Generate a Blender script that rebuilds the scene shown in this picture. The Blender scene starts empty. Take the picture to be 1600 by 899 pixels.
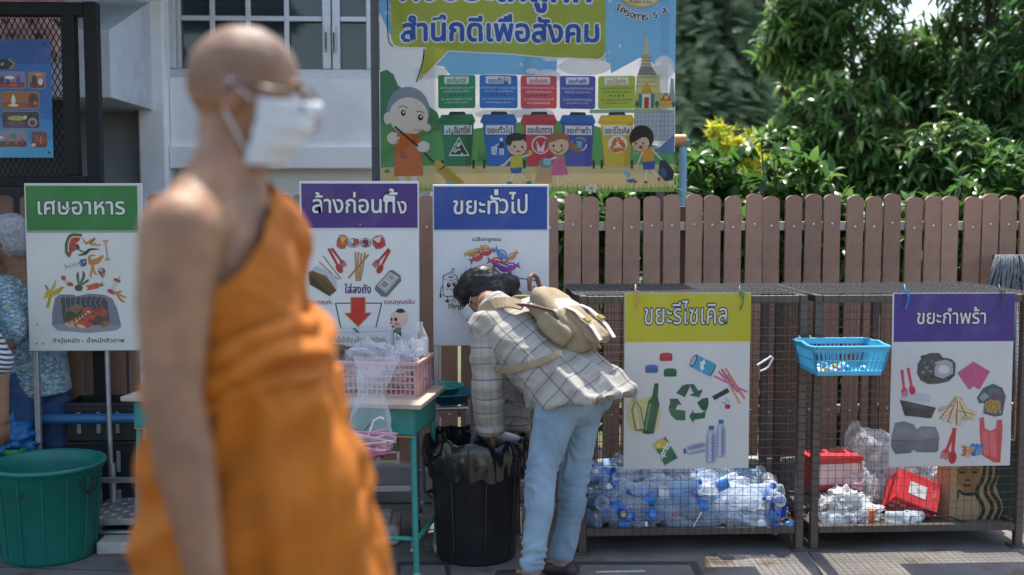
import bpy, bmesh, math, random
from mathutils import Vector, Matrix, Euler, noise
from mathutils.geometry import tessellate_polygon
R = math.radians
random.seed(7)
SC = bpy.context.scene
COL = SC.collection

# ------------------------------------------------------------------ camera
CAM_H, F_PX = 1.52, 1778.0
cam_d = bpy.data.cameras.new('camera'); cam = bpy.data.objects.new('camera', cam_d); COL.objects.link(cam)
cam.location = (0, 0, CAM_H); cam.rotation_euler = (R(90 - 4.45), 0, R(-2.9))
cam_d.lens = 40.0; cam_d.sensor_width = 36.0; cam_d.clip_start = 0.05; cam_d.clip_end = 500
cam_d.dof.use_dof = True; cam_d.dof.focus_distance = 5.15; cam_d.dof.aperture_fstop = 1.45
SC.camera = cam
CM = cam.rotation_euler.to_matrix()

# ------------------------------------------------------------------ sky, sun, exposure
SUN_EL, SUN_AZ = 66.0, 3.0          # azimuth measured from +Y towards +X (sun stands behind the fence, a little right)
w = bpy.data.worlds.new('World'); SC.world = w; w.use_nodes = True
nt = w.node_tree; nt.nodes.clear()
sky = nt.nodes.new('ShaderNodeTexSky'); sky.sky_type = 'NISHITA'; sky.sun_disc = False
sky.sun_elevation = R(SUN_EL); sky.sun_rotation = R(SUN_AZ); sky.air_density = 1.2; sky.dust_density = 2.5
bg = nt.nodes.new('ShaderNodeBackground'); bg.inputs[1].default_value = 0.15
wo = nt.nodes.new('ShaderNodeOutputWorld')
nt.links.new(sky.outputs[0], bg.inputs[0]); nt.links.new(bg.outputs[0], wo.inputs[0])
sd = bpy.data.lights.new('sun', 'SUN'); sun = bpy.data.objects.new('sun', sd); COL.objects.link(sun)
sd.energy = 3.5; sd.angle = R(0.5); sd.color = (1.0, 0.95, 0.87)
sv = Vector((math.sin(R(SUN_AZ)) * math.cos(R(SUN_EL)), math.cos(R(SUN_AZ)) * math.cos(R(SUN_EL)), math.sin(R(SUN_EL))))
sun.rotation_euler = (-sv).to_track_quat('-Z', 'Y').to_euler(); sun.location = (3, 6, 12)
SC.view_settings.view_transform = 'Standard'; SC.view_settings.look = 'None'
SC.view_settings.exposure = 1.28; SC.view_settings.gamma = 1.0
SC.render.engine = 'CYCLES'
SC.cycles.use_denoising = True
SC.cycles.transparent_max_bounces = 24; SC.cycles.max_bounces = 8
SC.cycles.sample_clamp_indirect = 6.0
SC.cycles.caustics_reflective = False; SC.cycles.caustics_refractive = False

# ------------------------------------------------------------------ pixel rays (photo pixels, 1600 x 899)
def ray(px, py):
    return CM @ Vector(((px - 800) / F_PX, -(py - 449.5) / F_PX, -1.0))
C0 = Vector((0, 0, CAM_H))
def P(px, py, Y):
    d = ray(px, py); return C0 + d * (Y / d.y)
def G(px, py, z=0.0):
    d = ray(px, py); return C0 + d * ((z - CAM_H) / d.z)
def D(px, py, dep):
    return C0 + ray(px, py) * dep
def PX(px, Y): return P(px, 449.5, Y).x
def PZ(py, Y, px=800): return P(px, py, Y).z

def lin(c):
    return c / 12.92 if c <= 0.04045 else ((c + 0.055) / 1.055) ** 2.4
def h(s):
    s = s.lstrip('#'); return tuple(lin(int(s[i:i + 2], 16) / 255) for i in (0, 2, 4))

# ------------------------------------------------------------------ materials
MATS = {}
def mat(name, col=(.5, .5, .5), rough=.6, var=.12, scale=25., bump=0., bscale=None, metal=0., alpha=1., trans=0.,
        col2=None, spec=.5, stretch=None, attr=None, coat=0., sheen=0., dirt=0., dirtcol=(.08, .06, .04), dscale=4., transl=0., bdist=.01):
    """procedural principled material: noise colour variation, optional second colour, stains, bump, translucency"""
    if name in MATS: return MATS[name]
    m = bpy.data.materials.new(name); m.use_nodes = True; MATS[name] = m
    t = m.node_tree; N = t.nodes; L = t.links
    b = N['Principled BSDF']; out = N['Material Output']
    tc = N.new('ShaderNodeTexCoord'); vec = tc.outputs['Object']
    if stretch:
        mp = N.new('ShaderNodeMapping'); mp.inputs['Scale'].default_value = stretch; L.new(vec, mp.inputs[0]); vec = mp.outputs[0]
    nz = N.new('ShaderNodeTexNoise'); nz.inputs['Scale'].default_value = scale; nz.inputs['Detail'].default_value = 5
    L.new(vec, nz.inputs['Vector'])
    if attr:
        at = N.new('ShaderNodeAttribute'); at.attribute_name = attr; c_a = at.outputs['Color']
    else:
        rg = N.new('ShaderNodeRGB'); rg.outputs[0].default_value = (*col, 1); c_a = rg.outputs[0]
    mx = N.new('ShaderNodeMix'); mx.data_type = 'RGBA'
    if col2:
        cr = N.new('ShaderNodeValToRGB'); cr.color_ramp.elements[0].position = .4; cr.color_ramp.elements[1].position = .62
        L.new(nz.outputs['Fac'], cr.inputs[0]); L.new(cr.outputs[0], mx.inputs[0])
        L.new(c_a, mx.inputs[6]); mx.inputs[7].default_value = (*col2, 1); cur = mx.outputs[2]
    else:
        mr = N.new('ShaderNodeMapRange'); mr.inputs[1].default_value = .3; mr.inputs[2].default_value = .7
        mr.inputs[3].default_value = 1 - var; mr.inputs[4].default_value = 1 + var
        L.new(nz.outputs['Fac'], mr.inputs[0])
        mx.blend_type = 'MULTIPLY'; mx.inputs[0].default_value = 1
        L.new(c_a, mx.inputs[6]); L.new(mr.outputs[0], mx.inputs[7]); cur = mx.outputs[2]
    if dirt > 0:
        n2 = N.new('ShaderNodeTexNoise'); n2.inputs['Scale'].default_value = dscale; n2.inputs['Detail'].default_value = 8; n2.inputs['Roughness'].default_value = .65
        L.new(tc.outputs['Object'], n2.inputs['Vector'])
        r2 = N.new('ShaderNodeMapRange'); r2.inputs[1].default_value = .5; r2.inputs[2].default_value = .75; r2.inputs[3].default_value = 0; r2.inputs[4].default_value = dirt
        L.new(n2.outputs['Fac'], r2.inputs[0])
        m2 = N.new('ShaderNodeMix'); m2.data_type = 'RGBA'; L.new(r2.outputs[0], m2.inputs[0]); L.new(cur, m2.inputs[6]); m2.inputs[7].default_value = (*dirtcol, 1); cur = m2.outputs[2]
    L.new(cur, b.inputs['Base Color'])
    b.inputs['Roughness'].default_value = rough; b.inputs['Metallic'].default_value = metal
    b.inputs['Specular IOR Level'].default_value = spec
    b.inputs['Coat Weight'].default_value = coat; b.inputs['Sheen Weight'].default_value = sheen
    b.inputs['Transmission Weight'].default_value = trans
    if bump > 0:
        n3 = N.new('ShaderNodeTexNoise'); n3.inputs['Scale'].default_value = bscale or scale; n3.inputs['Detail'].default_value = 6
        L.new(vec, n3.inputs['Vector'])
        bp = N.new('ShaderNodeBump'); bp.inputs['Strength'].default_value = bump; bp.inputs['Distance'].default_value = bdist
        L.new(n3.outputs['Fac'], bp.inputs['Height']); L.new(bp.outputs[0], b.inputs['Normal'])
    cur_s = b.outputs[0]
    if transl > 0:
        tl = N.new('ShaderNodeBsdfTranslucent'); L.new(cur, tl.inputs[0])
        ms = N.new('ShaderNodeMixShader'); ms.inputs[0].default_value = transl
        L.new(cur_s, ms.inputs[1]); L.new(tl.outputs[0], ms.inputs[2]); cur_s = ms.outputs[0]
    if alpha < 1:
        tr = N.new('ShaderNodeBsdfTransparent'); ms = N.new('ShaderNodeMixShader')
        lw = N.new('ShaderNodeLayerWeight'); lw.inputs[0].default_value = .35
        ml = N.new('ShaderNodeMapRange'); ml.inputs[3].default_value = alpha; ml.inputs[4].default_value = min(1, alpha + .55)
        L.new(lw.outputs['Facing'], ml.inputs[0]); L.new(ml.outputs[0], ms.inputs[0])
        L.new(tr.outputs[0], ms.inputs[1]); L.new(cur_s, ms.inputs[2]); cur_s = ms.outputs[0]
    L.new(cur_s, out.inputs[0])
    return m

# ------------------------------------------------------------------ mesh builder
def frame_of(d):
    d = d.normalized(); up = Vector((0, 0, 1)) if abs(d.z) < .95 else Vector((1, 0, 0))
    x = d.cross(up).normalized(); return x, x.cross(d).normalized()

class MB:
    def __init__(s): s.v = []; s.f = []; s.m = []; s.c = []; s.sm = []
    def add(s, vs, fs, m=0, sm=False, c=None):
        o = len(s.v); s.v += [Vector(p) for p in vs]
        for f in fs: s.f.append([i + o for i in f]); s.m.append(m); s.c.append(c); s.sm.append(sm)
        return s
    def box(s, x0, y0, z0, x1, y1, z1, m=0, c=None):
        v = [(x, y, z) for z in (z0, z1) for y in (y0, y1) for x in (x0, x1)]
        return s.add(v, [(0, 2, 3, 1), (4, 5, 7, 6), (0, 1, 5, 4), (2, 6, 7, 3), (0, 4, 6, 2), (1, 3, 7, 5)], m, c=c)
    def bbox(s, x0, y0, z0, x1, y1, z1, b=.005, m=0):
        """box with chamfered edges"""
        bm = bmesh.new(); bmesh.ops.create_cube(bm, size=1)
        for v in bm.verts: v.co = Vector(((x0 + x1) / 2 + v.co.x * (x1 - x0), (y0 + y1) / 2 + v.co.y * (y1 - y0), (z0 + z1) / 2 + v.co.z * (z1 - z0)))
        bmesh.ops.bevel(bm, geom=bm.edges[:], offset=b, segments=2, affect='EDGES', profile=.5)
        bm.verts.ensure_lookup_table(); bm.verts.index_update()
        s.add([v.co for v in bm.verts], [[v.index for v in f.verts] for f in bm.faces], m); bm.free(); return s
    def obox(s, M, sx, sy, sz, m=0, c=None):
        t = MB().box(-sx / 2, -sy / 2, -sz / 2, sx / 2, sy / 2, sz / 2); return s.add([M @ p for p in t.v], t.f, m, c=c)
    def bar(s, p, q, w, d=None, m=0, c=None):
        p, q = Vector(p), Vector(q); x, y = frame_of(q - p); d = d or w
        v = [b + x * (i * w / 2) + y * (j * d / 2) for b in (p, q) for i, j in ((-1, -1), (1, -1), (1, 1), (-1, 1))]
        return s.add(v, [(0, 1, 2, 3), (7, 6, 5, 4), (0, 4, 5, 1), (1, 5, 6, 2), (2, 6, 7, 3), (3, 7, 4, 0)], m, c=c)
    def tube(s, pts, r, n=10, m=0, sm=True, cap=True, c=None):
        pts = [Vector(p) for p in pts]; k = len(pts); rr = r if isinstance(r, (list, tuple)) else [r] * k
        vs = []; px = None
        for i, p in enumerate(pts):
            d = (pts[min(i + 1, k - 1)] - pts[max(i - 1, 0)])
            if d.length < 1e-9: d = Vector((0, 0, 1))
            d.normalize()
            if px is None: x, y = frame_of(d)
            else:
                x = px - d * px.dot(d); x = x.normalized() if x.length > 1e-6 else frame_of(d)[0]; y = x.cross(d).normalized()
            px = x
            vs += [p + (x * math.cos(a) + y * math.sin(a)) * rr[i] for a in [2 * math.pi * j / n for j in range(n)]]
        fs = [(i * n + j, i * n + (j + 1) % n, (i + 1) * n + (j + 1) % n, (i + 1) * n + j) for i in range(k - 1) for j in range(n)]
        s.add(vs, fs, m, sm, c)
        if cap: s.add(vs[:n], [list(range(n))], m, False, c); s.add(vs[-n:], [list(range(n))[::-1]], m, False, c)
        return s
    def lathe(s, prof, M=Matrix(), n=24, m=0, sm=True, cap=False, c=None):
        vs = [M @ Vector((r * math.cos(2 * math.pi * j / n), r * math.sin(2 * math.pi * j / n), z)) for r, z in prof for j in range(n)]
        k = len(prof)
        fs = [(i * n + j, i * n + (j + 1) % n, (i + 1) * n + (j + 1) % n, (i + 1) * n + j) for i in range(k - 1) for j in range(n)]
        s.add(vs, fs, m, sm, c)
        if cap: s.add(vs[:n], [list(range(n))[::-1]], m, False, c); s.add(vs[-n:], [list(range(n))], m, False, c)
        return s
    def loft(s, rings, m=0, sm=True, cap=True, c=None, closed=True):
        n = len(rings[0]); vs = [p for r_ in rings for p in r_]; k = len(rings)
        fs = [(i * n + j, i * n + (j + 1) % n, (i + 1) * n + (j + 1) % n, (i + 1) * n + j) for i in range(k - 1) for j in range(n if closed else n - 1)]
        s.add(vs, fs, m, sm, c)
        if cap: s.add(rings[0], [list(range(n))[::-1]], m, False, c); s.add(rings[-1], [list(range(n))], m, False, c)
        return s
    def grid(s, fn, nu, nv, m=0, sm=True, c=None):
        vs = [fn(i / nu, j / nv) for j in range(nv + 1) for i in range(nu + 1)]
        fs = [(j * (nu + 1) + i, j * (nu + 1) + i + 1, (j + 1) * (nu + 1) + i + 1, (j + 1) * (nu + 1) + i) for j in range(nv) for i in range(nu)]
        return s.add(vs, fs, m, sm, c)
    def ball(s, c, rx, ry=None, rz=None, M=None, n=18, k=12, m=0):
        c = Vector(c); ry = ry or rx; rz = rz or rx; M = M or Matrix.Identity(3)
        vs = [c + M @ Vector((0, 0, -rz))]
        for i in range(1, k):
            t = math.pi * i / k
            vs += [c + M @ Vector((rx * math.sin(t) * math.cos(2 * math.pi * j / n), ry * math.sin(t) * math.sin(2 * math.pi * j / n), -rz * math.cos(t))) for j in range(n)]
        vs.append(c + M @ Vector((0, 0, rz)))
        fs = [(0, 1 + (j + 1) % n, 1 + j) for j in range(n)]
        fs += [(1 + i * n + j, 1 + i * n + (j + 1) % n, 1 + (i + 1) * n + (j + 1) % n, 1 + (i + 1) * n + j) for i in range(k - 2) for j in range(n)]
        e = len(vs) - 1; fs += [(e, 1 + (k - 2) * n + j, 1 + (k - 2) * n + (j + 1) % n) for j in range(n)]
        return s.add(vs, fs, m, True)
    def limb(s, pts, rad):
        pts = [Vector(p) for p in pts]
        for i, p in enumerate(pts): s.ball(p, rad[i], n=14, k=10)
        for i in range(len(pts) - 1): s.tube([pts[i], pts[i + 1]], [rad[i], rad[i + 1]], n=14)
        return s
    def merge(s, o, M=None, m=None):
        off = len(s.v); s.v += [(M @ p if M else p.copy()) for p in o.v]
        s.f += [[i + off for i in f] for f in o.f]; s.m += o.m if m is None else [m] * len(o.f); s.c += o.c; s.sm += o.sm; return s
    def mesh(s, name, off=Vector()):
        me = bpy.data.meshes.new(name); me.from_pydata([p - off for p in s.v], [], s.f); 
        me.polygons.foreach_set('material_index', s.m); me.polygons.foreach_set('use_smooth', s.sm)
        if any(c is not None for c in s.c):
            a = me.color_attributes.new('Col', 'FLOAT_COLOR', 'CORNER'); buf = []
            for f, c in zip(s.f, s.c): buf += [*(c or (.8, .8, .8)), 1.0] * len(f)
            a.data.foreach_set('color', buf)
        me.update(); return me
    def build(s, name, mats, parent=None, loc=None):
        """link as one mesh object; coordinates given in world space"""
        if parent is not None: off = WL[parent.name]
        elif loc is not None: off = Vector(loc)
        else:
            xs = [p.x for p in s.v]; ys = [p.y for p in s.v]; zs = [p.z for p in s.v]
            off = Vector(((min(xs) + max(xs)) / 2, (min(ys) + max(ys)) / 2, min(zs)))
        o = bpy.data.objects.new(name, s.mesh(name, off)); COL.objects.link(o)
        for q in (mats if isinstance(mats, (list, tuple)) else [mats]): o.data.materials.append(q)
        if parent is not None: o.parent = parent; WL[o.name] = off.copy()
        else: o.location = off; WL[o.name] = off.copy()
        return o
WL = {}
def tag(o, label=None, cat=None, group=None, kind=None):
    if label: o['label'] = label
    if cat: o['category'] = cat
    if group: o['group'] = group
    if kind: o['kind'] = kind
    return o
def thing(name, label, cat, loc, group=None):
    o = bpy.data.objects.new(name, None); COL.objects.link(o); o.location = loc; o.empty_display_size = .1
    WL[o.name] = Vector(loc); return tag(o, label, cat, group)
def from_mesh(name, me, mats, parent=None):
    """a ready mesh in world coordinates becomes a (child) object"""
    if parent is not None: off = WL[parent.name]
    else: off = Vector()
    me.transform(Matrix.Translation(-off))
    o = bpy.data.objects.new(name, me); COL.objects.link(o)
    me.materials.clear()
    for q in (mats if isinstance(mats, (list, tuple)) else [mats]): me.materials.append(q)
    if parent is not None: o.parent = parent
    WL[o.name] = off.copy(); return o
def copy_thing(o, M=None, label=None, group=None):
    c = o.copy(); COL.objects.link(c); WL[c.name] = c.location.copy()
    if M is not None: c.matrix_world = M
    if label: c['label'] = label
    if group: c['group'] = group
    for ch in list(o.children):
        d = ch.copy(); COL.objects.link(d); d.parent = c
    return c

def evaluated(mb, mods, name='tmp'):
    """run modifiers on the builder's mesh and give back a plain mesh"""
    me = mb if isinstance(mb, bpy.types.Mesh) else mb.mesh(name)
    o = bpy.data.objects.new('tmp', me); COL.objects.link(o)
    for typ, kw in mods:
        md = o.modifiers.new(typ, typ)
        for k, v in kw.items(): setattr(md, k, v)
    bpy.context.view_layer.update()
    r = bpy.data.meshes.new_from_object(o.evaluated_get(bpy.context.evaluated_depsgraph_get()))
    bpy.data.objects.remove(o); r.name = name
    return r
def fused(mb, voxel, smooth=6, name='body'):
    me = evaluated(mb, [('REMESH', dict(mode='VOXEL', voxel_size=voxel)), ('SMOOTH', dict(factor=.5, iterations=smooth))], name)
    me.polygons.foreach_set('use_smooth', [True] * len(me.polygons)); return me
def displace(me, fn):
    ns = [v.normal.copy() for v in me.vertices]
    for v, n_ in zip(me.vertices, ns):
        d = fn(v.co); v.co = v.co + (n_ * d if isinstance(d, float) else d)
    me.update()
def nz(p, s, seed=0.): return noise.noise(Vector((p[0] * s + seed, p[1] * s + seed * 1.7, p[2] * s - seed)))
def fbm(p, s, o=4): return noise.fractal(Vector((p[0] * s, p[1] * s, p[2] * s)), .9, 2.1, o)

# ------------------------------------------------------------------ flat printed artwork: polygons in layers on one sheet
TXT = {}
def text_tris(s, off):
    key = (s, round(off, 4))
    if key in TXT: return TXT[key]
    c = bpy.data.curves.new('t', 'FONT'); c.body = s; c.offset = off; c.resolution_u = 3; c.fill_mode = 'FRONT'
    o = bpy.data.objects.new('t', c); COL.objects.link(o); bpy.context.view_layer.update()
    me = o.evaluated_get(bpy.context.evaluated_depsgraph_get()).to_mesh()
    r = ([(v.co.x, v.co.y) for v in me.vertices], [list(p.vertices) for p in me.polygons])
    o.evaluated_get(bpy.context.evaluated_depsgraph_get()).to_mesh_clear()
    bpy.data.objects.remove(o); bpy.data.curves.remove(c); TXT[key] = r
    return r
class Art:
    """points given in enlarged-photo coordinates (ox, oy, k) are turned into metres on the sheet; layer = height above it"""
    EPS = .00035
    def __init__(s, ox, oy, k, cx, cy, Y, jit=0):
        s.ox, s.oy, s.k, s.cx, s.cy = ox, oy, k, cx, cy
        s.center = P(cx, cy, Y)
        s.su = (P(cx + 60, cy, Y).x - P(cx - 60, cy, Y).x) / 120; s.sv = (P(cx, cy - 60, Y).z - P(cx, cy + 60, Y).z) / 120
        s.mb = MB()
    def uv(s, x, y):
        return ((s.ox + x / s.k - s.cx) * s.su, -(s.oy + y / s.k - s.cy) * s.sv)
    def _tri(s, pts, tris, col, z):
        s.n = getattr(s, 'n', 0) + 1; dz = (s.n % 200) * 1.6e-6      # no two shapes of a layer share a plane
        s.mb.add([(u, -z * s.EPS - dz, v) for u, v in pts], tris, 0, False, tuple(q * .78 for q in (h(col) if isinstance(col, str) else col)))
    def poly(s, pts, col, z=1):
        q = [s.uv(*p) for p in pts]
        t = tessellate_polygon([[Vector((u, v, 0)) for u, v in q]])
        s._tri(q, [tuple(i) for i in t], col, z); return s
    def rect(s, x0, y0, x1, y1, col, z=1): return s.poly([(x0, y0), (x1, y0), (x1, y1), (x0, y1)], col, z)
    def rrect(s, x0, y0, x1, y1, r, col, z=1):
        p = []
        for cx, cy, a in ((x1 - r, y0 + r, -90), (x1 - r, y1 - r, 0), (x0 + r, y1 - r, 90), (x0 + r, y0 + r, 180)):
            p += [(cx + r * math.cos(R(a + t)), cy + r * math.sin(R(a + t))) for t in (0, 30, 60, 90)]
        return s.poly(p, col, z)
    def ell(s, cx, cy, rx, ry, col, z=1, rot=0, a0=0, a1=360, n=22):
        p = []
        for i in range(n + (a1 - a0 < 360)):
            a = R(a0 + (a1 - a0) * i / n); x, y = rx * math.cos(a), ry * math.sin(a)
            p.append((cx + x * math.cos(R(rot)) - y * math.sin(R(rot)), cy + x * math.sin(R(rot)) + y * math.cos(R(rot))))
        return s.poly(p, col, z)
    def line(s, pts, w, col, z=1, close=False):
        if close: pts = list(pts) + [pts[0]]
        for (x0, y0), (x1, y1) in zip(pts, pts[1:]):
            l = math.hypot(x1 - x0, y1 - y0) or 1; nx, ny = -(y1 - y0) / l * w / 2, (x1 - x0) / l * w / 2
            ex, ey = (x1 - x0) / l * w * .3, (y1 - y0) / l * w * .3
            s.poly([(x0 + nx - ex, y0 + ny - ey), (x1 + nx + ex, y1 + ny + ey), (x1 - nx + ex, y1 - ny + ey), (x0 - nx - ex, y0 - ny - ey)], col, z)
        return s
    def curve(s, pts, w, col, z=1, taper=False):
        """smooth ribbon through points"""
        q = []
        P_ = [pts[0]] + list(pts) + [pts[-1]]
        for i in range(1, len(P_) - 2):
            for t in [j / 6 for j in range(6)]:
                q.append(tuple(.5 * ((2 * P_[i][d]) + (-P_[i - 1][d] + P_[i + 1][d]) * t + (2 * P_[i - 1][d] - 5 * P_[i][d] + 4 * P_[i + 1][d] - P_[i + 2][d]) * t * t + (-P_[i - 1][d] + 3 * P_[i][d] - 3 * P_[i + 1][d] + P_[i + 2][d]) * t ** 3) for d in (0, 1)))
        q.append(pts[-1]); a, b = [], []
        for i, (x, y) in enumerate(q):
            x0, y0 = q[max(i - 1, 0)]; x1, y1 = q[min(i + 1, len(q) - 1)]; l = math.hypot(x1 - x0, y1 - y0) or 1
            ww = w / 2 * (math.sin(math.pi * (.08 + .92 * i / (len(q) - 1))) if taper else 1)
            a.append((x - (y1 - y0) / l * ww, y + (x1 - x0) / l * ww)); b.append((x + (y1 - y0) / l * ww, y - (x1 - x0) / l * ww))
        for i in range(len(q) - 1): s.poly([a[i], a[i + 1], b[i + 1], b[i]], col, z)
        return s
    def text(s, t, x0, y0, x1, y1, col, z=3, bold=.012, edge=None, ew=.05, rot=0):
        """fit text t into the box x0..x1, y0..y1 (y1 None: keep the letters' own proportions, y0 = top)"""
        v, f = text_tris(t, 0.0)
        xs = [p[0] for p in v]; ys = [p[1] for p in v]; a, b, c, d = min(xs), max(xs), min(ys), max(ys)
        kx = (x1 - x0) / (b - a); ky = kx if y1 is None else (y1 - y0) / (d - c)
        cr, sr = math.cos(R(rot)), math.sin(R(rot)); mx, my = (x0 + x1) / 2, (y0 + (d - c) * ky / 2)
        def put(vv, ou=0., ov=0.):
            o = []
            for p in vv:
                X = x0 + (p[0] - a + ou) * kx - mx; Y_ = y0 + (d - p[1] + ov) * ky - my
                o.append(s.uv(mx + X * cr - Y_ * sr, my + X * sr + Y_ * cr))
            return o
        if edge:
            r_ = (bold + ew) * .95
            for i in range(12): s._tri(put(v, r_ * math.cos(i * math.pi / 6), r_ * math.sin(i * math.pi / 6)), f, edge, z + i * .07)
            z += 1
        if bold > .005 and (x1 - x0) / len(t) > 7:
            for i in range(6): s._tri(put(v, bold * math.cos(i * math.pi / 3), bold * math.sin(i * math.pi / 3)), f, col, z + i * .1)
            z += .7
        s._tri(put(v), f, col, z); return s
    def build(s, name, m, parent, nu=0, nv=0, disp=None, loc_off=Vector()):
        me = s.mb.mesh(name)
        if nu or disp:
            bm = bmesh.new(); bm.from_mesh(me)
            us = [v.co.x for v in bm.verts]; vs = [v.co.z for v in bm.verts]
            for lo, hi, n_, ax in ((min(us), max(us), nu, Vector((1, 0, 0))), (min(vs), max(vs), nv, Vector((0, 0, 1)))):
                for i in range(1, n_):
                    bmesh.ops.bisect_plane(bm, geom=bm.verts[:] + bm.edges[:] + bm.faces[:], plane_co=ax * (lo + (hi - lo) * i / n_), plane_no=ax)
            for v in bm.verts: v.co.y += disp(v.co.x, v.co.z)
            bm.to_mesh(me); bm.free()
        me.transform(Matrix.Translation(loc_off))
        o = bpy.data.objects.new(name, me); COL.objects.link(o); o.data.materials.append(m)
        if parent: o.parent = parent
        return o
# ================================================================== SETTING
Y_CAGE, Y_FENCE, Y_WALL = 4.76, 5.64, 6.9

def ground_material():
    m = mat('concrete_ground', (.165, .15, .135), .78, .28, 3.5, .25, 60, dirt=.55, dirtcol=(.10, .065, .035), dscale=1.6)
    t = m.node_tree; N, L = t.nodes, t.links; b = N['Principled BSDF']
    src = b.inputs['Base Color'].links[0].from_socket
    tc = N.new('ShaderNodeTexCoord'); br = N.new('ShaderNodeTexBrick')
    br.offset = 0; br.inputs['Scale'].default_value = 1; br.inputs['Brick Width'].default_value = 1.15; br.inputs['Row Height'].default_value = .95
    br.inputs['Mortar Size'].default_value = .006; br.inputs['Color1'].default_value = (1, 1, 1, 1); br.inputs['Color2'].default_value = (.86, .86, .86, 1); br.inputs['Mortar'].default_value = (.35, .33, .3, 1)
    mp = N.new('ShaderNodeMapping'); mp.inputs['Rotation'].default_value = (0, 0, R(8)); mp.inputs['Location'].default_value = (.3, .35, 0)
    L.new(tc.outputs['Object'], mp.inputs[0]); L.new(mp.outputs[0], br.inputs['Vector'])
    mx = N.new('ShaderNodeMix'); mx.data_type = 'RGBA'; mx.blend_type = 'MULTIPLY'; mx.inputs[0].default_value = 1
    L.new(src, mx.inputs[6]); L.new(br.outputs['Color'], mx.inputs[7])
    # wet, shiny brown run-off patches
    n = N.new('ShaderNodeTexNoise'); n.inputs['Scale'].default_value = 2.2; n.inputs['Detail'].default_value = 7; n.inputs['Roughness'].default_value = .6
    L.new(tc.outputs['Object'], n.inputs['Vector'])
    r = N.new('ShaderNodeMapRange'); r.inputs[1].default_value = .54; r.inputs[2].default_value = .60; L.new(n.outputs['Fac'], r.inputs[0])
    m2 = N.new('ShaderNodeMix'); m2.data_type = 'RGBA'; m2.inputs[7].default_value = (.11, .075, .035, 1)
    mm = N.new('ShaderNodeMath'); mm.operation = 'MULTIPLY'; mm.inputs[1].default_value = .7; L.new(r.outputs[0], mm.inputs[0])
    L.new(mm.outputs[0], m2.inputs[0]); L.new(mx.outputs[2], m2.inputs[6]); L.new(m2.outputs[2], b.inputs['Base Color'])
    r3 = N.new('ShaderNodeMapRange'); r3.inputs[3].default_value = .8; r3.inputs[4].default_value = .35; L.new(r.outputs[0], r3.inputs[0]); L.new(r3.outputs[0], b.inputs['Roughness'])
    return m
g = MB().grid(lambda u, v: (-80 + 160 * u, -20 + 140 * v, 0), 8, 8, sm=False).build('ground', ground_material(), loc=(0, 0, 0)); tag(g, kind='structure')
g = MB().grid(lambda u, v: (-1.0 + 30 * u, 5.95 + 40 * v, .05 + .03 * noise.noise(Vector((u * 40, v * 40, 0)))), 60, 60).build('garden_soil', mat('soil', (.09, .07, .04), .95, .4, 6, .6, 30, col2=(.05, .09, .025)), loc=(0, 0, 0)); tag(g, kind='structure')
g = MB().bbox(-6, 5.60, 0, 9, 5.92, .20, .012).build('kerb', mat('kerb_concrete', (.28, .27, .25), .85, .2, 8, .3, 60, dirt=.5), loc=(0, 5.7, 0)); tag(g, kind='structure')

# ------------------------------------------------------------------ white building on the left
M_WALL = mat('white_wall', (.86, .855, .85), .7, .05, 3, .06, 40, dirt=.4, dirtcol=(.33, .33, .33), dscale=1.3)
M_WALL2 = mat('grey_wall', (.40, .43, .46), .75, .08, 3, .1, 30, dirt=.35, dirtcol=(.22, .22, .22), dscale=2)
M_ALU = mat('aluminium_frame', (.55, .56, .57), .4, .06, 30, metal=.35)
M_GLASS = mat('dark_window_glass', (.035, .05, .055), .06, .2, 1.2, spec=.6)
zs, zl1, zl2, zt = PZ(124, Y_WALL), PZ(233, Y_WALL), PZ(264, Y_WALL), 3.45
xl, xr = PX(224, Y_WALL), PX(672, Y_WALL); wl = PX(272, Y_WALL)
bld = thing('white_building', 'white painted building with aluminium sliding window behind the fence', 'building', (xl, Y_WALL, 0))
for bx_ in ((wl, Y_WALL, zl1, xr, Y_WALL + .35, zs), (wl, Y_WALL, zt, xr, Y_WALL + .35, 13.0), (wl, Y_WALL + .12, 0, xr, Y_WALL + .35, zl2)): MB().box(*bx_).build('wall', M_WALL, bld)  # unseen height above the window, made tall to shade the left foreground
MB().bbox(wl - .002, Y_WALL - .035, zl2, xr, Y_WALL + .2, zl1 + .012, .006).build('ledge', M_WALL, bld)
MB().bbox(PX(222, Y_WALL - .1), Y_WALL - .1, 0, wl - .004, Y_WALL + .35, 13.0, .012).build('pillar', M_WALL, bld)
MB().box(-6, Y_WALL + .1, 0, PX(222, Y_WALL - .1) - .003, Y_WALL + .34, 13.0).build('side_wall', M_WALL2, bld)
MB().box(xr + .002, Y_WALL, 0, xr + .12, Y_WALL + 3, 13.0).build('end_wall', M_WALL, bld); MB().box(-6, Y_WALL + .36, 13.002, xr + .12, Y_WALL + 3, 13.15).build('roof', M_WALL, bld)
win = MB(); wy0, wy1 = Y_WALL + .03, Y_WALL + .09
def wbar(x0, x1, z0, z1, y0=wy0, y1=wy1): win.bbox(x0, y0, z0, x1, y1, z1, .004)
def X(px): return PX(px, Y_WALL + .05)
wbar(X(273), X(640), zs + .001, zs + .055); wbar(X(273), X(284), zs + .057, zt)
wbar(X(284) + .003, X(291), zs + .057, zt, wy0 + .02, wy1)
for a, b in ((509, 522), (523.5, 536), (640, 652)): wbar(X(a), X(b), zs + .057, zt, wy0 + (.0 if a < 523 else .015), wy1 - .004)
zm = PZ(30, Y_WALL)
for k in range(4):
    z = zm + k * .33
    for a, b in ((291, 509), (536, 640)): win.bbox(X(a) + .002, wy0 + .022, z - .015, X(b) - .002, wy1 - .02, z + .015, .003)
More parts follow.
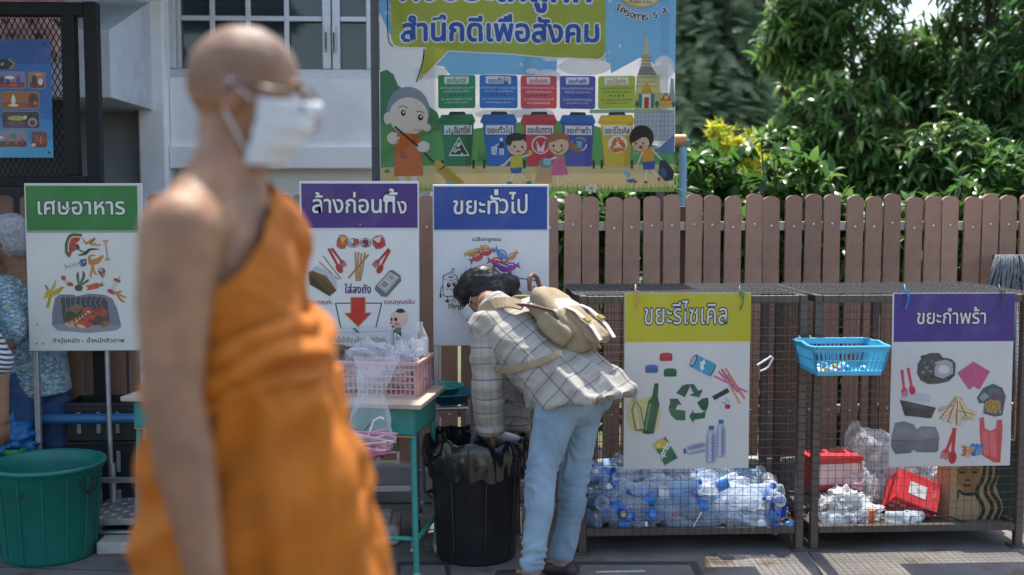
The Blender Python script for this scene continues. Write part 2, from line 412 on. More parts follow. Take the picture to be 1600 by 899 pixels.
for a in (340, 395, 454, 580): win.bbox(X(a) - .015, wy0 + .018, zs + .06, X(a) + .015, wy1 - .024, zt, .003)
wf = win.build('window', M_ALU, bld)
MB().box(X(285), wy1 + .002, zs + .02, X(640), wy1 + .012, zt).build('window_glass', M_GLASS, wf)
hd = MB()
for a in (515, 527): hd.bbox(X(a) - .012, wy0 - .012, PZ(82, Y_WALL), X(a) + .012, wy0 - .001, PZ(42, Y_WALL), .004); hd.box(X(a) - .005, wy0 - .014, PZ(80, Y_WALL), X(a) + .005, wy0 - .0125, PZ(52, Y_WALL), 1)
hd.build('handle', [M_ALU, mat('black_rubber', (.02, .02, .02), .6)], wf)
# concrete hood over the side door: sloped top, open below
Yh = 5.98; xh = PX(181, Yh); zb, zh0, zh1 = PZ(155, Yh), PZ(52, Yh), PZ(-6, Y_WALL)
prof = [(Yh, zb), (Y_WALL + .098, zb + .0), (Y_WALL + .098, zh1), (Yh, zh0)]
MB().loft([[(xh, y, z) for y, z in prof], [(-5, y, z) for y, z in prof]], sm=False).build('hood', mat('hood_concrete', (.55, .58, .62), .75, .08, 4, .12, 40, dirt=.45, dirtcol=(.2, .18, .17), dscale=2.5), bld)

shade_awn = MB(); shade_awn.box(-6, 4.1, 2.98, -1.25, 6.78, 3.02)  # unseen awning, added overhead to darken the left side
for k in range(4): shade_awn.box(-6, 4.2 + k * .75, 2.90, -1.3, 4.25 + k * .75, 2.978, 1)
shade_awn.build('added_shade_awning', [mat('shade_awning_sheet', (.30, .31, .33), .6, .1, 5), mat('shade_awning_steel', (.2, .2, .22), .5, .1)], bld)

# small tiled roof behind the mesh gate
tr = MB()
for row in range(4):
    for k in range(16):
        x = PX(101, 6.05) - k * .128 - (row % 2) * .064; y0 = 5.86 + row * .09; z0 = PZ(98, 5.9) + row * .085
        rings = []
        for t in range(5):
            u = t / 4
            rings.append([(x + .062 * math.cos(a), y0 + u * .13, z0 + u * .13 + .055 * math.sin(a) - (1 - u) * .0) for a in [R(200 - 11 * j) for j in range(21)]])
        tr.loft(rings, closed=False, cap=False)
        tr.loft([[(p[0], p[1] - .001, p[2]) for p in rings[0]], [(x + (p[0] - x) * .8, p[1] - .001, z0 + (p[2] - z0) * .78) for p in rings[0]]], m=1, closed=False, cap=False)
o = tr.build('tiled_roof', [mat('pink_tile', (.66, .42, .38), .6, .2, 6, .2, 50, dirt=.4), mat('tile_edge', (.28, .14, .11), .8, .2, 8)])
tag(o, 'small pink roof of scalloped clay tiles behind the black mesh gate', 'roof')
o = MB().box(-5, 6.15, 0, PX(106, 6.15), 6.28, PZ(100, 6.15)).build('shed_wall', mat('shed_dark', (.05, .05, .055), .8, .2, 5)); tag(o, 'dark wall standing under the pink scalloped tile roof', 'wall')

# ------------------------------------------------------------------ black mesh gate above the fence, with a blue poster tied to it
Yg = 5.52
M_BLACK = mat('black_steel', (.010, .012, .013), .6, .2, 30, .1, 80, spec=.25)
gate = thing('mesh_gate', 'black steel mesh gate frame with a blue poster tied on it', 'gate', (PX(60, Yg), Yg, 0))
gb = MB(); gx = lambda p: PX(p, Yg); gz = lambda p: PZ(p, Yg, 100)
gb.bbox(gx(145), Yg - .035, 0, gx(165), Yg + .035, gz(4), .004)
gb.bbox(gx(110), Yg - .03, gz(275), gx(131), Yg + .03, gz(24), .004)
gb.bbox(gx(-90), Yg - .032, gz(26), gx(145) - .002, Yg + .032, gz(5), .004); gb.bbox(gx(-90), Yg - .032, gz(292), gx(145) - .002, Yg + .032, gz(276), .004)
gb.bbox(gx(-110), Yg - .035, 0, gx(-91), Yg + .035, gz(5), .004)
gb.build('gate_frame', M_BLACK, gate)
mm = MB(); a0, a1, b0, b1 = gx(-90), gx(110), gz(276), gz(26); st = .036; n = int((a1 - a0 + (b1 - b0) * .5) / st) + 2
for k in range(-2, n + 30):          # expanded metal: two families of slanted strands
    for sgn in (1, -1):
        x0 = a0 + k * st * .75 if sgn > 0 else a0 + k * st * .75
        pts = []
        zz0, zz1 = b0, b1; xa = x0 if sgn > 0 else x0; dx = (b1 - b0) * .52 * sgn
        p = Vector((xa - (0 if sgn > 0 else 0), Yg, zz0)); q = Vector((xa + dx, Yg, zz1))
        # clip to a0..a1
        t0, t1 = 0., 1.
        d = q.x - p.x
        for lim, s_ in ((a0, 1), (a1, -1)):
            tt = (lim - p.x) / d
            if (d > 0) == (s_ > 0): t0 = max(t0, tt)
            else: t1 = min(t1, tt)
        if t1 > t0: mm.bar(p + (q - p) * t0, p + (q - p) * t1, .0026, .004)
for k in range(30, 60):
    p = Vector((a0 + k * st * .75, Yg, b0)); q = p + Vector((-(b1 - b0) * .52, 0, b1 - b0)); d = q.x - p.x
    t0 = max(0, (a1 - p.x) / d) if p.x > a1 else 0; t1 = min(1, (a0 - p.x) / d)
    if t1 > t0 and k * st * .75 + a0 > a1 - .01: mm.bar(p + (q - p) * t0, p + (q - p) * t1, .0026, .004)
mm.build('wire_mesh', M_BLACK, gate)

# ------------------------------------------------------------------ picket fence
M_PICK = mat('brown_picket', (.315, .175, .118), .62, .10, 9, .12, 70, stretch=(1, 1, .12), dirt=.6, dirtcol=(.14, .075, .05), dscale=7)
fence = thing('picket_fence', 'long brown picket fence with rounded tops', 'fence', (0, Y_FENCE, 0))
pw, zp0, zp1 = .083, .215, PZ(304, Y_FENCE)
def picket(v):
    m = MB(); n = 14
    top = [(pw / 2 * math.cos(R(a)), zp1 - pw / 2 * .62 + pw / 2 * .62 * math.sin(R(a))) for a in [180 * i / n for i in range(n + 1)]]
    out = [(-pw / 2, zp0), (pw / 2, zp0)] + top
    m.loft([[(x, -.010, z) for x, z in out], [(x, .010, z) for x, z in out]], sm=False)
    m.lathe([(.006, -.003), (.005, 0), (0.001, .001)], Matrix.Translation((0, -.0135, PZ(352, Y_FENCE) + v * .004)) @ Matrix.Rotation(R(90), 4, 'X'), 8, 1)
    m.lathe([(.006, -.003), (.005, 0), (0.001, .001)], Matrix.Translation((0, -.0135, .45)) @ Matrix.Rotation(R(90), 4, 'X'), 8, 1)
    me = m.mesh('picket'); me.materials.append(M_PICK); me.materials.append(mat('screw_white', (.7, .7, .68), .4)); return me
_t = M_PICK.node_tree; _oi = _t.nodes.new('ShaderNodeObjectInfo'); _mr = _t.nodes.new('ShaderNodeMapRange'); _mr.inputs[3].default_value = .80; _mr.inputs[4].default_value = 1.22
_b = _t.nodes['Principled BSDF']; _s = _b.inputs['Base Color'].links[0].from_socket; _m = _t.nodes.new('ShaderNodeMix'); _m.data_type = 'RGBA'; _m.blend_type = 'MULTIPLY'; _m.inputs[0].default_value = 1
_t.links.new(_oi.outputs['Random'], _mr.inputs[0]); _t.links.new(_s, _m.inputs[6]); _t.links.new(_mr.outputs[0], _m.inputs[7]); _t.links.new(_m.outputs[2], _b.inputs['Base Color'])
pks = [picket(-1), picket(0), picket(1)]
x = PX(-18, Y_FENCE); k = 0
while x < PX(1625, Y_FENCE):
    o = bpy.data.objects.new('picket', pks[k % 3]); COL.objects.link(o); o.parent = fence
    o.location = (x + random.uniform(-.003, .003), random.uniform(-.003, .003), random.uniform(-.012, .005)); o.rotation_euler = (0, random.uniform(-.008, .008), random.uniform(-.03, .03)); x += .1015; k += 1
for z in (PZ(354, Y_FENCE), .45):
    MB().bbox(-4, Y_FENCE + .012, z - .022, 5, Y_FENCE + .042, z + .022, .003).build('rail', mat('rail_beige', (.50, .43, .36), .6, .12, 12), fence)
for px in (660, 1062, 1470, 330):
    MB().bbox(PX(px, 5.7) - .03, Y_FENCE + .044, .2, PX(px, 5.7) + .03, Y_FENCE + .10, zp1 - .06, .004).build('post', mat('fence_post', (.07, .06, .055), .6), fence)

# ------------------------------------------------------------------ foliage
M_LEAF = mat('leaf', attr='Col', rough=.30, var=.25, scale=9, transl=.5, spec=.55)
M_LEAF_S = mat('leaf_soft', attr='Col', rough=.55, var=.25, scale=6, transl=.5, spec=.4)
M_BARK = mat('bark', (.10, .075, .055), .9, .3, 14, .7, 30, stretch=(1, 1, .25))
def leaf(mb, b, d, L, W, c, droop=.5, seg=4, fold=.18):
    d = d.normalized(); s = d.cross(Vector((0, 0, 1)))
    s = s.normalized() if s.length > .05 else Vector((random.uniform(-1, 1), random.uniform(-1, 1), 0)).normalized()
    rows = []; p = b.copy(); tilt = random.uniform(-.6, .6)
    s = (s * math.cos(tilt) + d.cross(s) * math.sin(tilt)).normalized()
    wv = (.25, .95, 1.0, .62, .04) if seg == 4 else (.5, 1., .06)
    for i in range(seg + 1):
        u = s.cross(d).normalized(); hw = W / 2 * wv[i]
        rows += [p - s * hw + u * hw * fold, p.copy(), p + s * hw + u * hw * fold]
        p = p + d * (L / seg); d = (d + Vector((0, 0, -droop / seg))).normalized()
    fs = [(i * 3 + j, i * 3 + j + 1, i * 3 + j + 4, i * 3 + j + 3) for i in range(seg) for j in (0, 1)]
    mb.add(rows, fs, 0, True, c)
def rdir(up=0.):
    while True:
        v = Vector((random.uniform(-1, 1), random.uniform(-1, 1), random.uniform(-1, 1)))
        if .05 < v.length < 1: v.normalize(); v.z += up; return v.normalized()
def mixc(a, b, t): return tuple(p + (q - p) * t for p, q in zip(a, b))
def inside(lobes):
    c, r = random.choice(lobes); v = rdir(); t = random.uniform(.55, 1.05)
    return Vector(c) + Vector((v.x * r[0], v.y * r[1], v.z * r[2])) * t, v
def mango(name, label, base, lobes, n, L, cols, group=None, young=.12, nw=(8, 12), trunk=.06, wid=.24):
    t = thing(name, label, 'tree', base, group); mb = MB(); tw = MB()
    for k in range(n):
        p, v = inside(lobes)
        if p.z < .1: continue
        ax = (v + Vector((random.gauss(0, .35), random.gauss(0, .35), .25 + random.gauss(0, .3)))).normalized()
        x, y = frame_of(ax); tone = random.random(); yo = random.random() < young
        for j in range(random.randint(*nw)):
            a = 2.4 * j + random.uniform(-.3, .3); el = random.uniform(-.5, .75)
            d = (x * math.cos(a) + y * math.sin(a)) * math.cos(el) + ax * math.sin(el) * .8
            c = mixc(cols[0], cols[1], min(1, max(0, tone + random.gauss(0, .15))))
            if yo: c = mixc(c, cols[2], .7)
            l = L * random.uniform(.65, 1.15)
            leaf(mb, p - ax * random.uniform(0, .09), d, l, l * random.uniform(wid * .85, wid * 1.15), c, random.uniform(.8, 1.9))
        tw.tube([p - ax * .25 + Vector((0, 0, -.05)), p], [.006, .003], 4)
    b = Vector(base)
    for c, r in lobes:
        c = Vector(c); k = c * .5 + b * .5 + Vector((random.uniform(-.1, .1), 0, .1))
        tw.tube([b, b * .7 + k * .3 + Vector((.03, 0, .1)), k, c, c + Vector((0, 0, r[2] * .6))], [trunk, trunk * .85, trunk * .6, trunk * .35, trunk * .12], 8)
    mb.build('crown', M_LEAF, t); tw.build('trunk', M_BARK, t); return t
def lobe(px, py, dep, rx, ry, rz): return (D(px, py, dep), (rx, ry, rz))
GR = [(.060, .150, .035), (.15, .28, .065), (.30, .38, .09)]
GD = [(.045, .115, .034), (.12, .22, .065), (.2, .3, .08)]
b1 = D(1345, 330, 8.9); b1.z = .05
mango('mango_tree', 'bushy mango tree with long drooping leaves, left of the dark gap in the greenery', b1,
      [lobe(1300, 190, 8.4, .52, .5, .42), lobe(1220, 250, 8.3, .33, .4, .25), lobe(1330, 60, 8.8, .55, .5, .5), lobe(1250, 60, 8.9, .35, .4, .4), lobe(1375, 260, 8.1, .45, .4, .30), lobe(1300, -120, 9.0, .55, .6, .5), lobe(1420, 130, 8.9, .35, .4, .4), lobe(1250, 310, 8.4, .5, .4, .22)], 1350, .145, GR)
b2 = D(1570, 330, 8.3); b2.z = .05
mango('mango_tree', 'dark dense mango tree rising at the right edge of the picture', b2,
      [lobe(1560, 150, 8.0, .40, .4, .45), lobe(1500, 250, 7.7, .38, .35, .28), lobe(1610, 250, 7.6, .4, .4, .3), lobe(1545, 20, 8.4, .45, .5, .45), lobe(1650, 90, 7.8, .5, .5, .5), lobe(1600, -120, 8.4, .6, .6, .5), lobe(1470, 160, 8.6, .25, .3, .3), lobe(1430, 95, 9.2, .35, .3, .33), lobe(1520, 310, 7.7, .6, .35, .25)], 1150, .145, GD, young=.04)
def feathery(name, label, base, lobes, n, cols):
    t = thing(name, label, 'tree', base); mb = MB(); tw = MB()
    for k in range(n):
        p, v = inside(lobes); d = Vector((v.x + random.gauss(0, .4), v.y + random.gauss(0, .4), v.z * .3 + random.gauss(0, .25))).normalized()
        tone = random.random()
        for q in range(3):
            dd = (d + rdir() * .5).normalized(); p2 = p.copy()
            s = dd.cross(Vector((0, 0, 1))); s = s.normalized() if s.length > .1 else Vector((1, 0, 0))
            c = mixc(cols[0], cols[1], min(1, max(0, tone + random.gauss(0, .12))))
            for j in range(11):
                for sg in (1, -1):
                    e = (s * sg + dd * .35 + Vector((0, 0, -.15))).normalized(); L = .095 * (1 - abs(j - 4) / 11); wv = dd * .014
                    mb.add([p2 - wv, p2 + wv, p2 + e * L + wv * .6, p2 + e * L - wv * .6], [(0, 1, 2, 3)], 0, False, c)
                p2 = p2 + dd * .046; dd = (dd + Vector((0, 0, -.075))).normalized()
    b = Vector(base)
    for c, r in lobes: tw.tube([b, b * .4 + c * .6 - Vector((0, 0, .2)), c], [.12, .07, .02], 8)
    mb.build('crown', M_LEAF_S, t); tw.build('trunk', M_BARK, t)
b3 = D(1120, 330, 12.5); b3.z = .05
feathery('feathery_tree', 'dark grey green feathery leaved tree just right of the banner', b3,
         [lobe(1130, 100, 12.3, .75, .6, .8), lobe(1090, 220, 12, .6, .5, .5), lobe(1200, 30, 12.6, .6, .5, .7), lobe(1040, 90, 12.4, .7, .5, .9), lobe(1150, -80, 12.6, 1., .6, .6)], 2000,
         [(.26, .36, .22), (.45, .54, .34)])
# far trees that close the view behind the garden
for (px, py, dep, rr, lab) in ((1190, 190, 17, 1.5, 'dark far tree behind the feathery tree'), (1400, 220, 18, 1.35, 'dark far tree seen between the two mango trees'), (1640, 120, 18, 1.8, 'dark far tree behind the mango tree at the right edge'), (960, 190, 18, 1.7, 'dark far tree standing behind the banner')):
    b = D(px, 330, dep); b.z = .05
    mango('far_tree', lab, b, [lobe(px, py, dep, rr, .7, rr * 1.0), lobe(px + 40, py + 60, dep - .5, rr * .8, .6, rr * .7)], 620, .28, [(.06, .12, .055), (.14, .23, .10), (.2, .28, .1)], nw=(7, 10), trunk=.14, wid=.34)
# shrubs right behind the fence
for i, (px, py, dep, rx, rz, lab) in enumerate((
        (905, 375, 6.5, .30, .30, 'leafy shrub behind the fence below the right half of the banner'), (1010, 355, 6.6, .33, .33, 'leafy shrub behind the fence under the banner corner'),
        (1105, 318, 6.9, .30, .36, 'bright leafy shrub behind the fence below the yellow bush'), (1225, 335, 6.6, .34, .40, 'bright leafy shrub behind the fence above the right end of the yellow sign'),
        (1330, 380, 6.5, .36, .27, 'low leafy shrub behind the fence beside the white tub'), (1450, 392, 6.6, .34, .30, 'leafy shrub behind the fence above the purple topped sheet sign'), (1570, 350, 6.5, .30, .40, 'leafy shrub behind the fence beside the grey mop'))):
    b = D(px, 400, dep); b.z = .04
    t = thing('shrub', lab, 'shrub', b, 'leafy shrubs behind the fence'); mb = MB(); tw = MB(); c0 = D(px, py, dep)
    for k in range(190):
        v = rdir(); p = c0 + Vector((v.x * rx, v.y * .25, v.z * rz)) * random.uniform(.4, 1.05) * (1 + .35 * noise.noise(v * 2.2 + Vector((i, 0, 0))))
        if p.z < .3: p.z = random.uniform(.2, .6)
        tone = random.random()
        for j in range(6):
            leaf(mb, p, rdir(.25), random.uniform(.08, .13), random.uniform(.035, .05), mixc((.035, .10, .02), (.11, .22, .045), min(1, max(0, tone + random.gauss(0, .2)))), .9)
        if k % 6 == 0: tw.tube([b + Vector((random.uniform(-.06, .06), 0, 0)), (b + p) * .5 + Vector((0, 0, .05)), p], [.012, .009, .004], 5)
    for k in range(120):
        p = b + Vector((random.uniform(-rx, rx), random.uniform(-.2, .2), random.uniform(.15, 1.15)))
        for j in range(4): leaf(mb, p, rdir(.3), random.uniform(.10, .18), random.uniform(.03, .05), mixc((.03, .09, .02), (.13, .25, .05), random.random()), 1.)
    mb.build('foliage', M_LEAF, t); tw.build('stems', M_BARK, t)
b = D(1165, 330, 7.4); b.z = .04
t = thing('yellow_shrub', 'yellow leaved bush standing out between the banner and the mango tree', 'shrub', b); mb = MB(); tw = MB()
for (px, py, r, nn) in ((1122, 208, .06, 26), (1140, 225, .10, 50), (1162, 245, .12, 60), (1190, 272, .12, 50), (1215, 285, .10, 40), (1150, 290, .12, 30), (1225, 255, .05, 14)):
    c0 = D(px, py, 7.4)
    for k in range(nn):
        p = c0 + Vector((random.gauss(0, r * .6), random.gauss(0, r * .6), random.gauss(0, r * .5))); tn = random.random()
        for j in range(6): leaf(mb, p, rdir(.5), random.uniform(.04, .07), random.uniform(.014, .022), mixc((.34, .40, .03), (.62, .58, .06), tn), .5, 2)
    tw.tube([b, (b + c0) * .5 + Vector((.05, 0, 0)), c0], [.014, .01, .004], 5)
mb.build('foliage', M_LEAF_S, t); tw.build('stems', M_BARK, t)

# pale blue pipe post beside the banner; tub and pots behind the fence
Yp = 6.1
t = thing('pipe_post', 'pale blue pipe with a dark collar beside the banner edge', 'pipe', (PX(1064, Yp), Yp, 0))
MB().tube([(PX(1065, Yp), Yp, 0), (PX(1065, Yp), Yp, PZ(228, Yp))], .021, 16).build('pipe', mat('blue_pipe', (.16, .32, .42), .5, .1, 10), t)
MB().bbox(PX(1065, Yp) - .03, Yp - .03, PZ(228, Yp), PX(1065, Yp) + .032, Yp + .03, PZ(218, Yp), .006).build('collar', mat('grey_collar', (.12, .14, .15), .6), t)
MB().tube([(PX(1046, Yp), Yp, PZ(219, Yp)), (PX(1068, Yp), Yp, PZ(219, Yp))], .033, 16).build('elbow', mat('orange_pipe', (.45, .20, .09), .5), t)
b = Vector((PX(1408, 6.15), 6.15, .05))
MB().lathe([(.09, 0), (.125, .78), (.135, .80), (.135, .83), (.12, .83), (.105, .05)], Matrix.Translation(b) @ Matrix.Scale(1.5, 4, (1, 0, 0)), 28).build('tub', mat('white_tub', (.55, .6, .66), .5))
tag(bpy.data.objects['tub'], 'pale blue white tub standing behind the fence slats', 'tub')
# ================================================================== PRINTED THINGS
M_PRINT = mat('printed_board', attr='Col', rough=.42, var=.05, scale=6, dirt=.22, dirtcol=(.35, .32, .28), dscale=3)
M_SHEET = mat('printed_sheet', attr='Col', rough=.5, var=.05, scale=6, transl=.015, dirt=.2, dirtcol=(.4, .36, .3), dscale=3)
M_BANNER = mat('printed_vinyl', attr='Col', rough=.38, var=.05, scale=3, transl=.34)
M_STEEL = mat('brushed_steel', (.45, .46, .47), .38, .12, 12, metal=.7, dirt=.3, dirtcol=(.16, .13, .11), dscale=9)
BLK, WHT = '#1d1c1e', '#f1efe9'

# ---- big banner
a = Art(590, 0, 2.9, 828, 105, 5.72)
a.rect(14, -270, 1352, 874, '#e6e3de', 0)
a.poly([(14, -270), (1352, -270), (1352, 330), (1300, 250), (1255, 290), (1190, 260), (1060, 330), (1055, 285), (990, 262), (815, 262), (812, 320), (740, 340), (330, 342), (300, 305), (262, 300), (330, 226), (230, 215), (60, 160), (14, 60)], '#7db8dc', 1)
for cx, cy, rx, ry in ((240, 330, 80, 30), (770, 345, 60, 32), (940, 300, 120, 40), (1300, 305, 50, 55), (1250, 330, 60, 35), (560, 520, 120, 22), (700, 515, 100, 25)): a.ell(cx, cy, rx, ry, '#e9e7e4', 2)
a.poly([(14, 330), (45, 318), (75, 340), (95, 390), (150, 430), (230, 480), (270, 510), (290, 560), (330, 600), (14, 640)], '#3f7f4b', 2)
a.poly([(14, 560), (280, 570), (420, 590), (600, 560), (760, 545), (960, 560), (1352, 690), (1352, 790), (14, 790)], '#5c9a50', 3)
for x in range(450, 540, 11): a.poly([(x, 735), (x + 14, 670 + (x * 37) % 30), (x + 18, 735)], '#4b8a46', 4)
a.poly([(14, 765), (300, 752), (700, 760), (1352, 745), (1352, 874), (14, 874)], '#e0c689', 4)
a.poly([(14, 862), (200, 858), (500, 866), (800, 852), (1100, 862), (1352, 850), (1352, 874), (14, 874)], '#a9c264', 5)
for i in range(70):
    x = 20 + i * 19 + (i * 53) % 11; a.poly([(x, 870), (x + 5 + (i * 31) % 9 - 4, 840 - (i * 17) % 14), (x + 12, 870)], '#9fbb5a' if i % 2 else '#86ab4c', 6)
# right: grey hall, temple
a.rect(965, 495, 1350, 512, '#8fae92', 4); a.rect(1165, 508, 1350, 640, '#9aa3ab', 4)
for x in range(1170, 1350, 18): a.line([(x, 512), (x, 690)], 3, '#c3cacf', 5)
for y in range(520, 700, 22): a.line([(1165, y), (1350, y - 6)], 3, '#c3cacf', 5)
a.poly([(1260, 690), (1350, 610), (1350, 700)], '#5f7fa8', 6)
a.poly([(1165, 495), (1175, 340), (1280, 340), (1290, 495)], '#c6bd86', 4); a.rect(1170, 420, 1350, 490, '#c9c39a', 3)
a.poly([(1178, 340), (1190, 300), (1240, 300), (1268, 340)], '#8a8a80', 5); a.poly([(1192, 300), (1200, 245), (1230, 245), (1240, 300)], '#b9b184', 5)
a.poly([(1200, 245), (1212, 155), (1220, 155), (1230, 245)], '#d3c894', 5); a.line([(1216, 155), (1217, 120)], 3, '#d3c894', 5)
for y in (260, 275, 290, 350, 370, 390): a.line([(1190 - (y - 240) * .12, y), (1240 + (y - 240) * .2, y)], 3, '#8f8a62', 6)
a.poly([(1190, 425), (1220, 365), (1250, 425)], '#dba636', 7); a.rect(1197, 425, 1243, 490, '#f2efe8', 7); a.rect(1210, 440, 1232, 490, '#c2452f', 8); a.rect(1185, 425, 1200, 488, '#3d8f83', 8); a.rect(1240, 425, 1256, 488, '#3d8f83', 8)
a.poly([(1282, 455), (1310, 418), (1340, 455)], '#d4552f', 7); a.rect(1287, 455, 1335, 490, '#e2b14e', 7); a.ell(1311, 440, 9, 9, '#f0d23e', 8)
for x in (1178, 1270, 1345): a.ell(x, 470, 9, 14, '#3c7a4a', 8); a.rect(x - 2, 480, x + 2, 492, '#6a4a30', 8)
a.poly([(1325, 455), (1332, 350), (1345, 355), (1352, 455)], '#9aa2a0', 4)
# speech bubble and lettering
bub = [(64, -270), (1030, -270), (1030, 238), (1018, 258), (995, 266), (322, 232), (188, 372), (222, 218), (98, 213), (78, 205), (66, 180)]
a.line([(-0 + x, y) for x, y in bub[2:]], 12, '#f3f2ee', 7); a.poly(bub, '#b6bb3c', 8)
a.curve([(52, -60), (50, 120), (56, 190), (72, 214)], 4, '#33323a', 9); a.curve([(214, 226), (205, 290), (178, 374)], 6, '#33323a', 9)
a.text('ทิ้งขยะให้ถูกที่', 112, -150, 964, 55, '#2b5db0', 10, .03, '#f4f4f1', .05)
a.text('สำนึกดีเพื่อสังคม', 112, 70, 1000, 190, '#2b5db0', 10, .03, '#f4f4f1', .05)
a.ell(1190, -20, 95, 55, '#d8b56a', 8); a.ell(1190, -20, 84, 46, '#eadca9', 9); a.text('อินรีย์ กวีสุ', 1140, 0, 1240, 14, '#8d5d28', 10, .01)
for i, ch in enumerate('โครงการ 5 ส.'.replace(' ', ' ')):
    if ch == ' ': continue
    t = i / 11; x = 1080 + 228 * t; y = 24 + 40 * math.sin(math.pi * t) * 1.05 + 0
    a.text(ch, x, y - 2 if ch != '.' else y + 19, x + (20 if ch != '.' else 5), y + 24, '#2d2a33', 10, .02, '#f4f2ec', .09, rot=(14 - 34 * t))
# five information cards and five bins
cards = ((275, 443, '#2f8a5c', 'ขยะอินทรีย์', ('ขยะที่ย่อยสลายได้ตามธรรมชาติ', 'วัสดุมูลที่นำกลับมาใช้ใหม่', 'เช่น เศษอาหาร ผักผลไม้ ใบไม้ กิ่งไม้', 'ซากพืช ซากสัตว์ มูลสัตว์')),
         (462, 634, '#3273ba', 'ขยะทั่วไป', ('ขยะย่อยสลายยากไม่สามารถนำกลับมาใช้ใหม่', 'ไม่คุ้มค่าต่อการนำกลับไปรีไซเคิล', 'เช่น ซองขนม ถุงพลาสติก', 'พลาสติกห่อลูกอม กล่องโฟม')),
         (648, 812, '#d84c50', 'ขยะอันตราย', ('ขยะที่เป็นอันตรายต่อมนุษย์และสิ่งแวดล้อม', 'ต่อสิ่งมีชีวิตและสิ่งแวดล้อม', 'เช่น หลอดไฟ ถ่านไฟฉาย แบตเตอรี่', 'กระป๋องสเปรย์')),
         (826, 990, '#5058a6', 'ขยะกำพร้า', ('เศษพลาสติกที่ไม่สามารถรีไซเคิลได้', 'ซึ่งไม่มีที่รับซื้อ กลายเป็นขยะตกค้าง', 'และสร้างมลพิษให้สิ่งแวดล้อม', 'ถุงขนม ถุงน้ำยา หลอด กล่องโฟม')),
         (1003, 1168, '#aab73c', 'ขยะรีไซเคิล', ('บรรจุภัณฑ์ที่นำกลับมาใช้ใหม่ได้', 'สามารถขายแล้วแปรรูปเป็นของใหม่', 'เช่น กระดาษ แก้ว พลาสติก', 'อลูมิเนียม ขวดแก้ว')))
binc = ('#34824f', '#3470bd', '#d6434a', '#5a57ab', '#e7c33c')
for i, (x0, x1, c, t, ls) in enumerate(cards):
    a.rrect(x0, 343, x1, 493, 10, c, 6); a.rrect(x0 + 28, 349, x1 - 30, 382, 5, '#f1f0ec', 7)
    a.text(t, x0 + 40, 354, x1 - 42, 378, c if i != 4 else '#e7a63c', 8, .025)
    for j, l in enumerate(ls):
        y = 393 + j * 17 + (17 if j > 1 else 0); d = (0, 14, 6, 22)[j]
        a.text(l, x0 + 8 + d, y, x1 - 8 - d, y + 12, '#e9eee8' if i != 4 else '#4c4a28', 8, .012)
    for j in range(4): a.ell((x0 + x1) / 2 - 27 + j * 18, 433, 4, 4, '#23394a', 8)
    m = (x0 + x1) / 2 + 2; c = binc[i]; dk = tuple(q * .55 for q in h(c)); dk2 = tuple(q * .78 for q in h(c))
    lidc = tuple(q * .8 for q in h(c if i != 3 else '#3470bd'))
    a.poly([(m - 75, 555), (m + 75, 555), (m + 62, 757), (m - 52, 757)], c, 6); a.poly([(m + 45, 555), (m + 75, 555), (m + 62, 757), (m + 35, 757)], dk2, 7)
    a.poly([(m - 85, 552), (m - 72, 522), (m + 68, 520), (m + 82, 550), (m + 78, 560), (m - 82, 562)], lidc, 8); a.poly([(m - 40, 522), (m - 33, 508), (m + 33, 508), (m + 40, 522)], '#2a3038', 8)
    a.rect(m - 60, 570, m + 66, 612, '#efeeea', 8); a.text(t, m - 53, 574, m + 58, 606, '#2c2c33', 9, .02)
    for sx in (-1, 1): a.rrect(m + sx * 70 - 5 + 3, 727, m + sx * 70 + 5 + 3, 768, 4, '#232b38', 8); a.line([(m + sx * 56, 740), (m + sx * 70, 740)], 6, dk, 7)
m0, m1, m2, m3, m4 = [(c[0] + c[1]) / 2 + 4 for c in cards]
a.poly([(m0 + 5, 622), (m0 + 53, 710), (m0 - 42, 710)], '#eef2ec', 9); a.poly([(m0 + 5, 632), (m0 + 45, 704), (m0 - 34, 704)], '#214a34', 10)
a.curve([(m0 - 15, 695), (m0 + 5, 680), (m0 + 25, 695)], 6, '#e8ece4', 11); a.ell(m0 + 4, 658, 9, 12, '#dfe6da', 11, 30); a.line([(m0 - 20, 690), (m0 - 8, 672)], 5, '#e8ece4', 11)
a.ell(m1 + 8, 635, 8, 9, '#eef0f2', 9); a.rrect(m1 - 2, 648, m1 + 20, 675, 6, '#1d3d74', 10); a.rect(m1, 675, m1 + 8, 705, '#eef0f2', 9); a.rect(m1 + 11, 675, m1 + 19, 705, '#eef0f2', 9); a.line([(m1 - 2, 655), (m1 - 20, 665)], 5, '#eef0f2', 9)
a.poly([(m1 - 38, 668), (m1 - 10, 668), (m1 - 14, 704), (m1 - 34, 704)], '#eef0f2', 9); [a.line([(m1 - 30 + q, 674), (m1 - 29 + q, 698)], 2, '#3470bd', 10) for q in (0, 6, 12)]
a.ell(m2 + 5, 660, 42, 42, '#efe9e6', 9); a.ell(m2 + 5, 660, 36, 36, '#d6434a', 10); a.poly([(m2 - 15, 640), (m2 + 5, 676), (m2 + 25, 640), (m2 + 20, 690), (m2 - 10, 690)], '#efe9e6', 11); a.ell(m2 + 5, 655, 10, 12, '#d6434a', 12)
for k, cc in enumerate(('#e4e6ee', '#6fb6c9', '#8fbf4f')): a.curve([(m3 + 5 + 34 * math.cos(R(120 * k + q)), 655 + 30 * math.sin(R(120 * k + q))) for q in (0, 35, 70, 95)], 6, cc, 9)
a.poly([(m3 - 8, 640), (m3 + 20, 640), (m3 + 16, 672), (m3 - 4, 672)], '#74b9c2', 10)
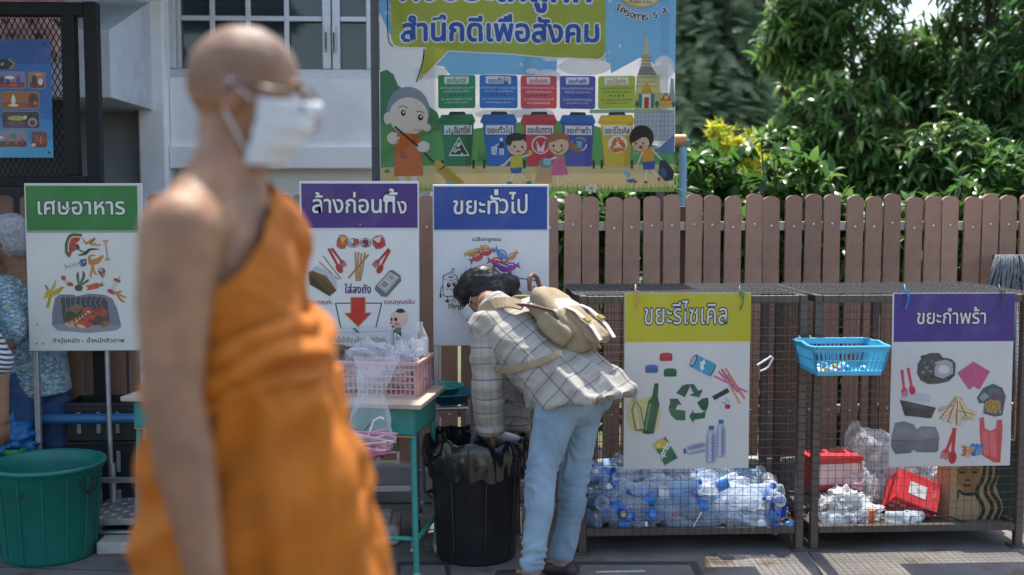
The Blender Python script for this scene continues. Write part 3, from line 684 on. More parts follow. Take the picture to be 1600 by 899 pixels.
def recycle(a, cx, cy, r, col, z, w=.42):
    """three chasing arrows, each bent round a corner of a triangle"""
    for k in range(3):
        b = R(120 * k)
        def T(x, y): return (cx + r * (x * math.cos(b) - y * math.sin(b)), cy + r * (x * math.sin(b) + y * math.cos(b)))
        a.poly([T(-.20, -.95), T(.22, -.95), T(.50, -.52), T(.68, -.60), T(.45, -.08), T(-.06, -.16), T(.14, -.30), T(-.01, -.56)], col, z)
        a.poly([T(-.24, -.93), T(-.05, -.50), T(-.33, -.12), T(-.70, -.34), T(-.46, -.76)], tuple(q * .8 for q in h(col)), z)
a.ell(m4 + 4, 655, 46, 40, '#f3efe0', 9); recycle(a, m4 + 4, 660, 40, '#e8823a', 10)
# boy monk with a broom, three children (plain clip-art figures)
SK, SKD = '#efdfcb', '#d9b99a'
def face(x, y, r, z, smile=True, hair=None, look=1):
    a.ell(x, y, r, r * .92, '#f0c8a2' if hair else SK, z)
    for s_ in (-1, 1): a.ell(x + s_ * r * .4 + look * r * .12, y + r * .02, r * .1, r * .15, '#2b2220', z + 1); a.ell(x + s_ * r * .58 + look * r * .1, y + r * .35, r * .16, r * .11, '#e8a08c', z + 1)
    if smile: a.ell(x + look * r * .12, y + r * .42, r * .25, r * .18, '#c0443c', z + 1, 0, 0, 180)
a.ell(140, 500, 96, 104, '#8d959d', 8); a.ell(48, 540, 18, 28, SK, 9); a.ell(142, 530, 88, 86, SK, 9); a.ell(222, 580, 20, 18, SK, 9)
a.ell(118, 515, 11, 14, '#2b2322', 10); a.ell(195, 535, 12, 14, '#2b2322', 10); a.curve([(95, 492), (118, 484), (138, 495)], 4, '#66605e', 10); a.curve([(175, 508), (200, 508), (212, 518)], 4, '#66605e', 10)
a.ell(120, 512, 4, 5, '#ffffff', 11); a.ell(197, 532, 4, 5, '#ffffff', 11); a.curve([(165, 590), (185, 596), (200, 590)], 3, '#b56a50', 10)
a.poly([(80, 625), (100, 605), (185, 610), (200, 650), (205, 800), (75, 803), (78, 700)], '#d9722c', 10); a.poly([(150, 612), (185, 610), (200, 650), (203, 740)], '#c05f22', 11); a.rect(102, 690, 133, 722, '#b5602a', 11)
a.ell(72, 630, 28, 28, SK, 10); a.ell(206, 668, 30, 26, SK, 13); a.rect(95, 803, 122, 830, SK, 9); a.rect(150, 803, 178, 832, SK, 9)
a.line([(82, 580), (185, 668), (255, 742)], 10, '#3a2d28', 12)
a.poly([(248, 742), (275, 728), (395, 835), (330, 845), (280, 790)], '#cfae3f', 12); a.line([(280, 775), (305, 755)], 7, '#4a4030', 13)
for q in range(5): a.line([(290 + q * 6, 775 - q * 3), (340 + q * 12, 838 - q * 2)], 2, '#a38427', 13)
# boy
a.ell(625, 640, 46, 36, '#241f22', 10); a.poly([(590, 640), (600, 612), (668, 610), (672, 640)], '#241f22', 11); face(632, 668, 44, 11, True, '#222'); a.poly([(585, 655), (592, 625), (660, 622), (650, 640), (612, 642), (600, 665)], '#241f22', 14)
a.poly([(603, 712), (652, 708), (655, 765), (600, 768)], '#d7c63c', 12); a.poly([(600, 765), (655, 762), (648, 790), (606, 790)], '#2f64a8', 12)
a.line([(605, 718), (575, 750), (560, 755)], 9, SK, 11); a.line([(652, 715), (688, 705)], 9, SK, 11); a.ell(690, 695, 12, 12, '#e3b45c', 12)
a.line([(615, 790), (600, 832)], 10, SK, 11); a.line([(640, 790), (680, 828)], 10, SK, 11); a.ell(596, 834, 13, 7, '#3a9a98', 12); a.ell(686, 832, 13, 7, '#3a9a98', 12)
# girl in pink
a.ell(820, 645, 56, 46, '#a9744f', 10); a.poly([(850, 640), (900, 655), (935, 690), (900, 690), (860, 670)], '#a9744f', 10); face(822, 662, 46, 11, False, '#a66', -1); a.curve([(800, 682), (820, 694), (842, 680)], 5, '#b5433c', 14); a.poly([(776, 650), (790, 615), (840, 605), (872, 640), (830, 632)], '#a9744f', 14)
a.poly([(805, 708), (845, 708), (866, 795), (785, 800)], '#e36a98', 12); a.line([(810, 715), (775, 730)], 9, SK, 13); a.poly([(730, 745), (755, 725), (795, 735), (790, 835), (712, 830)], '#cfa878', 12); a.ell(762, 742, 32, 22, '#8a8a8a', 13); a.rect(752, 722, 785, 752, '#9cc7e0', 14)
a.line([(815, 798), (818, 845)], 9, SK, 11); a.line([(845, 795), (872, 825)], 9, SK, 11)
# girl with sack
a.ell(1202, 625, 56, 58, '#26211f', 10); face(1198, 650, 40, 11, False, '#222', -1); a.poly([(1150, 640), (1160, 590), (1215, 580), (1240, 625), (1205, 622), (1165, 648)], '#26211f', 14); a.ell(1200, 668, 9, 8, '#b5433c', 14)
a.poly([(1203, 680), (1255, 672), (1260, 730), (1210, 738)], '#eba02f', 12); a.poly([(1208, 735), (1262, 728), (1262, 770), (1212, 772)], '#2f57a0', 12); a.line([(1208, 690), (1185, 750)], 7, SK, 13); a.line([(1252, 682), (1292, 725)], 7, SK, 13)
a.line([(1225, 770), (1222, 830)], 8, SK, 11); a.line([(1250, 770), (1280, 815)], 8, SK, 11); a.ell(1222, 830, 9, 6, '#a83d34', 12); a.ell(1280, 816, 6, 10, '#a83d34', 12)
a.poly([(1285, 730), (1310, 728), (1350, 780), (1345, 820), (1310, 825), (1278, 790)], '#1d2735', 12); a.ell(1300, 785, 14, 24, '#3a5f86', 13, -20)
a.poly([(1120, 780), (1140, 773), (1158, 800), (1140, 812)], '#8dbbe0', 7); a.poly([(1130, 820), (1165, 812), (1185, 825), (1150, 834)], '#4c7aa8', 7); a.ell(1175, 827, 10, 7, '#c24438', 8); a.poly([(305, 832), (325, 822), (345, 840), (315, 845)], '#8dbbe0', 14)
for q in range(7): a.ell(972 + 22 * math.cos(q * .9), 858 + 14 * math.sin(q * .9), 11, 7, '#efede6', 8, q * 51)
a.ell(972, 858, 9, 8, '#e0b53e', 9)
def bwave(u, v):
    v2 = v + .0
    d = .012 * math.sin(7.5 * u + 2.2 * v) + .008 * math.sin(17 * u - 9 * v + 1) + .010 * noise.noise(Vector((u * 2.2 + v * 1.4, v * 3.5, 3)))
    d += .010 * math.exp(-((u + .55 + .5 * v) / .05) ** 2) - .009 * math.exp(-((u - .30 - .35 * v) / .045) ** 2) + .008 * math.exp(-((v - .62 * u + .02) / .04) ** 2)
    return d
ban = thing('banner', 'big vinyl banner with cartoon children and five coloured bins above the fence', 'banner', (a.center.x, 5.72, 0))
M0 = a.center - Vector(ban.location)
bo = a.build('printed_sheet', M_BANNER, ban, 60, 40, bwave, M0)
wires = MB(); (u0, v0), (u1, v1) = a.uv(14, -270), a.uv(1352, 874)
for (u, v), (du, dv) in (((u0, v0), (-.5, .22)), ((u0, v1), (-.45, -.1)), ((u1, v0), (.4, .35)), ((u1, v1 + .02), (.14, -.04))):
    p = a.center + Vector((u, bwave(u, v) + .002, v)); MB().tube([p, p + Vector((du, .08, dv))], .0025, 6).build('rope', mat('rope_grey', (.25, .24, .22), .8), ban)
wires.tube([a.center + Vector((u0 - .02, .03, v0 + .012)), a.center + Vector((u1 + .02, .03, v0 + .012))], .012, 8)
wires.build('top_rail', mat('rope_grey', (.25, .24, .22), .8), ban)
for u in (u0 - .03, (u0 + u1) / 2, u1 - .05): MB().bbox(a.center.x + u - .02, 5.80, .2, a.center.x + u + .02, 5.84, a.center.z + v0 + .05, .004).build('support_post', mat('banner_post', (.09, .09, .09), .6), ban)

# ---- blue photo poster on the mesh gate
a = Art(0, 0, 2.997, 40, 155, 5.475)
a.rect(-150, 183, 243, 740, '#2467a8', 0)
a.poly([(-150, 183), (243, 183), (243, 300), (-150, 300)], '#1f4f96', 1); a.rect(-150, 560, 244, 740, '#2f86bb', 1); a.rect(-150, 660, 245, 740, '#3f9dc4', 2)
a.text('ภาพกิจกรรม 5 ส', -140, 216, 3, 236, '#e8e6df', 3)
a.poly([(-80, 280), (50, 277), (60, 290), (74, 300), (60, 312), (50, 325), (-80, 325)], '#17171b', 3); a.line([(45, 278), (60, 290), (73, 301), (60, 312), (48, 323)], 5, '#c9a83a', 4); a.text('ชั้นที่ 2 ส', -70, 290, 22, 308, '#d9d4c4', 4)
def photo(x0, y0, x1, y1, sky_, gnd, things_):
    a.rrect(x0 - 2, y0 - 2, x1 + 2, y1 + 2, 12, '#b9925a', 3); a.rrect(x0, y0, x1, y1, 11, sky_, 4); a.poly([(x0 + 3, y0 + (y1 - y0) * .65), (x1 - 2, y0 + (y1 - y0) * .62), (x1 - 6, y1 - 3), (x0 + 8, y1 - 2)], gnd, 5)
    for fx, fy, rx, ry, c in things_: a.ell(x0 + (x1 - x0) * fx, y0 + (y1 - y0) * fy, rx, ry, c, 6)
photo(-60, 338, 120, 414, '#8a7aa0', '#8d3a34', ((.6, .35, 22, 8, '#e9e3d3'), (.82, .55, 9, 26, '#5f4a86'), (.55, .6, 7, 14, '#4a3a50'), (.7, .8, 20, 7, '#c95a3a'), (.4, .5, 10, 18, '#3d3550')))
photo(135, 338, 212, 414, '#a9745e', '#6d3630', ((.35, .5, 12, 26, '#4a2f28'), (.72, .6, 11, 16, '#dfd8cf'), (.6, .15, 18, 5, '#d9a38c')))
photo(8, 432, 182, 510, '#a8612a', '#8c4a1c', ((.32, .5, 10, 24, '#e6d6b8'), (.32, .8, 24, 7, '#e9cf8c'), (.85, .5, 22, 34, '#5a3018'), (.32, .28, 4, 12, '#efe6cf'), (.9, .65, 9, 10, '#b97a4a')))
photo(10, 524, 182, 601, '#23212e', '#4a2f55', ((.4, .4, 44, 12, '#b9a02f'), (.25, .7, 14, 10, '#7d2f3a'), (.5, .72, 14, 10, '#7d2f3a'), (.82, .65, 22, 22, '#a98f8a'), (.82, .68, 13, 14, '#6d3a34'), (.62, .35, 9, 9, '#d9cf9a')))
photo(-60, 616, 124, 692, '#8d8590', '#5a2f38', ((.65, .3, 16, 14, '#5d7a62'), (.5, .65, 7, 16, '#b3542f'), (.72, .65, 7, 16, '#c2602f'), (.88, .65, 6, 15, '#a3482f'), (.3, .4, 20, 8, '#d8d3d0')))
photo(143, 616, 217, 692, '#6a4650', '#7a2f34', ((.35, .5, 6, 20, '#c0562f'), (.6, .55, 6, 20, '#d06a3a'), (.8, .55, 6, 18, '#a8442f'), (.15, .85, 10, 8, '#dcd6d0')))
for x, y in ((212, 208), (225, 716)): a.ell(x, y, 6, 6, '#22282c', 4)
po = a.build('poster', M_PRINT, None, 8, 10, lambda u, v: .008 * math.sin(6 * v + 4 * u) - .012 * max(0, u - .08) * 4)
po.location = a.center; tag(po, 'blue poster with rows of small temple photos tied on the black mesh', 'poster')

# ---- helpers for the clip-art drawings
def fork(a, x, y, L, rot, c, z):
    def T(u, v): return (x + u * math.cos(R(rot)) - v * math.sin(R(rot)), y + u * math.sin(R(rot)) + v * math.cos(R(rot)))
    w = L * .055
    a.poly([T(-w, -L * .5), T(w, -L * .5), T(w * .8, L * .15), T(-w * .8, L * .15)], c, z); a.poly([T(-w * .8, L * .15), T(w * .8, L * .15), T(w * 2.2, L * .27), T(-w * 2.2, L * .27)], c, z)
    for q in (-1.7, -.55, .55, 1.7): a.poly([T(w * (q - .4), L * .26), T(w * (q + .4), L * .26), T(w * (q + .3), L * .5), T(w * (q - .3), L * .5)], c, z)
def spoon(a, x, y, L, rot, c, z):
    def T(u, v): return (x + u * math.cos(R(rot)) - v * math.sin(R(rot)), y + u * math.sin(R(rot)) + v * math.cos(R(rot)))
    w = L * .055; a.poly([T(-w, -L * .5), T(w, -L * .5), T(w * .8, L * .25), T(-w * .8, L * .25)], c, z); q = T(0, L * .34); a.ell(q[0], q[1], L * .12, L * .19, c, z, rot); a.ell(q[0], q[1], L * .07, L * .13, tuple(k * .7 for k in h(c)), z + 1, rot)
def stick(a, x0, y0, x1, y1, w, c, z): a.line([(x0, y0), (x1, y1)], w, c, z)

def sign_stand(cx, cy, Y, art, label, legs, group, foot=None, depth=.02, thick=.016):
    """board on two steel legs; art already holds the drawing in its own layers"""
    base = Vector((art.center.x, Y, 0)); t = thing('sign_stand', label, 'sign', base, group)
    xs = [p.x for p in art.mb.v]; zs_ = [p.z for p in art.mb.v]; x0, x1, z0, z1 = min(xs), max(xs), min(zs_), max(zs_)
    c = art.center
    MB().bbox(c.x + x0 - .004, Y + .002, c.z + z0 - .004, c.x + x1 + .004, Y + thick, c.z + z1 + .004, .003).build('panel', mat('panel_white', (.66, .66, .64), .5, .05, 8), t)
    art.build('printed_face', M_PRINT, t, loc_off=c - base)
    for px, top in legs:
        lx = PX(px, Y + .03)
        MB().bbox(lx - .0125, Y + thick + .001, 0.012, lx + .0125, Y + thick + .026, c.z + top * z1, .003).bbox(lx - .016, Y - .16, 0.0, lx + .016, Y + .22, .011, .003).build('leg', M_STEEL, t)
    MB().bbox(PX(legs[0][0], Y + .03) + .013, Y + thick + .003, .22, PX(legs[1][0], Y + .03) - .013, Y + thick + .023, .245, .003).build('crossbar', M_STEEL, t)
    return t
# ---- green food waste board
a = Art(0, 270, 3.1, 132, 419, 5.20)
a.rect(133, 58, 692, 862, '#e9e5da', 0); a.rect(134, 60, 690, 290, '#cfd3c3', 1); a.rect(137, 66, 674, 281, '#2f8038', 2); a.rect(676, 66, 690, 862, '#d9d6cb', 2); a.rect(137, 283, 674, 291, '#8fa884', 3)
a.text('เศษอาหาร', 194, 138, 612, 204, '#eeede5', 4, .012, '#21271f', .035)
a.text('ทำปุ๋ยหมัก - น้ำหมักชีวภาพ', 244, 800, 594, 832, '#2b2620', 3, .008)
a.poly([(352, 300), (402, 304), (388, 330), (370, 345), (375, 372), (352, 385), (340, 410), (322, 380), (326, 330)], '#c43a34', 3); a.curve([(402, 303), (350, 302), (326, 340), (324, 385), (340, 408)], 12, '#2f6b2c', 4); a.curve([(398, 312), (354, 314), (336, 345), (335, 385)], 5, '#e9d9a8', 5)
for q in range(3): a.ell(370 - q * 13, 325 + q * 22, 3, 5, '#3a1d1a', 5)
a.curve([(405, 318), (420, 342), (440, 330), (448, 318)], 12, '#d68a2e', 3, True); a.curve([(430, 335), (455, 350), (470, 335)], 11, '#d68a2e', 3, True); a.curve([(452, 345), (480, 352), (493, 345)], 10, '#dca04a', 3, True); a.curve([(440, 345), (460, 322), (468, 318)], 8, '#7a3b22', 4, True)
a.line([(515, 340), (522, 412)], 9, '#d9a287', 3); [a.ell(x, y, 7, 7, '#d9a287', 3) for x, y in ((509, 333), (521, 332), (515, 421), (528, 419))]
a.curve([(380, 400), (415, 392), (440, 372), (490, 372)], 14, '#3a4a33', 3, True); a.poly([(366, 352), (380, 344), (390, 362), (378, 376)], '#5a2f33', 4); a.curve([(380, 366), (400, 382), (420, 384)], 6, '#45553a', 4)
a.line([(322, 458), (405, 432)], 3, '#9aa0ae', 3); a.ell(403, 436, 18, 17, '#45507c', 4); a.poly([(386, 424), (420, 416), (416, 452), (392, 456)], '#45507c', 4); a.poly([(305, 436), (326, 456), (308, 480), (322, 458)], '#45507c', 4); a.ell(408, 432, 4, 4, '#e7e7ea', 5)
for q in range(5): a.line([(335 + q * 13, 440 - q * 3), (343 + q * 13, 466 - q * 4)], 2.5, '#b9bcc6', 4)
a.poly([(428, 405), (445, 420), (470, 415), (500, 398), (504, 408), (478, 440), (455, 448), (440, 510), (432, 500), (444, 455), (430, 440)], '#d8872f', 3); a.curve([(452, 450), (458, 485), (472, 496)], 9, '#d8872f', 3, True); a.curve([(430, 428), (440, 402), (468, 402)], 8, '#c67228', 4, True)
a.ell(492, 478, 18, 18, '#8d5a4a', 3); a.ell(488, 472, 8, 8, '#d9b9a5', 4); a.poly([(478, 488), (500, 500), (512, 490), (496, 512)], '#a34a38', 4)
a.poly([(296, 505), (318, 495), (320, 520), (350, 530), (340, 552), (318, 545)], '#e0c3a2', 3); a.ell(306, 510, 13, 10, '#b8433c', 4, 50); a.ell(338, 540, 15, 9, '#b8433c', 4, 20); a.line([(322, 545), (354, 545)], 3, '#5a3a2a', 4)
a.ell(378, 558, 20, 16, '#6a2a3a', 3); a.curve([(380, 545), (375, 500), (378, 480)], 14, '#4a6a34', 4, True); a.curve([(384, 545), (405, 500), (400, 475)], 14, '#3f5f2e', 4, True); a.curve([(386, 548), (420, 525), (428, 515)], 12, '#55743a', 4, True); a.line([(378, 570), (392, 574)], 3, '#6a2a3a', 4)
a.poly([(412, 548), (470, 533), (486, 545), (474, 560), (415, 572), (424, 560)], '#d8552f', 3); a.poly([(480, 540), (498, 527), (492, 542), (508, 545), (486, 553)], '#4a8a3a', 4)
a.poly([(224, 548), (215, 545), (222, 570), (206, 612), (232, 600), (216, 655), (232, 655), (244, 605), (268, 592), (280, 588), (310, 552), (292, 552), (250, 575), (268, 545), (268, 515), (255, 545), (240, 570)], '#d2b02e', 3); a.line([(219, 545), (226, 562)], 6, '#7a4a2a', 4); a.curve([(244, 590), (232, 620), (226, 650)], 3, '#8a7a20', 4); a.curve([(250, 582), (280, 575), (302, 556)], 3, '#8a7a20', 4)
a.poly([(548, 515), (580, 530), (560, 545), (556, 560), (550, 585), (518, 575), (535, 560), (545, 545)], '#e4cdb0', 3); a.ell(566, 522, 19, 8, '#b8433c', 4, 25); a.ell(534, 576, 18, 10, '#b8433c', 4, 25); a.line([(570, 516), (582, 503)], 3, '#5a3a2a', 4)
a.curve([(515, 570), (545, 585), (570, 580), (595, 572)], 14, '#d8872f', 3, True); a.curve([(570, 585), (590, 600), (612, 605)], 10, '#d8872f', 3, True); a.curve([(560, 580), (580, 615), (606, 632)], 11, '#c9772a', 3, True)
a.poly([(262, 608), (285, 590), (350, 590), (365, 598), (430, 586), (500, 592), (540, 610), (562, 660), (580, 745), (560, 765), (420, 778), (270, 765), (244, 740), (246, 680)], '#827f87', 3)
a.poly([(285, 605), (350, 605), (430, 600), (498, 606), (516, 625), (526, 735), (310, 735), (300, 720)], '#4a4649', 4); a.poly([(245, 738), (310, 735), (526, 735), (580, 745), (560, 765), (420, 778), (270, 765)], '#9a979d', 4)
for x, y, rx, ry, c in ((350, 665, 45, 22, '#8a6a4e'), (335, 695, 28, 24, '#3c4a2a'), (420, 672, 30, 20, '#c74a30'), (485, 680, 32, 24, '#b8573e'), (400, 715, 40, 22, '#c9542e'), (460, 715, 40, 26, '#6a4436'), (340, 735, 34, 14, '#c8b48a'), (415, 742, 30, 10, '#d0502c'), (500, 735, 26, 14, '#8f7a55'), (365, 735, 16, 12, '#d05a30'), (385, 745, 22, 8, '#d8c6a2'), (440, 690, 18, 26, '#c4502c'), (310, 705, 8, 20, '#4d5a30'), (505, 705, 12, 16, '#7a4a3c')): a.ell(x, y, rx, ry, c, 5, (x * 7) % 50 - 25)
for q in range(26):
    x, y = 315 + (q * 83) % 200, 660 + (q * 47) % 82; a.ell(x, y, 5 + q % 6, 3 + q % 4, ('#d9834f', '#5f6a38', '#a33a2a', '#d9c6a0', '#7a3f2f')[q % 5], 7, q * 40)
for q in range(9): a.curve([(290 + q * 26, 598), (288 + q * 24, 630), (296 + q * 25, 655)], 2, '#a5a2a8', 6)
for x, y in ((172, 736), (166, 828), (198, 829)): a.ell(x, y, 4, 4, '#8a6a3a', 3)
sign_stand(0, 0, 5.20, a, 'green headed board about food scraps, leftmost sign, by the green bin', ((53, -.9), (221, -.9)), 'sign boards standing along the fence')
# ---- purple wash-first board
a = Art(450, 270, 3.1, 563, 414, 4.98)
a.rect(64, 48, 632, 842, '#eae8e2', 0); a.rect(70, 55, 630, 268, '#4b2a7b', 1); a.rect(64, 268, 628, 280, '#d5d5d8', 2)
a.text('ล้างก่อนท', 122, 96, 520, 196, '#efeeea', 3, .012, '#1b1524', .035)
a.text('ง', 532, 140, 576, 198, '#efeeea', 3, .012, '#1b1524', .035); a.text('ิ', 466, 112, 520, 138, '#efeeea', 3, .012, '#1b1524', .03); a.text('้', 494, 80, 532, 108, '#efeeea', 5, .012, '#1b1524', .03)
for x0, y0, x1, y1, c, r_ in ((240, 302, 288, 368, '#c9542f', 15), (288, 318, 345, 362, '#a8a4a4', 0), (352, 318, 402, 362, '#b5b0ae', 5), (412, 306, 470, 368, '#c8362f', -20)):
    mx_, my_ = (x0 + x1) / 2, (y0 + y1) / 2; dx, dy = (x1 - x0) / 2, (y1 - y0) / 2
    def q4(s_): return [(mx_ + (sx * dx * math.cos(R(r_)) - sy * dy * math.sin(R(r_))) * s_, my_ + (sx * dx * math.sin(R(r_)) + sy * dy * math.cos(R(r_))) * s_) for sx, sy in ((-1, -1), (1, -1), (1, 1), (-1, 1))]
    a.ell(mx_, my_, dx * 1.12, dy * 1.08, '#77777c', 2, r_); a.poly(q4(.9), c, 3)
    a.poly([q4(.8)[0], q4(.8)[1], q4(.1)[2], q4(.1)[3]], ('#e0b04a' if x0 < 250 else '#d9d5d0'), 4); a.ell(mx_ + 4, my_ + 8, 10, 6, ('#8a2a22' if x0 != 240 else '#d08a3a'), 5)
a.rect(318, 322, 345, 345, '#c0402f', 5); a.ell(376, 335, 16, 12, '#7a2f52', 5); a.rect(360, 352, 392, 358, '#a83a30', 5)
stick(a, 172, 404, 255, 514, 5, '#a9763e', 3); stick(a, 152, 432, 242, 516, 5, '#a9763e', 3)
spoon(a, 228, 425, 130, -28, '#c23430', 3); fork(a, 245, 410, 110, -36, '#b22c2a', 5); spoon(a, 465, 430, 125, 28, '#c23430', 3); fork(a, 452, 412, 115, 42, '#b22c2a', 5)
for x0, x1 in ((327, 330), (342, 333), (357, 342), (374, 350)): stick(a, x0, 392 - (x0 % 7), x1, 522, 9, '#b98a52', 3)
stick(a, 390, 398, 294, 508, 8, '#a8753c', 4)
a.poly([(98, 482), (140, 448), (228, 498), (236, 568), (180, 540), (118, 476)], '#c4c2c4', 3); a.poly([(98, 484), (118, 474), (234, 570), (200, 598), (104, 540)], '#67491f', 4); a.poly([(118, 474), (185, 500), (234, 570)], '#7d5a2c', 5); a.poly([(98, 484), (104, 540), (200, 598), (198, 588)], '#4a3414', 5)
a.poly([(424, 548), (492, 474), (508, 472), (546, 500), (548, 525), (476, 604), (452, 600), (418, 566)], '#6e6a6c', 3); a.poly([(430, 548), (494, 480), (540, 508), (474, 585)], '#b5b1b1', 4); a.poly([(440, 545), (468, 515), (500, 535), (472, 568)], '#d2cfcf', 5); a.poly([(474, 508), (496, 486), (530, 506), (506, 530)], '#d2cfcf', 5); a.poly([(446, 545), (466, 524), (490, 538), (470, 560)], '#8f8b8c', 6); a.poly([(480, 508), (496, 492), (520, 507), (504, 522)], '#a19d9e', 6)
a.text('ใส่ลงถัง', 274, 538, 400, 584, '#2a3768', 3, .03); a.text('ขอบคุณค่ะ', 88, 612, 212, 645, '#9c2f42', 3, .012); a.text('ขอบคุณครับ', 464, 614, 612, 645, '#9c2f42', 3, .012)
a.line([(302, 632), (228, 632), (252, 750)], 5, '#2d3432', 3); a.line([(372, 632), (452, 633), (424, 748)], 5, '#2d3432', 3)
a.poly([(300, 602), (374, 602), (374, 678), (406, 678), (336, 750), (268, 680), (300, 678)], '#d89a3a', 3); a.poly([(304, 606), (370, 606), (370, 682), (400, 682), (336, 744), (274, 684), (304, 682)], '#cf2f26', 4)
# thank-you girl and boy
a.ell(150, 740, 37, 40, '#efc58e', 3); a.ell(140, 715, 32, 18, '#9a5a3a', 4, -15); a.ell(136, 698, 16, 13, '#8a4a32', 4); a.ell(150, 745, 30, 28, '#efcb98', 5); a.curve([(158, 742), (168, 747), (178, 742)], 3, '#5a3a2a', 6); a.curve([(132, 745), (140, 750), (148, 745)], 3, '#5a3a2a', 6); a.ell(165, 755, 6, 4, '#e58f78', 6)
a.poly([(132, 785), (170, 780), (178, 832), (125, 832)], '#c0392e', 4); a.poly([(150, 770), (175, 785), (178, 800), (150, 800)], '#f0c98c', 5); a.poly([(125, 822), (180, 822), (182, 838), (122, 838)], '#d9a83a', 5)
a.ell(535, 710, 44, 42, '#efc3b5', 3); a.ell(545, 690, 32, 22, '#f0c9bd', 4); a.ell(543, 671, 20, 11, '#2a2426', 5); a.rect(520, 673, 568, 678, '#2a2426', 5); a.ell(520, 712, 8, 10, '#2b2220', 5); a.ell(500, 712, 5, 9, '#2b2220', 5); a.ell(526, 735, 14, 10, '#e48a86', 5); a.ell(497, 730, 8, 7, '#e48a86', 5); a.ell(507, 748, 8, 6, '#a83a3a', 5)
a.poly([(508, 765), (545, 760), (548, 815), (512, 815)], '#4a2f6a', 4); a.poly([(520, 752), (548, 752), (545, 775), (510, 778)], '#4f8a4f', 5); a.ell(562, 790, 14, 16, '#f1d9c8', 5)
a.ell(352, 252, 3, 3, '#d5d0e0', 3)
sign_stand(0, 0, 4.98, a, 'purple headed board with a red arrow pointing into a bin', ((482, -.9), (646, -.9)), 'sign boards standing along the fence')
# ---- blue general waste board
a = Art(660, 270, 3.1, 767, 415, 5.05)
a.rect(56, 64, 610, 836, '#e7e6e6', 0); a.rect(58, 70, 604, 276, '#1c489c', 1); a.rect(58, 276, 608, 284, '#b9c3d3', 2)
a.text('ขยะท', 152, 136, 366, 202, '#eceff0', 3, .012, '#14171d', .035); a.text('วไป', 374, 96, 508, 198, '#eceff0', 3, .012, '#14171d', .035); a.text('ั', 330, 112, 374, 132, '#eceff0', 3, .012, '#14171d', .03); a.text('่', 350, 84, 366, 110, '#eceff0', 5, .012, '#14171d', .03)
a.text('เปลือกลูกอม', 243, 312, 380, 338, '#302c2c', 3, .012)
def candy(x, y, L, rot, c):
    def T(u, v): return (x + u * math.cos(R(rot)) - v * math.sin(R(rot)), y + u * math.sin(R(rot)) + v * math.cos(R(rot)))
    d2 = tuple(q * .6 for q in h(c)); a.ell(x, y, L * .30, L * .22, d2, 3, rot); a.ell(x, y, L * .27, L * .19, c, 4, rot)
    for s_ in (-1, 1): a.poly([T(s_ * L * .22, 0), T(s_ * L * .5, -L * .19), T(s_ * L * .44, 0), T(s_ * L * .5, L * .19)], c, 4); a.line([T(s_ * L * .26, 0), T(s_ * L * .46, L * .08)], L * .03, d2, 5)
    a.curve([T(-L * .15, -L * .08), T(0, -L * .12), T(L * .15, -L * .07)], L * .05, '#f0e2dc', 5)
for x, y, L, r_, c in ((236, 390, 70, -10, '#c9a02e'), (262, 382, 74, -25, '#d08a32'), (308, 364, 60, 15, '#d4a83a'), (268, 408, 92, -30, '#d0483c'), (312, 385, 80, -15, '#c43c4a'), (385, 395, 96, 38, '#5f8fc9'), (435, 405, 72, -40, '#dd8a4e'), (362, 432, 100, 8, '#c94a5c'), (392, 460, 96, 18, '#8a3a9a'), (428, 455, 92, -10, '#a040a4'), (375, 450, 70, 10, '#7a3592'), (420, 480, 40, 60, '#8a3a9a')): candy(x, y, L, r_, c)
# paper rolls
OUT = '#3a3a3e'
a.rrect(98, 495, 172, 600, 14, OUT, 3); a.rrect(102, 499, 168, 596, 12, '#efeeee', 4); a.ell(136, 508, 36, 14, OUT, 5); a.ell(136, 508, 33, 11.5, '#e8e5e3', 6); a.ell(138, 506, 15, 5, '#8d7c70', 7)
a.poly([(100, 500), (140, 480), (146, 464), (156, 464), (158, 496)], '#bdbdbf', 5); a.line([(100, 498), (140, 480), (146, 464), (157, 464)], 3, OUT, 6)
for x in (127, 158): a.ell(x, 543, 9, 13, '#232326', 6); a.ell(x + 3, 538, 3, 4, '#ffffff', 7)
a.ell(120, 565, 7, 4, '#e2a08a', 6); a.curve([(135, 560), (143, 568), (151, 560)], 3, OUT, 6)
a.curve([(100, 545), (88, 565), (90, 590)], 4, OUT, 3); a.ell(88, 595, 6, 10, OUT, 3); a.line([(122, 600), (122, 618)], 4, OUT, 3); a.ell(120, 622, 10, 7, OUT, 3)
a.poly([(452, 512), (552, 520), (562, 585), (445, 590)], '#eeedec', 3); a.line([(442, 545), (452, 512), (560, 522)], 4, OUT, 4); a.ell(540, 560, 24, 38, OUT, 4); a.ell(540, 560, 21, 35, '#efeeed', 5); a.ell(541, 560, 7, 12, '#8d8079', 6); a.line([(440, 508), (565, 522)], 2, OUT, 4)
a.text('ทิชชู่', 126, 632, 186, 664, '#2c2a2a', 3, .012)
sign_stand(0, 0, 5.05, a, 'blue headed board with drawn sweets and paper rolls behind the bending woman', ((681, -.9), (846, -.9)), 'sign boards standing along the fence')
a.mb = None

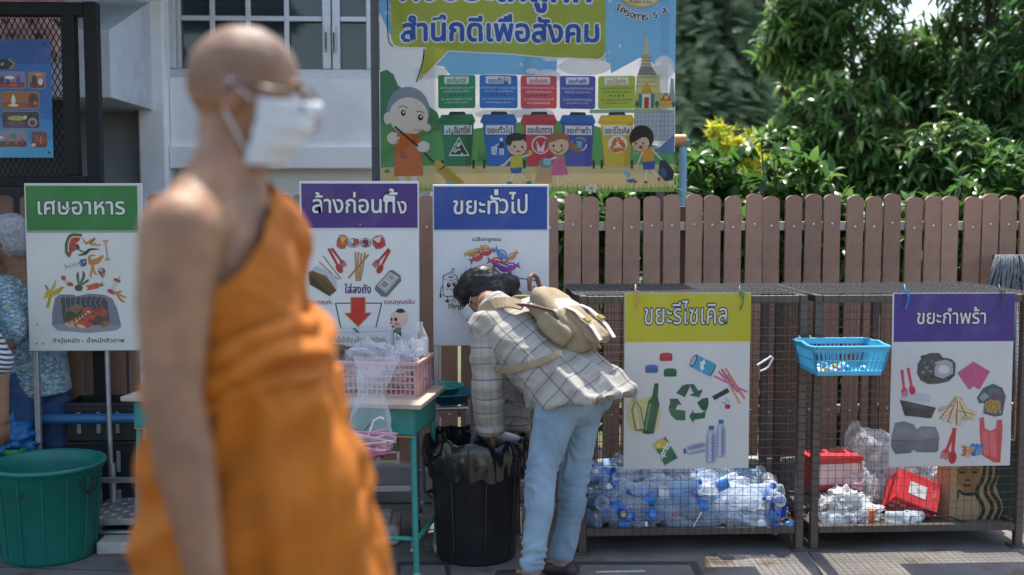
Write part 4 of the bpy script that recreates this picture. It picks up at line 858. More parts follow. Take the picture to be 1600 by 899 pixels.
# ---- two sheets hung on the cage fronts
def sheet_sign(a, Y, label, ties):
    t = thing('hanging_sign', label, 'sign', (a.center.x, Y, a.center.z)); base = Vector(t.location)
    xs = [p.x for p in a.mb.v]; zs_ = [p.z for p in a.mb.v]; c = a.center
    w_ = lambda u, v: .004 * math.sin(5 * v + 3 * u) + .005 * noise.noise(Vector((u * 3, v * 3, 1)))
    a.build('printed_sheet', M_SHEET, t, 10, 14, w_)
    for px, col, py0 in ties:
        q = P(px, py0, Y); m = MB()
        m.tube([q + Vector((.004, .03, .03)), q + Vector((-.004, .012, .045)), q + Vector((-.008, -.008, .02)), q + Vector((.004, -.012, .0)), q + Vector((.006, -.010, -.02)), q + Vector((0, -.012, -.04)), q + Vector((-.006, -.010, -.055))], .0028, 6)
        m.tube([q + Vector((-.006, -.008, .022)), q + Vector((.010, -.012, .015)), q + Vector((.006, -.012, -.01))], .0028, 6)
        m.build('tie', mat('tie_' + col[0], h(col[1]), .6), t)
    return t
YS = Y_CAGE - .028
a = Art(960, 440, 2.996, 1073, 596, YS)
a.rect(46, 55, 634, 878, '#d6d3ce', 0); a.rect(48, 58, 635, 282, '#c2b81f', 1); a.rect(46, 283, 634, 292, '#ddd9a8', 2)
a.text('ขยะรีไซเคิล', 138, 92, 524, 202, '#d9dadb', 3, .0, '#27251d', .045)
for x, y, c in ((241, 352, '#c33a40'), (174, 407, '#4f6fae'), (261, 425, '#23683a')):
    d2 = tuple(q * .75 for q in h(c)); a.rrect(x - 30, y - 12, x + 30, y + 20, 8, d2, 3); a.ell(x, y - 9, 30, 10, c, 4); [a.line([(x - 24 + q * 8, y + 2), (x - 24 + q * 8, y + 16)], 1.5, c, 5) for q in range(7)]
def rot(x, y, r_): 
    return lambda u, v: (x + u * math.cos(R(r_)) - v * math.sin(R(r_)), y + u * math.sin(R(r_)) + v * math.cos(R(r_)))
T = rot(411, 392, 26); a.poly([T(-60, -38), T(60, -36), T(66, 0), T(58, 42), T(-56, 40), T(-66, 0)], '#cfd5d9', 3); a.poly([T(-44, -32), T(50, -32), T(58, -20), T(58, 24), T(50, 34), T(-44, 32)], '#4a9bb8', 4); a.ell(*T(-46, 0), 12, 32, '#3a3f45', 5, 26); a.ell(*T(-47, 0), 8, 25, '#aeb6bc', 6, 26); a.poly([T(-5, -30), T(12, -8), T(2, -8), T(18, 18), T(6, 16), T(14, 32), T(-14, 6), T(-4, 8), T(-18, -12), T(-8, -12)], '#e9eef0', 5); a.line([T(56, -26), T(60, 0), T(56, 30)], 5, '#2a4a58', 5)
for x0, y0, x1, y1, c in ((500, 412, 588, 570, '#d9923a'), (488, 424, 580, 520, '#c9528a'), (520, 408, 612, 550, '#cf7f34'), (468, 444, 622, 520, '#d05a86'), (505, 415, 560, 500, '#9a5aa8'), (530, 440, 608, 548, '#d9728f')): stick(a, x0, y0, x1, y1, 8, c, 3)
T = rot(522, 570, -28); a.poly([T(-34, -36), T(34, -36), T(24, 62), T(-22, 62)], '#d5d5d4', 3); a.poly([T(-42, -58), T(40, -58), T(40, -36), T(-40, -36)], '#2a2a2c', 4); a.rrect(0, 0, 1, 1, .1, '#2a2a2c', 3); a.ell(*T(0, 20), 14, 12, '#a8352f', 4); a.curve([T(-14, -14), T(-4, 2), T(8, -10)], 3, '#44403e', 4); a.line([T(10, -24), T(18, 10)], 2, '#6a6664', 4)
a.poly([(62, 570), (90, 545), (120, 555), (150, 538), (205, 548), (222, 600), (205, 690), (180, 712), (120, 708), (75, 690), (60, 630)], '#d9c77e', 2)
a.poly([(86, 512), (102, 512), (104, 560), (128, 590), (146, 690), (128, 700), (98, 695), (80, 600), (92, 565)], '#6a6a58', 3); a.poly([(90, 516), (99, 516), (101, 562), (123, 593), (140, 686), (104, 690), (86, 604), (96, 566)], '#c9bd8a', 4); a.line([(98, 590), (116, 690)], 5, '#e4dcb4', 5); a.ell(94, 516, 9, 6, '#55514a', 5)
a.poly([(188, 476), (207, 478), (204, 535), (212, 575), (186, 712), (134, 700), (158, 560), (178, 535)], '#1f5b33', 3); a.line([(168, 570), (148, 692)], 9, '#5a9a63', 4); a.line([(198, 545), (194, 580), (178, 700)], 6, '#133f22', 4); a.ell(197, 482, 10, 7, '#17472a', 4); a.ell(160, 704, 26, 9, '#123a20', 4)
# big green recycling arrows
G1, G2 = '#12613a', '#0d4b2c'
a.poly([(290, 522), (318, 487), (345, 480), (352, 497), (330, 542)], G2, 3); a.poly([(330, 482), (372, 480), (392, 512), (412, 506), (412, 512), (398, 543), (352, 532), (372, 522), (354, 492)], G1, 4)
a.poly([(412, 548), (440, 545), (442, 575), (432, 606), (412, 604), (388, 568)], G2, 3); a.poly([(430, 606), (424, 640), (372, 648), (372, 664), (352, 632), (370, 600), (372, 616), (404, 616)], G1, 4)
a.poly([(254, 596), (300, 600), (332, 604), (334, 650), (290, 648), (268, 628)], G1, 4); a.poly([(260, 548), (298, 548), (316, 580), (300, 574), (284, 600), (254, 594), (262, 566)], G2, 3)
T = rot(240, 792, -30); a.poly([T(-38, -60), T(36, -60), T(38, 62), T(-36, 62)], '#b9bcb5', 3); a.poly([T(-34, -56), T(34, -56), T(34, 58), T(-34, 58)], '#186a36', 4); a.poly([T(-34, -56), T(20, -56), T(34, -20), T(4, -12), T(-34, -30)], '#d8b52c', 5); a.text('Sprite', 200, 772, 276, 812, '#eef2ec', 6, .03, rot=-58); a.ell(*T(-14, -38), 10, 8, '#e7dd6a', 6)
def pet(x, y, L, r_, z):
    T = rot(x, y, r_); a.poly([T(-22, -L * .28), T(-9, -L * .42), T(9, -L * .42), T(22, -L * .28), T(24, L * .42), T(16, L * .5), T(-16, L * .5), T(-24, L * .42)], '#a9aec2', z); a.poly([T(-10, -L * .3), T(-2, -L * .36), T(0, L * .44), T(-12, L * .44)], '#cdd1de', z + 1)
    a.poly([T(4, -L * .28), T(12, -L * .26), T(14, L * .44), T(6, L * .44)], '#7f86a2', z + 1); a.poly([T(-12, -L * .5), T(12, -L * .5), T(12, -L * .40), T(-12, -L * .40)], '#2f5a9e', z + 1)
    for q in range(8): a.line([T(-23, -L * .18 + q * L * .075), T(0, -L * .165 + q * L * .075), T(23, -L * .18 + q * L * .075)], 2, '#8088a8', z + 2)
pet(502, 738, 178, 0, 3); pet(380, 785, 108, -102, 3); pet(456, 765, 176, 0, 6)
sheet_sign(a, YS, 'yellow topped sheet with green recycling arrows tied on the bottle cage', ((995, ('tan', '#b98a5a'), 462), (1158, ('green', '#2f6b4a'), 464)))
a = Art(1370, 440, 2.996, 1486, 593, YS)
a.rect(66, 55, 636, 866, '#cfccc9', 0); a.rect(74, 60, 636, 282, '#45307f', 1)
a.text('ขยะกำพร้า', 182, 122, 502, 200, '#e4e3e2', 3, .006, '#191420', .04)
a.poly([(190, 385), (212, 350), (245, 335), (290, 335), (305, 355), (350, 365), (368, 385), (366, 440), (335, 468), (290, 478), (240, 480), (205, 462), (188, 430)], '#4d4a48', 3); a.poly([(268, 378), (320, 366), (352, 380), (356, 430), (310, 455), (270, 440)], '#a8a8a8', 4); a.ell(312, 412, 26, 20, '#cfcfcf', 5)
for q in range(22): x, y = 200 + (q * 61) % 150, 350 + (q * 37) % 115; a.poly([(x, y), (x + 24, y - 8 + q % 9), (x + 12, y + 14)], ('#2d2b2a', '#6d6967', '#8a8684')[q % 3], 4 if x < 262 else 3)
a.poly([(376, 428), (450, 376), (530, 422), (482, 508), (455, 492), (432, 508)], '#c2567f', 3); a.line([(450, 378), (462, 440), (482, 506)], 2, '#d5769a', 4); a.line([(378, 428), (455, 432), (528, 422)], 2, '#ad4770', 4)
fork(a, 125, 475, 128, -8, '#d03a5f', 3); spoon(a, 158, 465, 128, -12, '#d03a5f', 3)
a.poly([(108, 545), (200, 520), (258, 532), (246, 570), (160, 560)], '#b9bfc4', 3); a.poly([(110, 552), (280, 590), (258, 640), (135, 626)], '#1f2022', 4); a.poly([(122, 560), (268, 594), (252, 600), (140, 585)], '#3c3e41', 5)
for x0, y0, x1, y1 in ((375, 545, 310, 640), (380, 545, 345, 655), (385, 550, 385, 668), (395, 560, 430, 630), (300, 600, 370, 580), (390, 600, 462, 620), (410, 640, 455, 638)): stick(a, x0, y0, x1, y1, 24, '#c8a67c', 3); stick(a, x0 + 4, y0 + 4, x1 + 3, y1 - 3, 13, '#dcc39c', 4); a.line([(x0 - 6, y0 + 5), (x1 - 8, y1)], 3, '#6a4630', 5)
a.poly([(470, 545), (500, 500), (545, 480), (590, 500), (608, 540), (594, 628), (560, 636), (505, 620), (510, 570), (482, 572)], '#4d5a66', 3); a.poly([(510, 575), (530, 555), (580, 560), (590, 600), (560, 622), (515, 612)], '#b58a3e', 4); a.poly([(520, 500), (575, 505), (588, 530), (540, 545)], '#5f6f58', 4); a.poly([(480, 545), (505, 520), (530, 540), (500, 562)], '#8d9298', 4); a.poly([(540, 520), (600, 535), (594, 556), (540, 550)], '#6a4a5c', 5)
for q in range(14): a.ell(522 + (q * 23) % 62, 568 + (q * 17) % 46, 7, 5, ('#d9b25a', '#8a6428')[q % 2], 5, q * 33)
for q in range(6): a.line([(500 + q * 16, 622 + q % 3), (508 + q * 16, 560)], 2, '#2f4a78', 6)
a.poly([(76, 720), (90, 660), (130, 652), (180, 668), (190, 690), (215, 676), (280, 680), (298, 720), (296, 790), (280, 800), (195, 798), (180, 785), (165, 802), (95, 806), (74, 770)], '#77757b', 3)
a.poly([(80, 745), (180, 750), (296, 742), (296, 790), (280, 800), (195, 798), (180, 785), (165, 802), (95, 806), (74, 770)], '#66646a', 4); a.line([(76, 740), (180, 746), (298, 736)], 4, '#4b4a50', 5); a.ell(130, 700, 36, 26, '#828088', 4); a.ell(240, 708, 38, 22, '#828088', 4)
fork(a, 345, 762, 150, 20, '#c6312f', 3); spoon(a, 365, 768, 165, 2, '#c6312f', 4)
for q in range(14): a.ell(415 + (q * 13) % 42, 775 + (q * 19) % 42, 12, 7, ('#c98a62', '#a86a48', '#d9a07a')[q % 3], 3, q * 40)
for q in range(14): a.ell(458 + (q * 17) % 46, 768 + (q * 13) % 50, 12, 8, ('#3f7ab4', '#5a94c8', '#2f639a')[q % 3], 4, q * 51)
a.poly([(486, 640), (506, 636), (512, 690), (540, 702), (565, 690), (568, 652), (592, 648), (596, 700), (590, 852), (560, 850), (500, 815), (488, 700)], '#d0504e', 3); a.poly([(500, 700), (560, 705), (572, 830), (510, 812)], '#da6a66', 4); a.line([(530, 705), (540, 830)], 3, '#b83f40', 5); a.line([(580, 700), (582, 845)], 4, '#b83f40', 5)
sheet_sign(a, YS, 'purple topped sheet with drawn plastic rubbish tied on the right cage', ((1416, ('blue', '#2f7fc0'), 462), (1564, ('dark', '#2c4a44'), 462)))
# ================================================================== CAGES
M_CAGE = mat('brown_cage_paint', (.085, .062, .052), .5, .2, 18, .12, 90, dirt=.3, dirtcol=(.16, .08, .04), dscale=7)
M_WIRE = mat('wire', (.06, .048, .044), .42, .15, 30, metal=.4)
CZ0, CZ1, CDEP = .075, PZ(462, Y_CAGE, 1100), .62
def wire_panel(p, u, v, nu, nv, t=.00105):
    m = MB(); p, u, v = Vector(p), Vector(u), Vector(v); n = u.cross(v).normalized() * .0016
    def w(a, b, off):
        k = 5; pts = [a + (b - a) * (i / k) + n * off + n * random.uniform(-.6, .6) for i in range(k + 1)]; m.tube(pts, t, 4, sm=False)
    for i in range(1, nu): w(p + u * (i / nu), p + u * (i / nu) + v, 1)
    for j in range(1, nv): w(p + v * (j / nv), p + v * (j / nv) + u, -1)
    return m
def cage(x0, x1, label):
    t = thing('wire_cage', label, 'cage', ((x0 + x1) / 2, Y_CAGE, 0), 'wire cages for sorted rubbish'); y0, y1 = Y_CAGE, Y_CAGE + CDEP; s = .033
    for (x, y) in ((x0, y0), (x1 - s, y0), (x0, y1 - s), (x1 - s, y1 - s), ((x0 + x1) / 2, y1 - s)):
        m = MB(); m.bbox(x, y, .006, x + s, y + s, CZ1, .003); m.bbox(x - .018, y - .018, 0, x + s + .018, y + s + .018, .008, .002); m.build('post', M_CAGE, t)
    for z in (CZ0, CZ1 - s): 
        for y in (y0 + .003, y1 - s - .003): MB().bbox(x0 + s + .001, y, z, x1 - s - .001, y + s - .004, z + s - .002, .003).build('frame_bar', M_CAGE, t)
        for x in (x0 + .003, x1 - s): MB().bbox(x, y0 + s + .001, z, x + s - .004, y1 - s - .001, z + s - .002, .003).build('frame_bar', M_CAGE, t)
    nu = round((x1 - x0) / .034); nv = round((CZ1 - CZ0) / .034); W = Vector((x1 - x0, 0, 0)); H = Vector((0, 0, CZ1 - CZ0)); Dp = Vector((0, CDEP, 0))
    for o, u, v, a, b in (((x0, y0 - .004, CZ0), W, H, nu, nv), ((x0, y1 + .004, CZ0), W, H, nu, nv), ((x0 - .004, y0, CZ0), Dp, H, 18, nv), ((x1 + .004, y0, CZ0), Dp, H, 18, nv)): wire_panel(o, u, v, a, b).build('wire_mesh', M_WIRE, t)
    wire_panel((x0 - .02, y0 - .012, CZ1 + .006), W + Vector((.04, 0, 0)), Dp + Vector((0, .02, 0)), round(nu * 1.35), 17, .0014).build('top_mesh', mat('grey_top_mesh', (.075, .072, .072), .5, .1, 20, metal=.3), t)
    m = MB(); m.bbox(x0 + .034, y0 + .034, CZ0 + .006, x1 - .034, y1 - .034, CZ0 + .012, .001); m.build('floor_plate', mat('cage_floor', (.10, .09, .08), .7, .3, 8), t)
    return t
cx0, cx1, cx2, cx3 = PX(906, Y_CAGE), PX(1263, Y_CAGE), PX(1275, Y_CAGE), PX(1612, Y_CAGE)
cage(cx0, cx1, 'brown wire cage heaped with clear bottles, left of the two')
cage(cx2, cx3, 'brown wire cage holding red boxes and bags, right of the two')

# ---- bottles and cups in the left cage
M_PET = mat('clear_plastic', (.80, .88, .97), .10, .06, 12, spec=.7, alpha=.17, transl=.45)
M_PETB = mat('blue_clear_plastic', (.40, .65, .95), .12, .06, 12, spec=.7, alpha=.40, transl=.35)
M_FILM = mat('clear_film', (.85, .88, .92), .14, .05, 20, spec=.8, alpha=.14, transl=.3, bump=.25, bscale=18)
def pm(n, c, r=.4): return mat(n, h(c), r, .1, 20)
def bottle(r=.031, H=.205, cap=True, lab=None, crush=0., seed=0):
    m = MB(); prof = [(.004, .004), (r * .8, .002), (r, .012)]
    for k in range(7): z = .02 + k * (H * .58 / 7); prof += [(r, z), (r * .955, z + .004), (r, z + .008)]
    prof += [(r, H * .66), (r * .85, H * .76), (r * .5, H * .86), (.0125, H * .90), (.0125, H * .95), (.011, H * .955)]
    m.lathe(prof, n=16)
    if crush:
        for v in m.v:
            d = crush * noise.noise(Vector((v.x * 22 + seed, v.y * 22, v.z * 14))); v.x += d * r * 1.2; v.y *= 1 - abs(d) * .6
    if lab: m.lathe([(r * 1.012, H * .28), (r * 1.012, H * .52)], n=16, m=2)
    if cap: m.lathe([(.0145, H * .935), (.0148, H * 1.0), (.012, H * 1.004), (.0005, H * 1.004)], n=14, m=1)
    return m
def proto(m, mats, name):
    me = m.mesh(name); [me.materials.append(q) for q in mats]; return me
BCAP, WCAP, LBLUE, LWHITE, LGREEN = pm('blue_cap', '#2458c8'), pm('white_cap', '#e4e6ea'), pm('blue_label', '#3f86d0'), pm('white_label', '#d8dce2'), pm('green_label', '#3f8a4c')
protos = [
    ('plastic_bottle', proto(bottle(cap=True), (M_PET, BCAP, LBLUE), 'bottle_a'), 'clear plastic bottle with blue cap lying in the heap', 'bottle', 'capped blue bottles in the heap', 11),
    ('plastic_bottle', proto(bottle(lab=1), (M_PET, WCAP, LBLUE), 'bottle_b'), 'clear plastic bottle with white cap and blue label lying in the heap', 'bottle', 'blue labelled bottles in the heap', 7),
    ('plastic_bottle', proto(bottle(cap=False, crush=1.0, seed=3), (M_PET, BCAP), 'bottle_c'), 'crushed clear plastic bottle without cap lying in the heap', 'bottle', 'crushed bottles in the heap', 5),
    ('plastic_bottle', proto(bottle(r=.036, H=.23, cap=False, crush=.5, seed=8, lab=1), (M_PET, BCAP, LWHITE), 'bottle_d'), 'larger clear bottle with white label lying in the heap', 'bottle', 'white labelled bottles in the heap', 3),
    ('plastic_bottle', proto(bottle(r=.034, H=.19, cap=True, crush=.4, seed=5), (M_PETB, BCAP), 'bottle_e'), 'blue tinted plastic bottle lying in the heap', 'bottle', 'blue tinted bottles in the heap', 4),
    ('plastic_bottle', proto(bottle(lab=1, crush=.6, seed=2), (M_PET, BCAP, LGREEN), 'bottle_f'), 'clear plastic bottle with green label lying in the heap', 'bottle', 'green labelled bottles in the heap', 1)]
cup = MB(); cup.lathe([(.0005, .002), (.028, .001), (.030, .004), (.042, .11), (.045, .112), (.045, .116), (.041, .115)], n=18)
protos.append(('plastic_cup', proto(cup, (M_PET,), 'cup'), 'clear plastic cup lying among the bottles in the heap', 'cup', 'clear cups in the heap', 4))
bag_ = []
for q in protos: bag_ += [q] * q[5]
random.seed(21); nb = 0
for layer in range(9):
    z = CZ0 + .042 + layer * .033
    for ix in range(9):
        for iy in range(7):
            x = cx0 + .10 + (cx1 - cx0 - .2) * (ix + .5 * (layer % 2) * .6) / 8.3 + random.uniform(-.04, .04); y = Y_CAGE + .075 + (CDEP - .16) * iy / 6 + random.uniform(-.03, .03)
            u = (x - cx0) / (cx1 - cx0)
            top = .225 + .05 * noise.noise(Vector((x * 5, y * 5, 2))) - .05 * (y - Y_CAGE) / CDEP - .07 * max(0, u - .75) / .25
            if z > CZ0 + top or not (cx0 + .05 < x < cx1 - .05): continue
            if 2 <= iy <= 5 and layer < 3: continue        # hidden core of the heap
            q = random.choice(bag_); az = random.uniform(0, 6.28); ins = min(x - cx0, cx1 - x, y - Y_CAGE, Y_CAGE + CDEP - y)
            if min(y - Y_CAGE, Y_CAGE + CDEP - y) < .13: az = random.choice((0, math.pi)) + random.uniform(-.35, .35)
            if min(x - cx0, cx1 - x) < .13: az = random.choice((1.57, -1.57)) + random.uniform(-.4, .4)
            M = Matrix.Translation((x, y, z)) @ Matrix.Rotation(az, 4, 'Z') @ Matrix.Rotation(R(90 + random.uniform(-28, 28)), 4, 'Y') @ Matrix.Rotation(random.uniform(0, 6.28), 4, 'Z') @ Matrix.Scale(random.uniform(.78, .95), 4) @ Matrix.Translation((0, 0, -.1))
            o = bpy.data.objects.new(q[0], q[1]); COL.objects.link(o); o.matrix_world = M; tag(o, q[2], q[3], q[4]); nb += 1
def pouch(name, label, cat, px, py, Y, wd, hg, col, rz=0., ry=0., art=None):
    t = MB()
    def f(u, v): 
        a, b = u - .5, v - .5; th = .018 * (1 - (2 * a) ** 2) * (1 - (2 * b) ** 4)
        return a, b, th
    n = 10
    for s_ in (-1, 1):
        t.grid(lambda u, v: (lambda a, b, th: (a * wd, s_ * (th + .002 * noise.noise(Vector((a * 9, b * 9, s_)))), b * hg))(*f(u, v)), n, n)
    o = t.build(name, pm(name + '_foil', col, .3), loc=(0, 0, 0)); o.location = P(px, py, Y); o.rotation_euler = (random.uniform(-.2, .2), ry, rz); tag(o, label, cat); return o
o = pouch('snack_pouch', 'dark blue square foil pouch with a round badge near the right end of the heap', 'pouch', 1216, 793, Y_CAGE + .035, .075, .08, '#1d3f9a', ry=.15)
m = MB().lathe([(.026, 0), (.026, .004), (.001, .005)], Matrix.Rotation(R(90), 4, 'X'), 20); m.lathe([(.019, .006), (.001, .0065)], Matrix.Rotation(R(90), 4, 'X'), 20, 1); c = m.build('badge', [pm('badge_black', '#1c1d22'), pm('badge_grey', '#6d7078')], loc=(0, 0, 0)); c.parent = o; c.location = (-.008, -.020, 0)
def jar_lid(px, py, Y, col, col2, r, label):
    m = MB().lathe([(r, 0), (r * 1.03, .004), (r * 1.03, .016), (r * .92, .02), (r * .3, .0205), (.0005, .0205)], n=20); m.lathe([(r * .6, .0212), (.0005, .0214)], n=16, m=1)
    o = m.build('round_lid', [pm('lid_' + col[1:], col), pm('lid2_' + col2[1:], col2)], loc=(0, 0, 0)); o.location = P(px, py, Y); o.rotation_euler = (R(80), 0, R(12)); tag(o, label, 'lid')
jar_lid(972, 803, Y_CAGE + .03, '#1f4fae', '#c9a45a', .022, 'round blue lid with a tan centre near the left end of the heap')
jar_lid(1017, 803, Y_CAGE + .035, '#2a7fd4', '#3a8fe0', .02, 'plain bright blue lid in the middle left of the heap')
jar_lid(1188, 820, Y_CAGE + .03, '#e4e6ec', '#cfd4dc', .022, 'round white lid at the bottom right of the heap')
jar_lid(1212, 824, Y_CAGE + .03, '#2b62c8', '#3a70d4', .02, 'round royal blue lid right of the white lid in the heap')
jar_lid(1232, 822, Y_CAGE + .03, '#4f9ad8', '#5aa4e0', .022, 'round sky blue lid at the far right bottom of the heap')
for (p, q, col, lab) in (((950, 834, '#e6e6ea'), (985, 826), '#e6e6ea', 'white drinking straw lying at the bottom left of the bottle heap'), ((1078, 834, ''), (1096, 800), '#e8e4dc', 'white drinking straw leaning upright in the middle of the bottle heap'), ((1046, 812, ''), (1062, 800), '#d86a94', 'pink drinking straw poking from the bottle heap')):
    o = MB().tube([P(p[0], p[1], Y_CAGE + .02), P(q[0], q[1], Y_CAGE + .045)], .0035, 8).build('drinking_straw', pm('straw' + col[1:], col)); tag(o, lab, 'straw')

# ---- blue basket hooked on the cage front, bottle caps inside
M_BASK = mat('turquoise_plastic', (.10, .46, .66), .35, .08, 8, transl=.2)
bx0, bx1 = PX(1238, Y_CAGE) + .0, PX(1349, Y_CAGE) + .003; by1 = Y_CAGE - .035; by0 = by1 - .27; bz1 = PZ(530, by1, 1290); bz0 = bz1 - .118
t = thing('wire_hung_basket', 'small turquoise plastic basket of bottle caps hung between the two cages', 'basket', ((bx0 + bx1) / 2, by1, bz0))
t.name = 'plastic_basket'; WL['plastic_basket'] = Vector(t.location)
ins = .026; m = MB()
def bw(k, zf):       # corner ring at height fraction zf
    i = ins * (1 - zf); z = bz0 + (bz1 - bz0) * zf
    return [Vector((bx0 + i, by0 + i, z)), Vector((bx1 - i, by0 + i, z)), Vector((bx1 - i, by1 - i, z)), Vector((bx0 + i, by1 - i, z))]
lo, lo2, hi2, hi = bw(0, 0), bw(0, .16), bw(0, .84), bw(0, 1)
for k in range(4):
    a, b = k, (k + 1) % 4
    for (p, q) in ((lo, lo2), (hi2, hi)):
        n_ = (p[b] - p[a]).cross(q[a] - p[a]).normalized() * .0022
        m.add([p[a] + n_, p[b] + n_, q[b] + n_, q[a] + n_, p[a] - n_, p[b] - n_, q[b] - n_, q[a] - n_], [(0, 1, 2, 3), (7, 6, 5, 4), (0, 4, 5, 1), (3, 2, 6, 7), (0, 3, 7, 4), (1, 5, 6, 2)])
    L_ = (hi[b] - hi[a]).length; nsl = int(L_ / .0185)
    for i in range(nsl + 1):
        f_ = i / nsl; wdt = .0165 if i in (0, nsl) else .006
        m.bar(lo2[a].lerp(lo2[b], f_), hi2[a].lerp(hi2[b], f_), wdt, .0042)
    m.bar(lo2[a].lerp(hi2[a], .5), lo2[b].lerp(hi2[b], .5), .004, .005)
m.add([p + Vector((0, 0, .001)) for p in lo] + [p + Vector((0, 0, .005)) for p in lo], [(0, 1, 2, 3), (7, 6, 5, 4)])
m.build('body', M_BASK, t)
m = MB(); out = [Vector(((p.x - (bx0 + bx1) / 2) * 1.035 + (bx0 + bx1) / 2, (p.y - (by0 + by1) / 2) * 1.035 + (by0 + by1) / 2, p.z)) for p in hi]
ring = []
for k in range(4):
    a, b = out[k], out[(k + 1) % 4]; d = (b - a).normalized()
    ring += [a + d * .018, a + d * .3 * (b - a).length, a.lerp(b, .5) + Vector((0, 0, .006 if k % 2 else 0)), a + d * .7 * (b - a).length, b - d * .018]
ring.append(ring[0]); m.tube(ring, .0062, 8, cap=False); m.build('rim', M_BASK, t)
m = MB()
for x in (bx0 + .03, bx0 + .075): m.tube([(x, by1 + .006, bz1 + .004), (x, by1 + .02, bz1 + .012), (x, Y_CAGE - .002, bz1 + .006), (x, Y_CAGE + .006, bz1 - .01)], .0028, 6)
m.build('hook_wire', mat('hook_rust', (.25, .17, .09), .7), t)
m = MB().lathe([(.0005, .013), (.013, .013), (.0145, .011), (.015, 0), (.0125, 0), (.012, .009), (.0005, .010)], n=14)
capcols = (('white', '#e9ebee', 7), ('blue', '#2c62c8', 5), ('yellow', '#dcb62c', 3), ('red', '#c8323a', 2), ('teal', '#2fb0a4', 2), ('pale blue', '#8fc0e4', 4))
random.seed(5)
for nm, cl, cnt in capcols:
    me = proto(m, (pm('cap_' + nm.replace(' ', '_'), cl),), 'cap_' + nm.replace(' ', '_'))
    for k in range(cnt):
        o = bpy.data.objects.new('bottle_cap', me); COL.objects.link(o)
        o.location = (random.uniform(bx0 + .05, bx1 - .05), random.uniform(by0 + .04, by0 + .12) if k % 3 else random.uniform(by0 + .04, by1 - .05), bz0 + .006 + random.choice((0, .010))); o.rotation_euler = (random.uniform(-.9, .9), random.uniform(-.9, .9), 0)
        tag(o, f'{nm} bottle cap lying in the turquoise basket', 'bottle cap', f'{nm} caps in the turquoise basket')

# ---- right cage: red boxes, bags, cups, paper bag
M_RED = mat('red_card', h('#cf2f33'), .5, .06, 10)
def gbox(name, label, M, sx, sy, sz, mats, extra=None):
    t = MB().bbox(-sx / 2, -sy / 2, 0, sx / 2, sy / 2, sz, .004); o = t.build(name, mats[0], loc=(0, 0, 0)); o.matrix_world = M; tag(o, label, 'box'); return o
fl = CZ0 + .013
o = gbox('red_box', 'red cardboard box with a pale pink panel lying at the left of the right cage', Matrix.Translation((PX(1306, Y_CAGE + .32), Y_CAGE + .34, fl + .105)) @ Matrix.Rotation(R(6), 4, 'Z'), .235, .16, .15, [M_RED])
c = MB().bbox(-.095, -.0845, .03, .105, -.0805, .125, .001).build('panel', pm('pink_panel', '#dcb4b2', .35), loc=(0, 0, 0)); c.parent = o
c = MB().bbox(-.123, -.086, .138, .123, .086, .156, .005).build('lid', M_RED, loc=(0, 0, 0)); c.parent = o
Mx = Matrix.Translation(P(1424, 776, Y_CAGE + .20)) @ Matrix.Rotation(R(-8), 4, 'Z') @ Matrix.Rotation(R(22), 4, 'Y') @ Matrix.Rotation(R(52), 4, 'X')
t = MB().bbox(-.098, -.075, -.075, .098, .075, .075, .004); o = t.build('red_box', M_RED, loc=(0, 0, 0)); o.matrix_world = Mx; tag(o, 'tilted red gift box with a white label and round pictures', 'box')
a = Art.__new__(Art); a.ox = a.oy = 0; a.k = 1; a.cx = a.cy = 0; a.su = a.sv = .001; a.mb = MB(); a.center = Vector()
a.rect(-45, -30, 35, 32, '#ece8e2', 1); a.poly([(-14, -6), (0, 2), (14, -8), (8, 6), (-8, 8)], '#b7a9a4', 2); a.text('Lucky', 54, -22, 88, -4, '#f0d0cc', 2, .02, rot=-90); a.ell(-4, -2, 8, 5, '#c9b8b0', 3)
c = a.build('label', M_PRINT, o); c.matrix_local = Matrix.Translation((0, .0, .0758)) @ Matrix.Rotation(R(-90), 4, 'X')
a.mb = MB()
for q in range(5):
    for r_ in range(2): x, y = -74 + q * 36, -32 + r_ * 44 + (q % 2) * 6; a.ell(x, y, 14, 14, '#d9c9c2', 1); a.ell(x, y, 9, 9, ('#b0524a', '#caa27a', '#7a4a44')[(q + r_) % 3], 2); a.ell(x - 2, y - 3, 4, 3, '#f2e8df', 3)
c = a.build('round_pictures', M_PRINT, o); c.matrix_local = Matrix.Translation((0, -.0756, 0))
# crumpled things
def crumple(name, label, cat, c, sx, sy, sz, m_, seed, amp=.35, fr=5, group=None, flat=.0, pull=0., n=34):
    mb = MB().ball((0, 0, 0), 1, n=n, k=n * 2 // 3)
    for v in mb.v:
        d = v.normalized(); k = 1 + amp * (abs(noise.noise(d * fr * .45 + Vector((seed, 0, 0)))) * 1.6 - .35) + amp * .5 * (abs(noise.noise(d * fr + Vector((0, seed, 0)))) - .25) * 1.6 + amp * .22 * noise.noise(d * fr * 2.6 + Vector((seed, seed, 0)))
        if pull and d.z > .55: k += pull * (d.z - .55) * (1 + .8 * noise.noise(d * 4 + Vector((seed, 2, 0))))
        v.xyz = (d.x * k * sx, d.y * k * sy, max(d.z * k * sz, -sz * (1 - flat)))
    for i in range(len(mb.sm)): mb.sm[i] = True
    z0 = min(v.z for v in mb.v); o = mb.build(name, m_, loc=(0, 0, 0)); o.location = Vector(c)
    if c[1] > Y_CAGE and c[2] < .6 and o.location.x > cx1: o.location.z = max(o.location.z, fl - z0 + .004)
    tag(o, label, cat, group); return o
M_BAGW = mat('white_bag', (.72, .72, .73), .4, .06, 12, transl=.35, bump=.4, bscale=30)
crumple('plastic_bag', 'tall crumpled clear plastic bag standing behind the tilted red box', 'bag', P(1362, 735, Y_CAGE + .42), .11, .09, .12, M_FILM, 3, .6, 4, pull=.9)
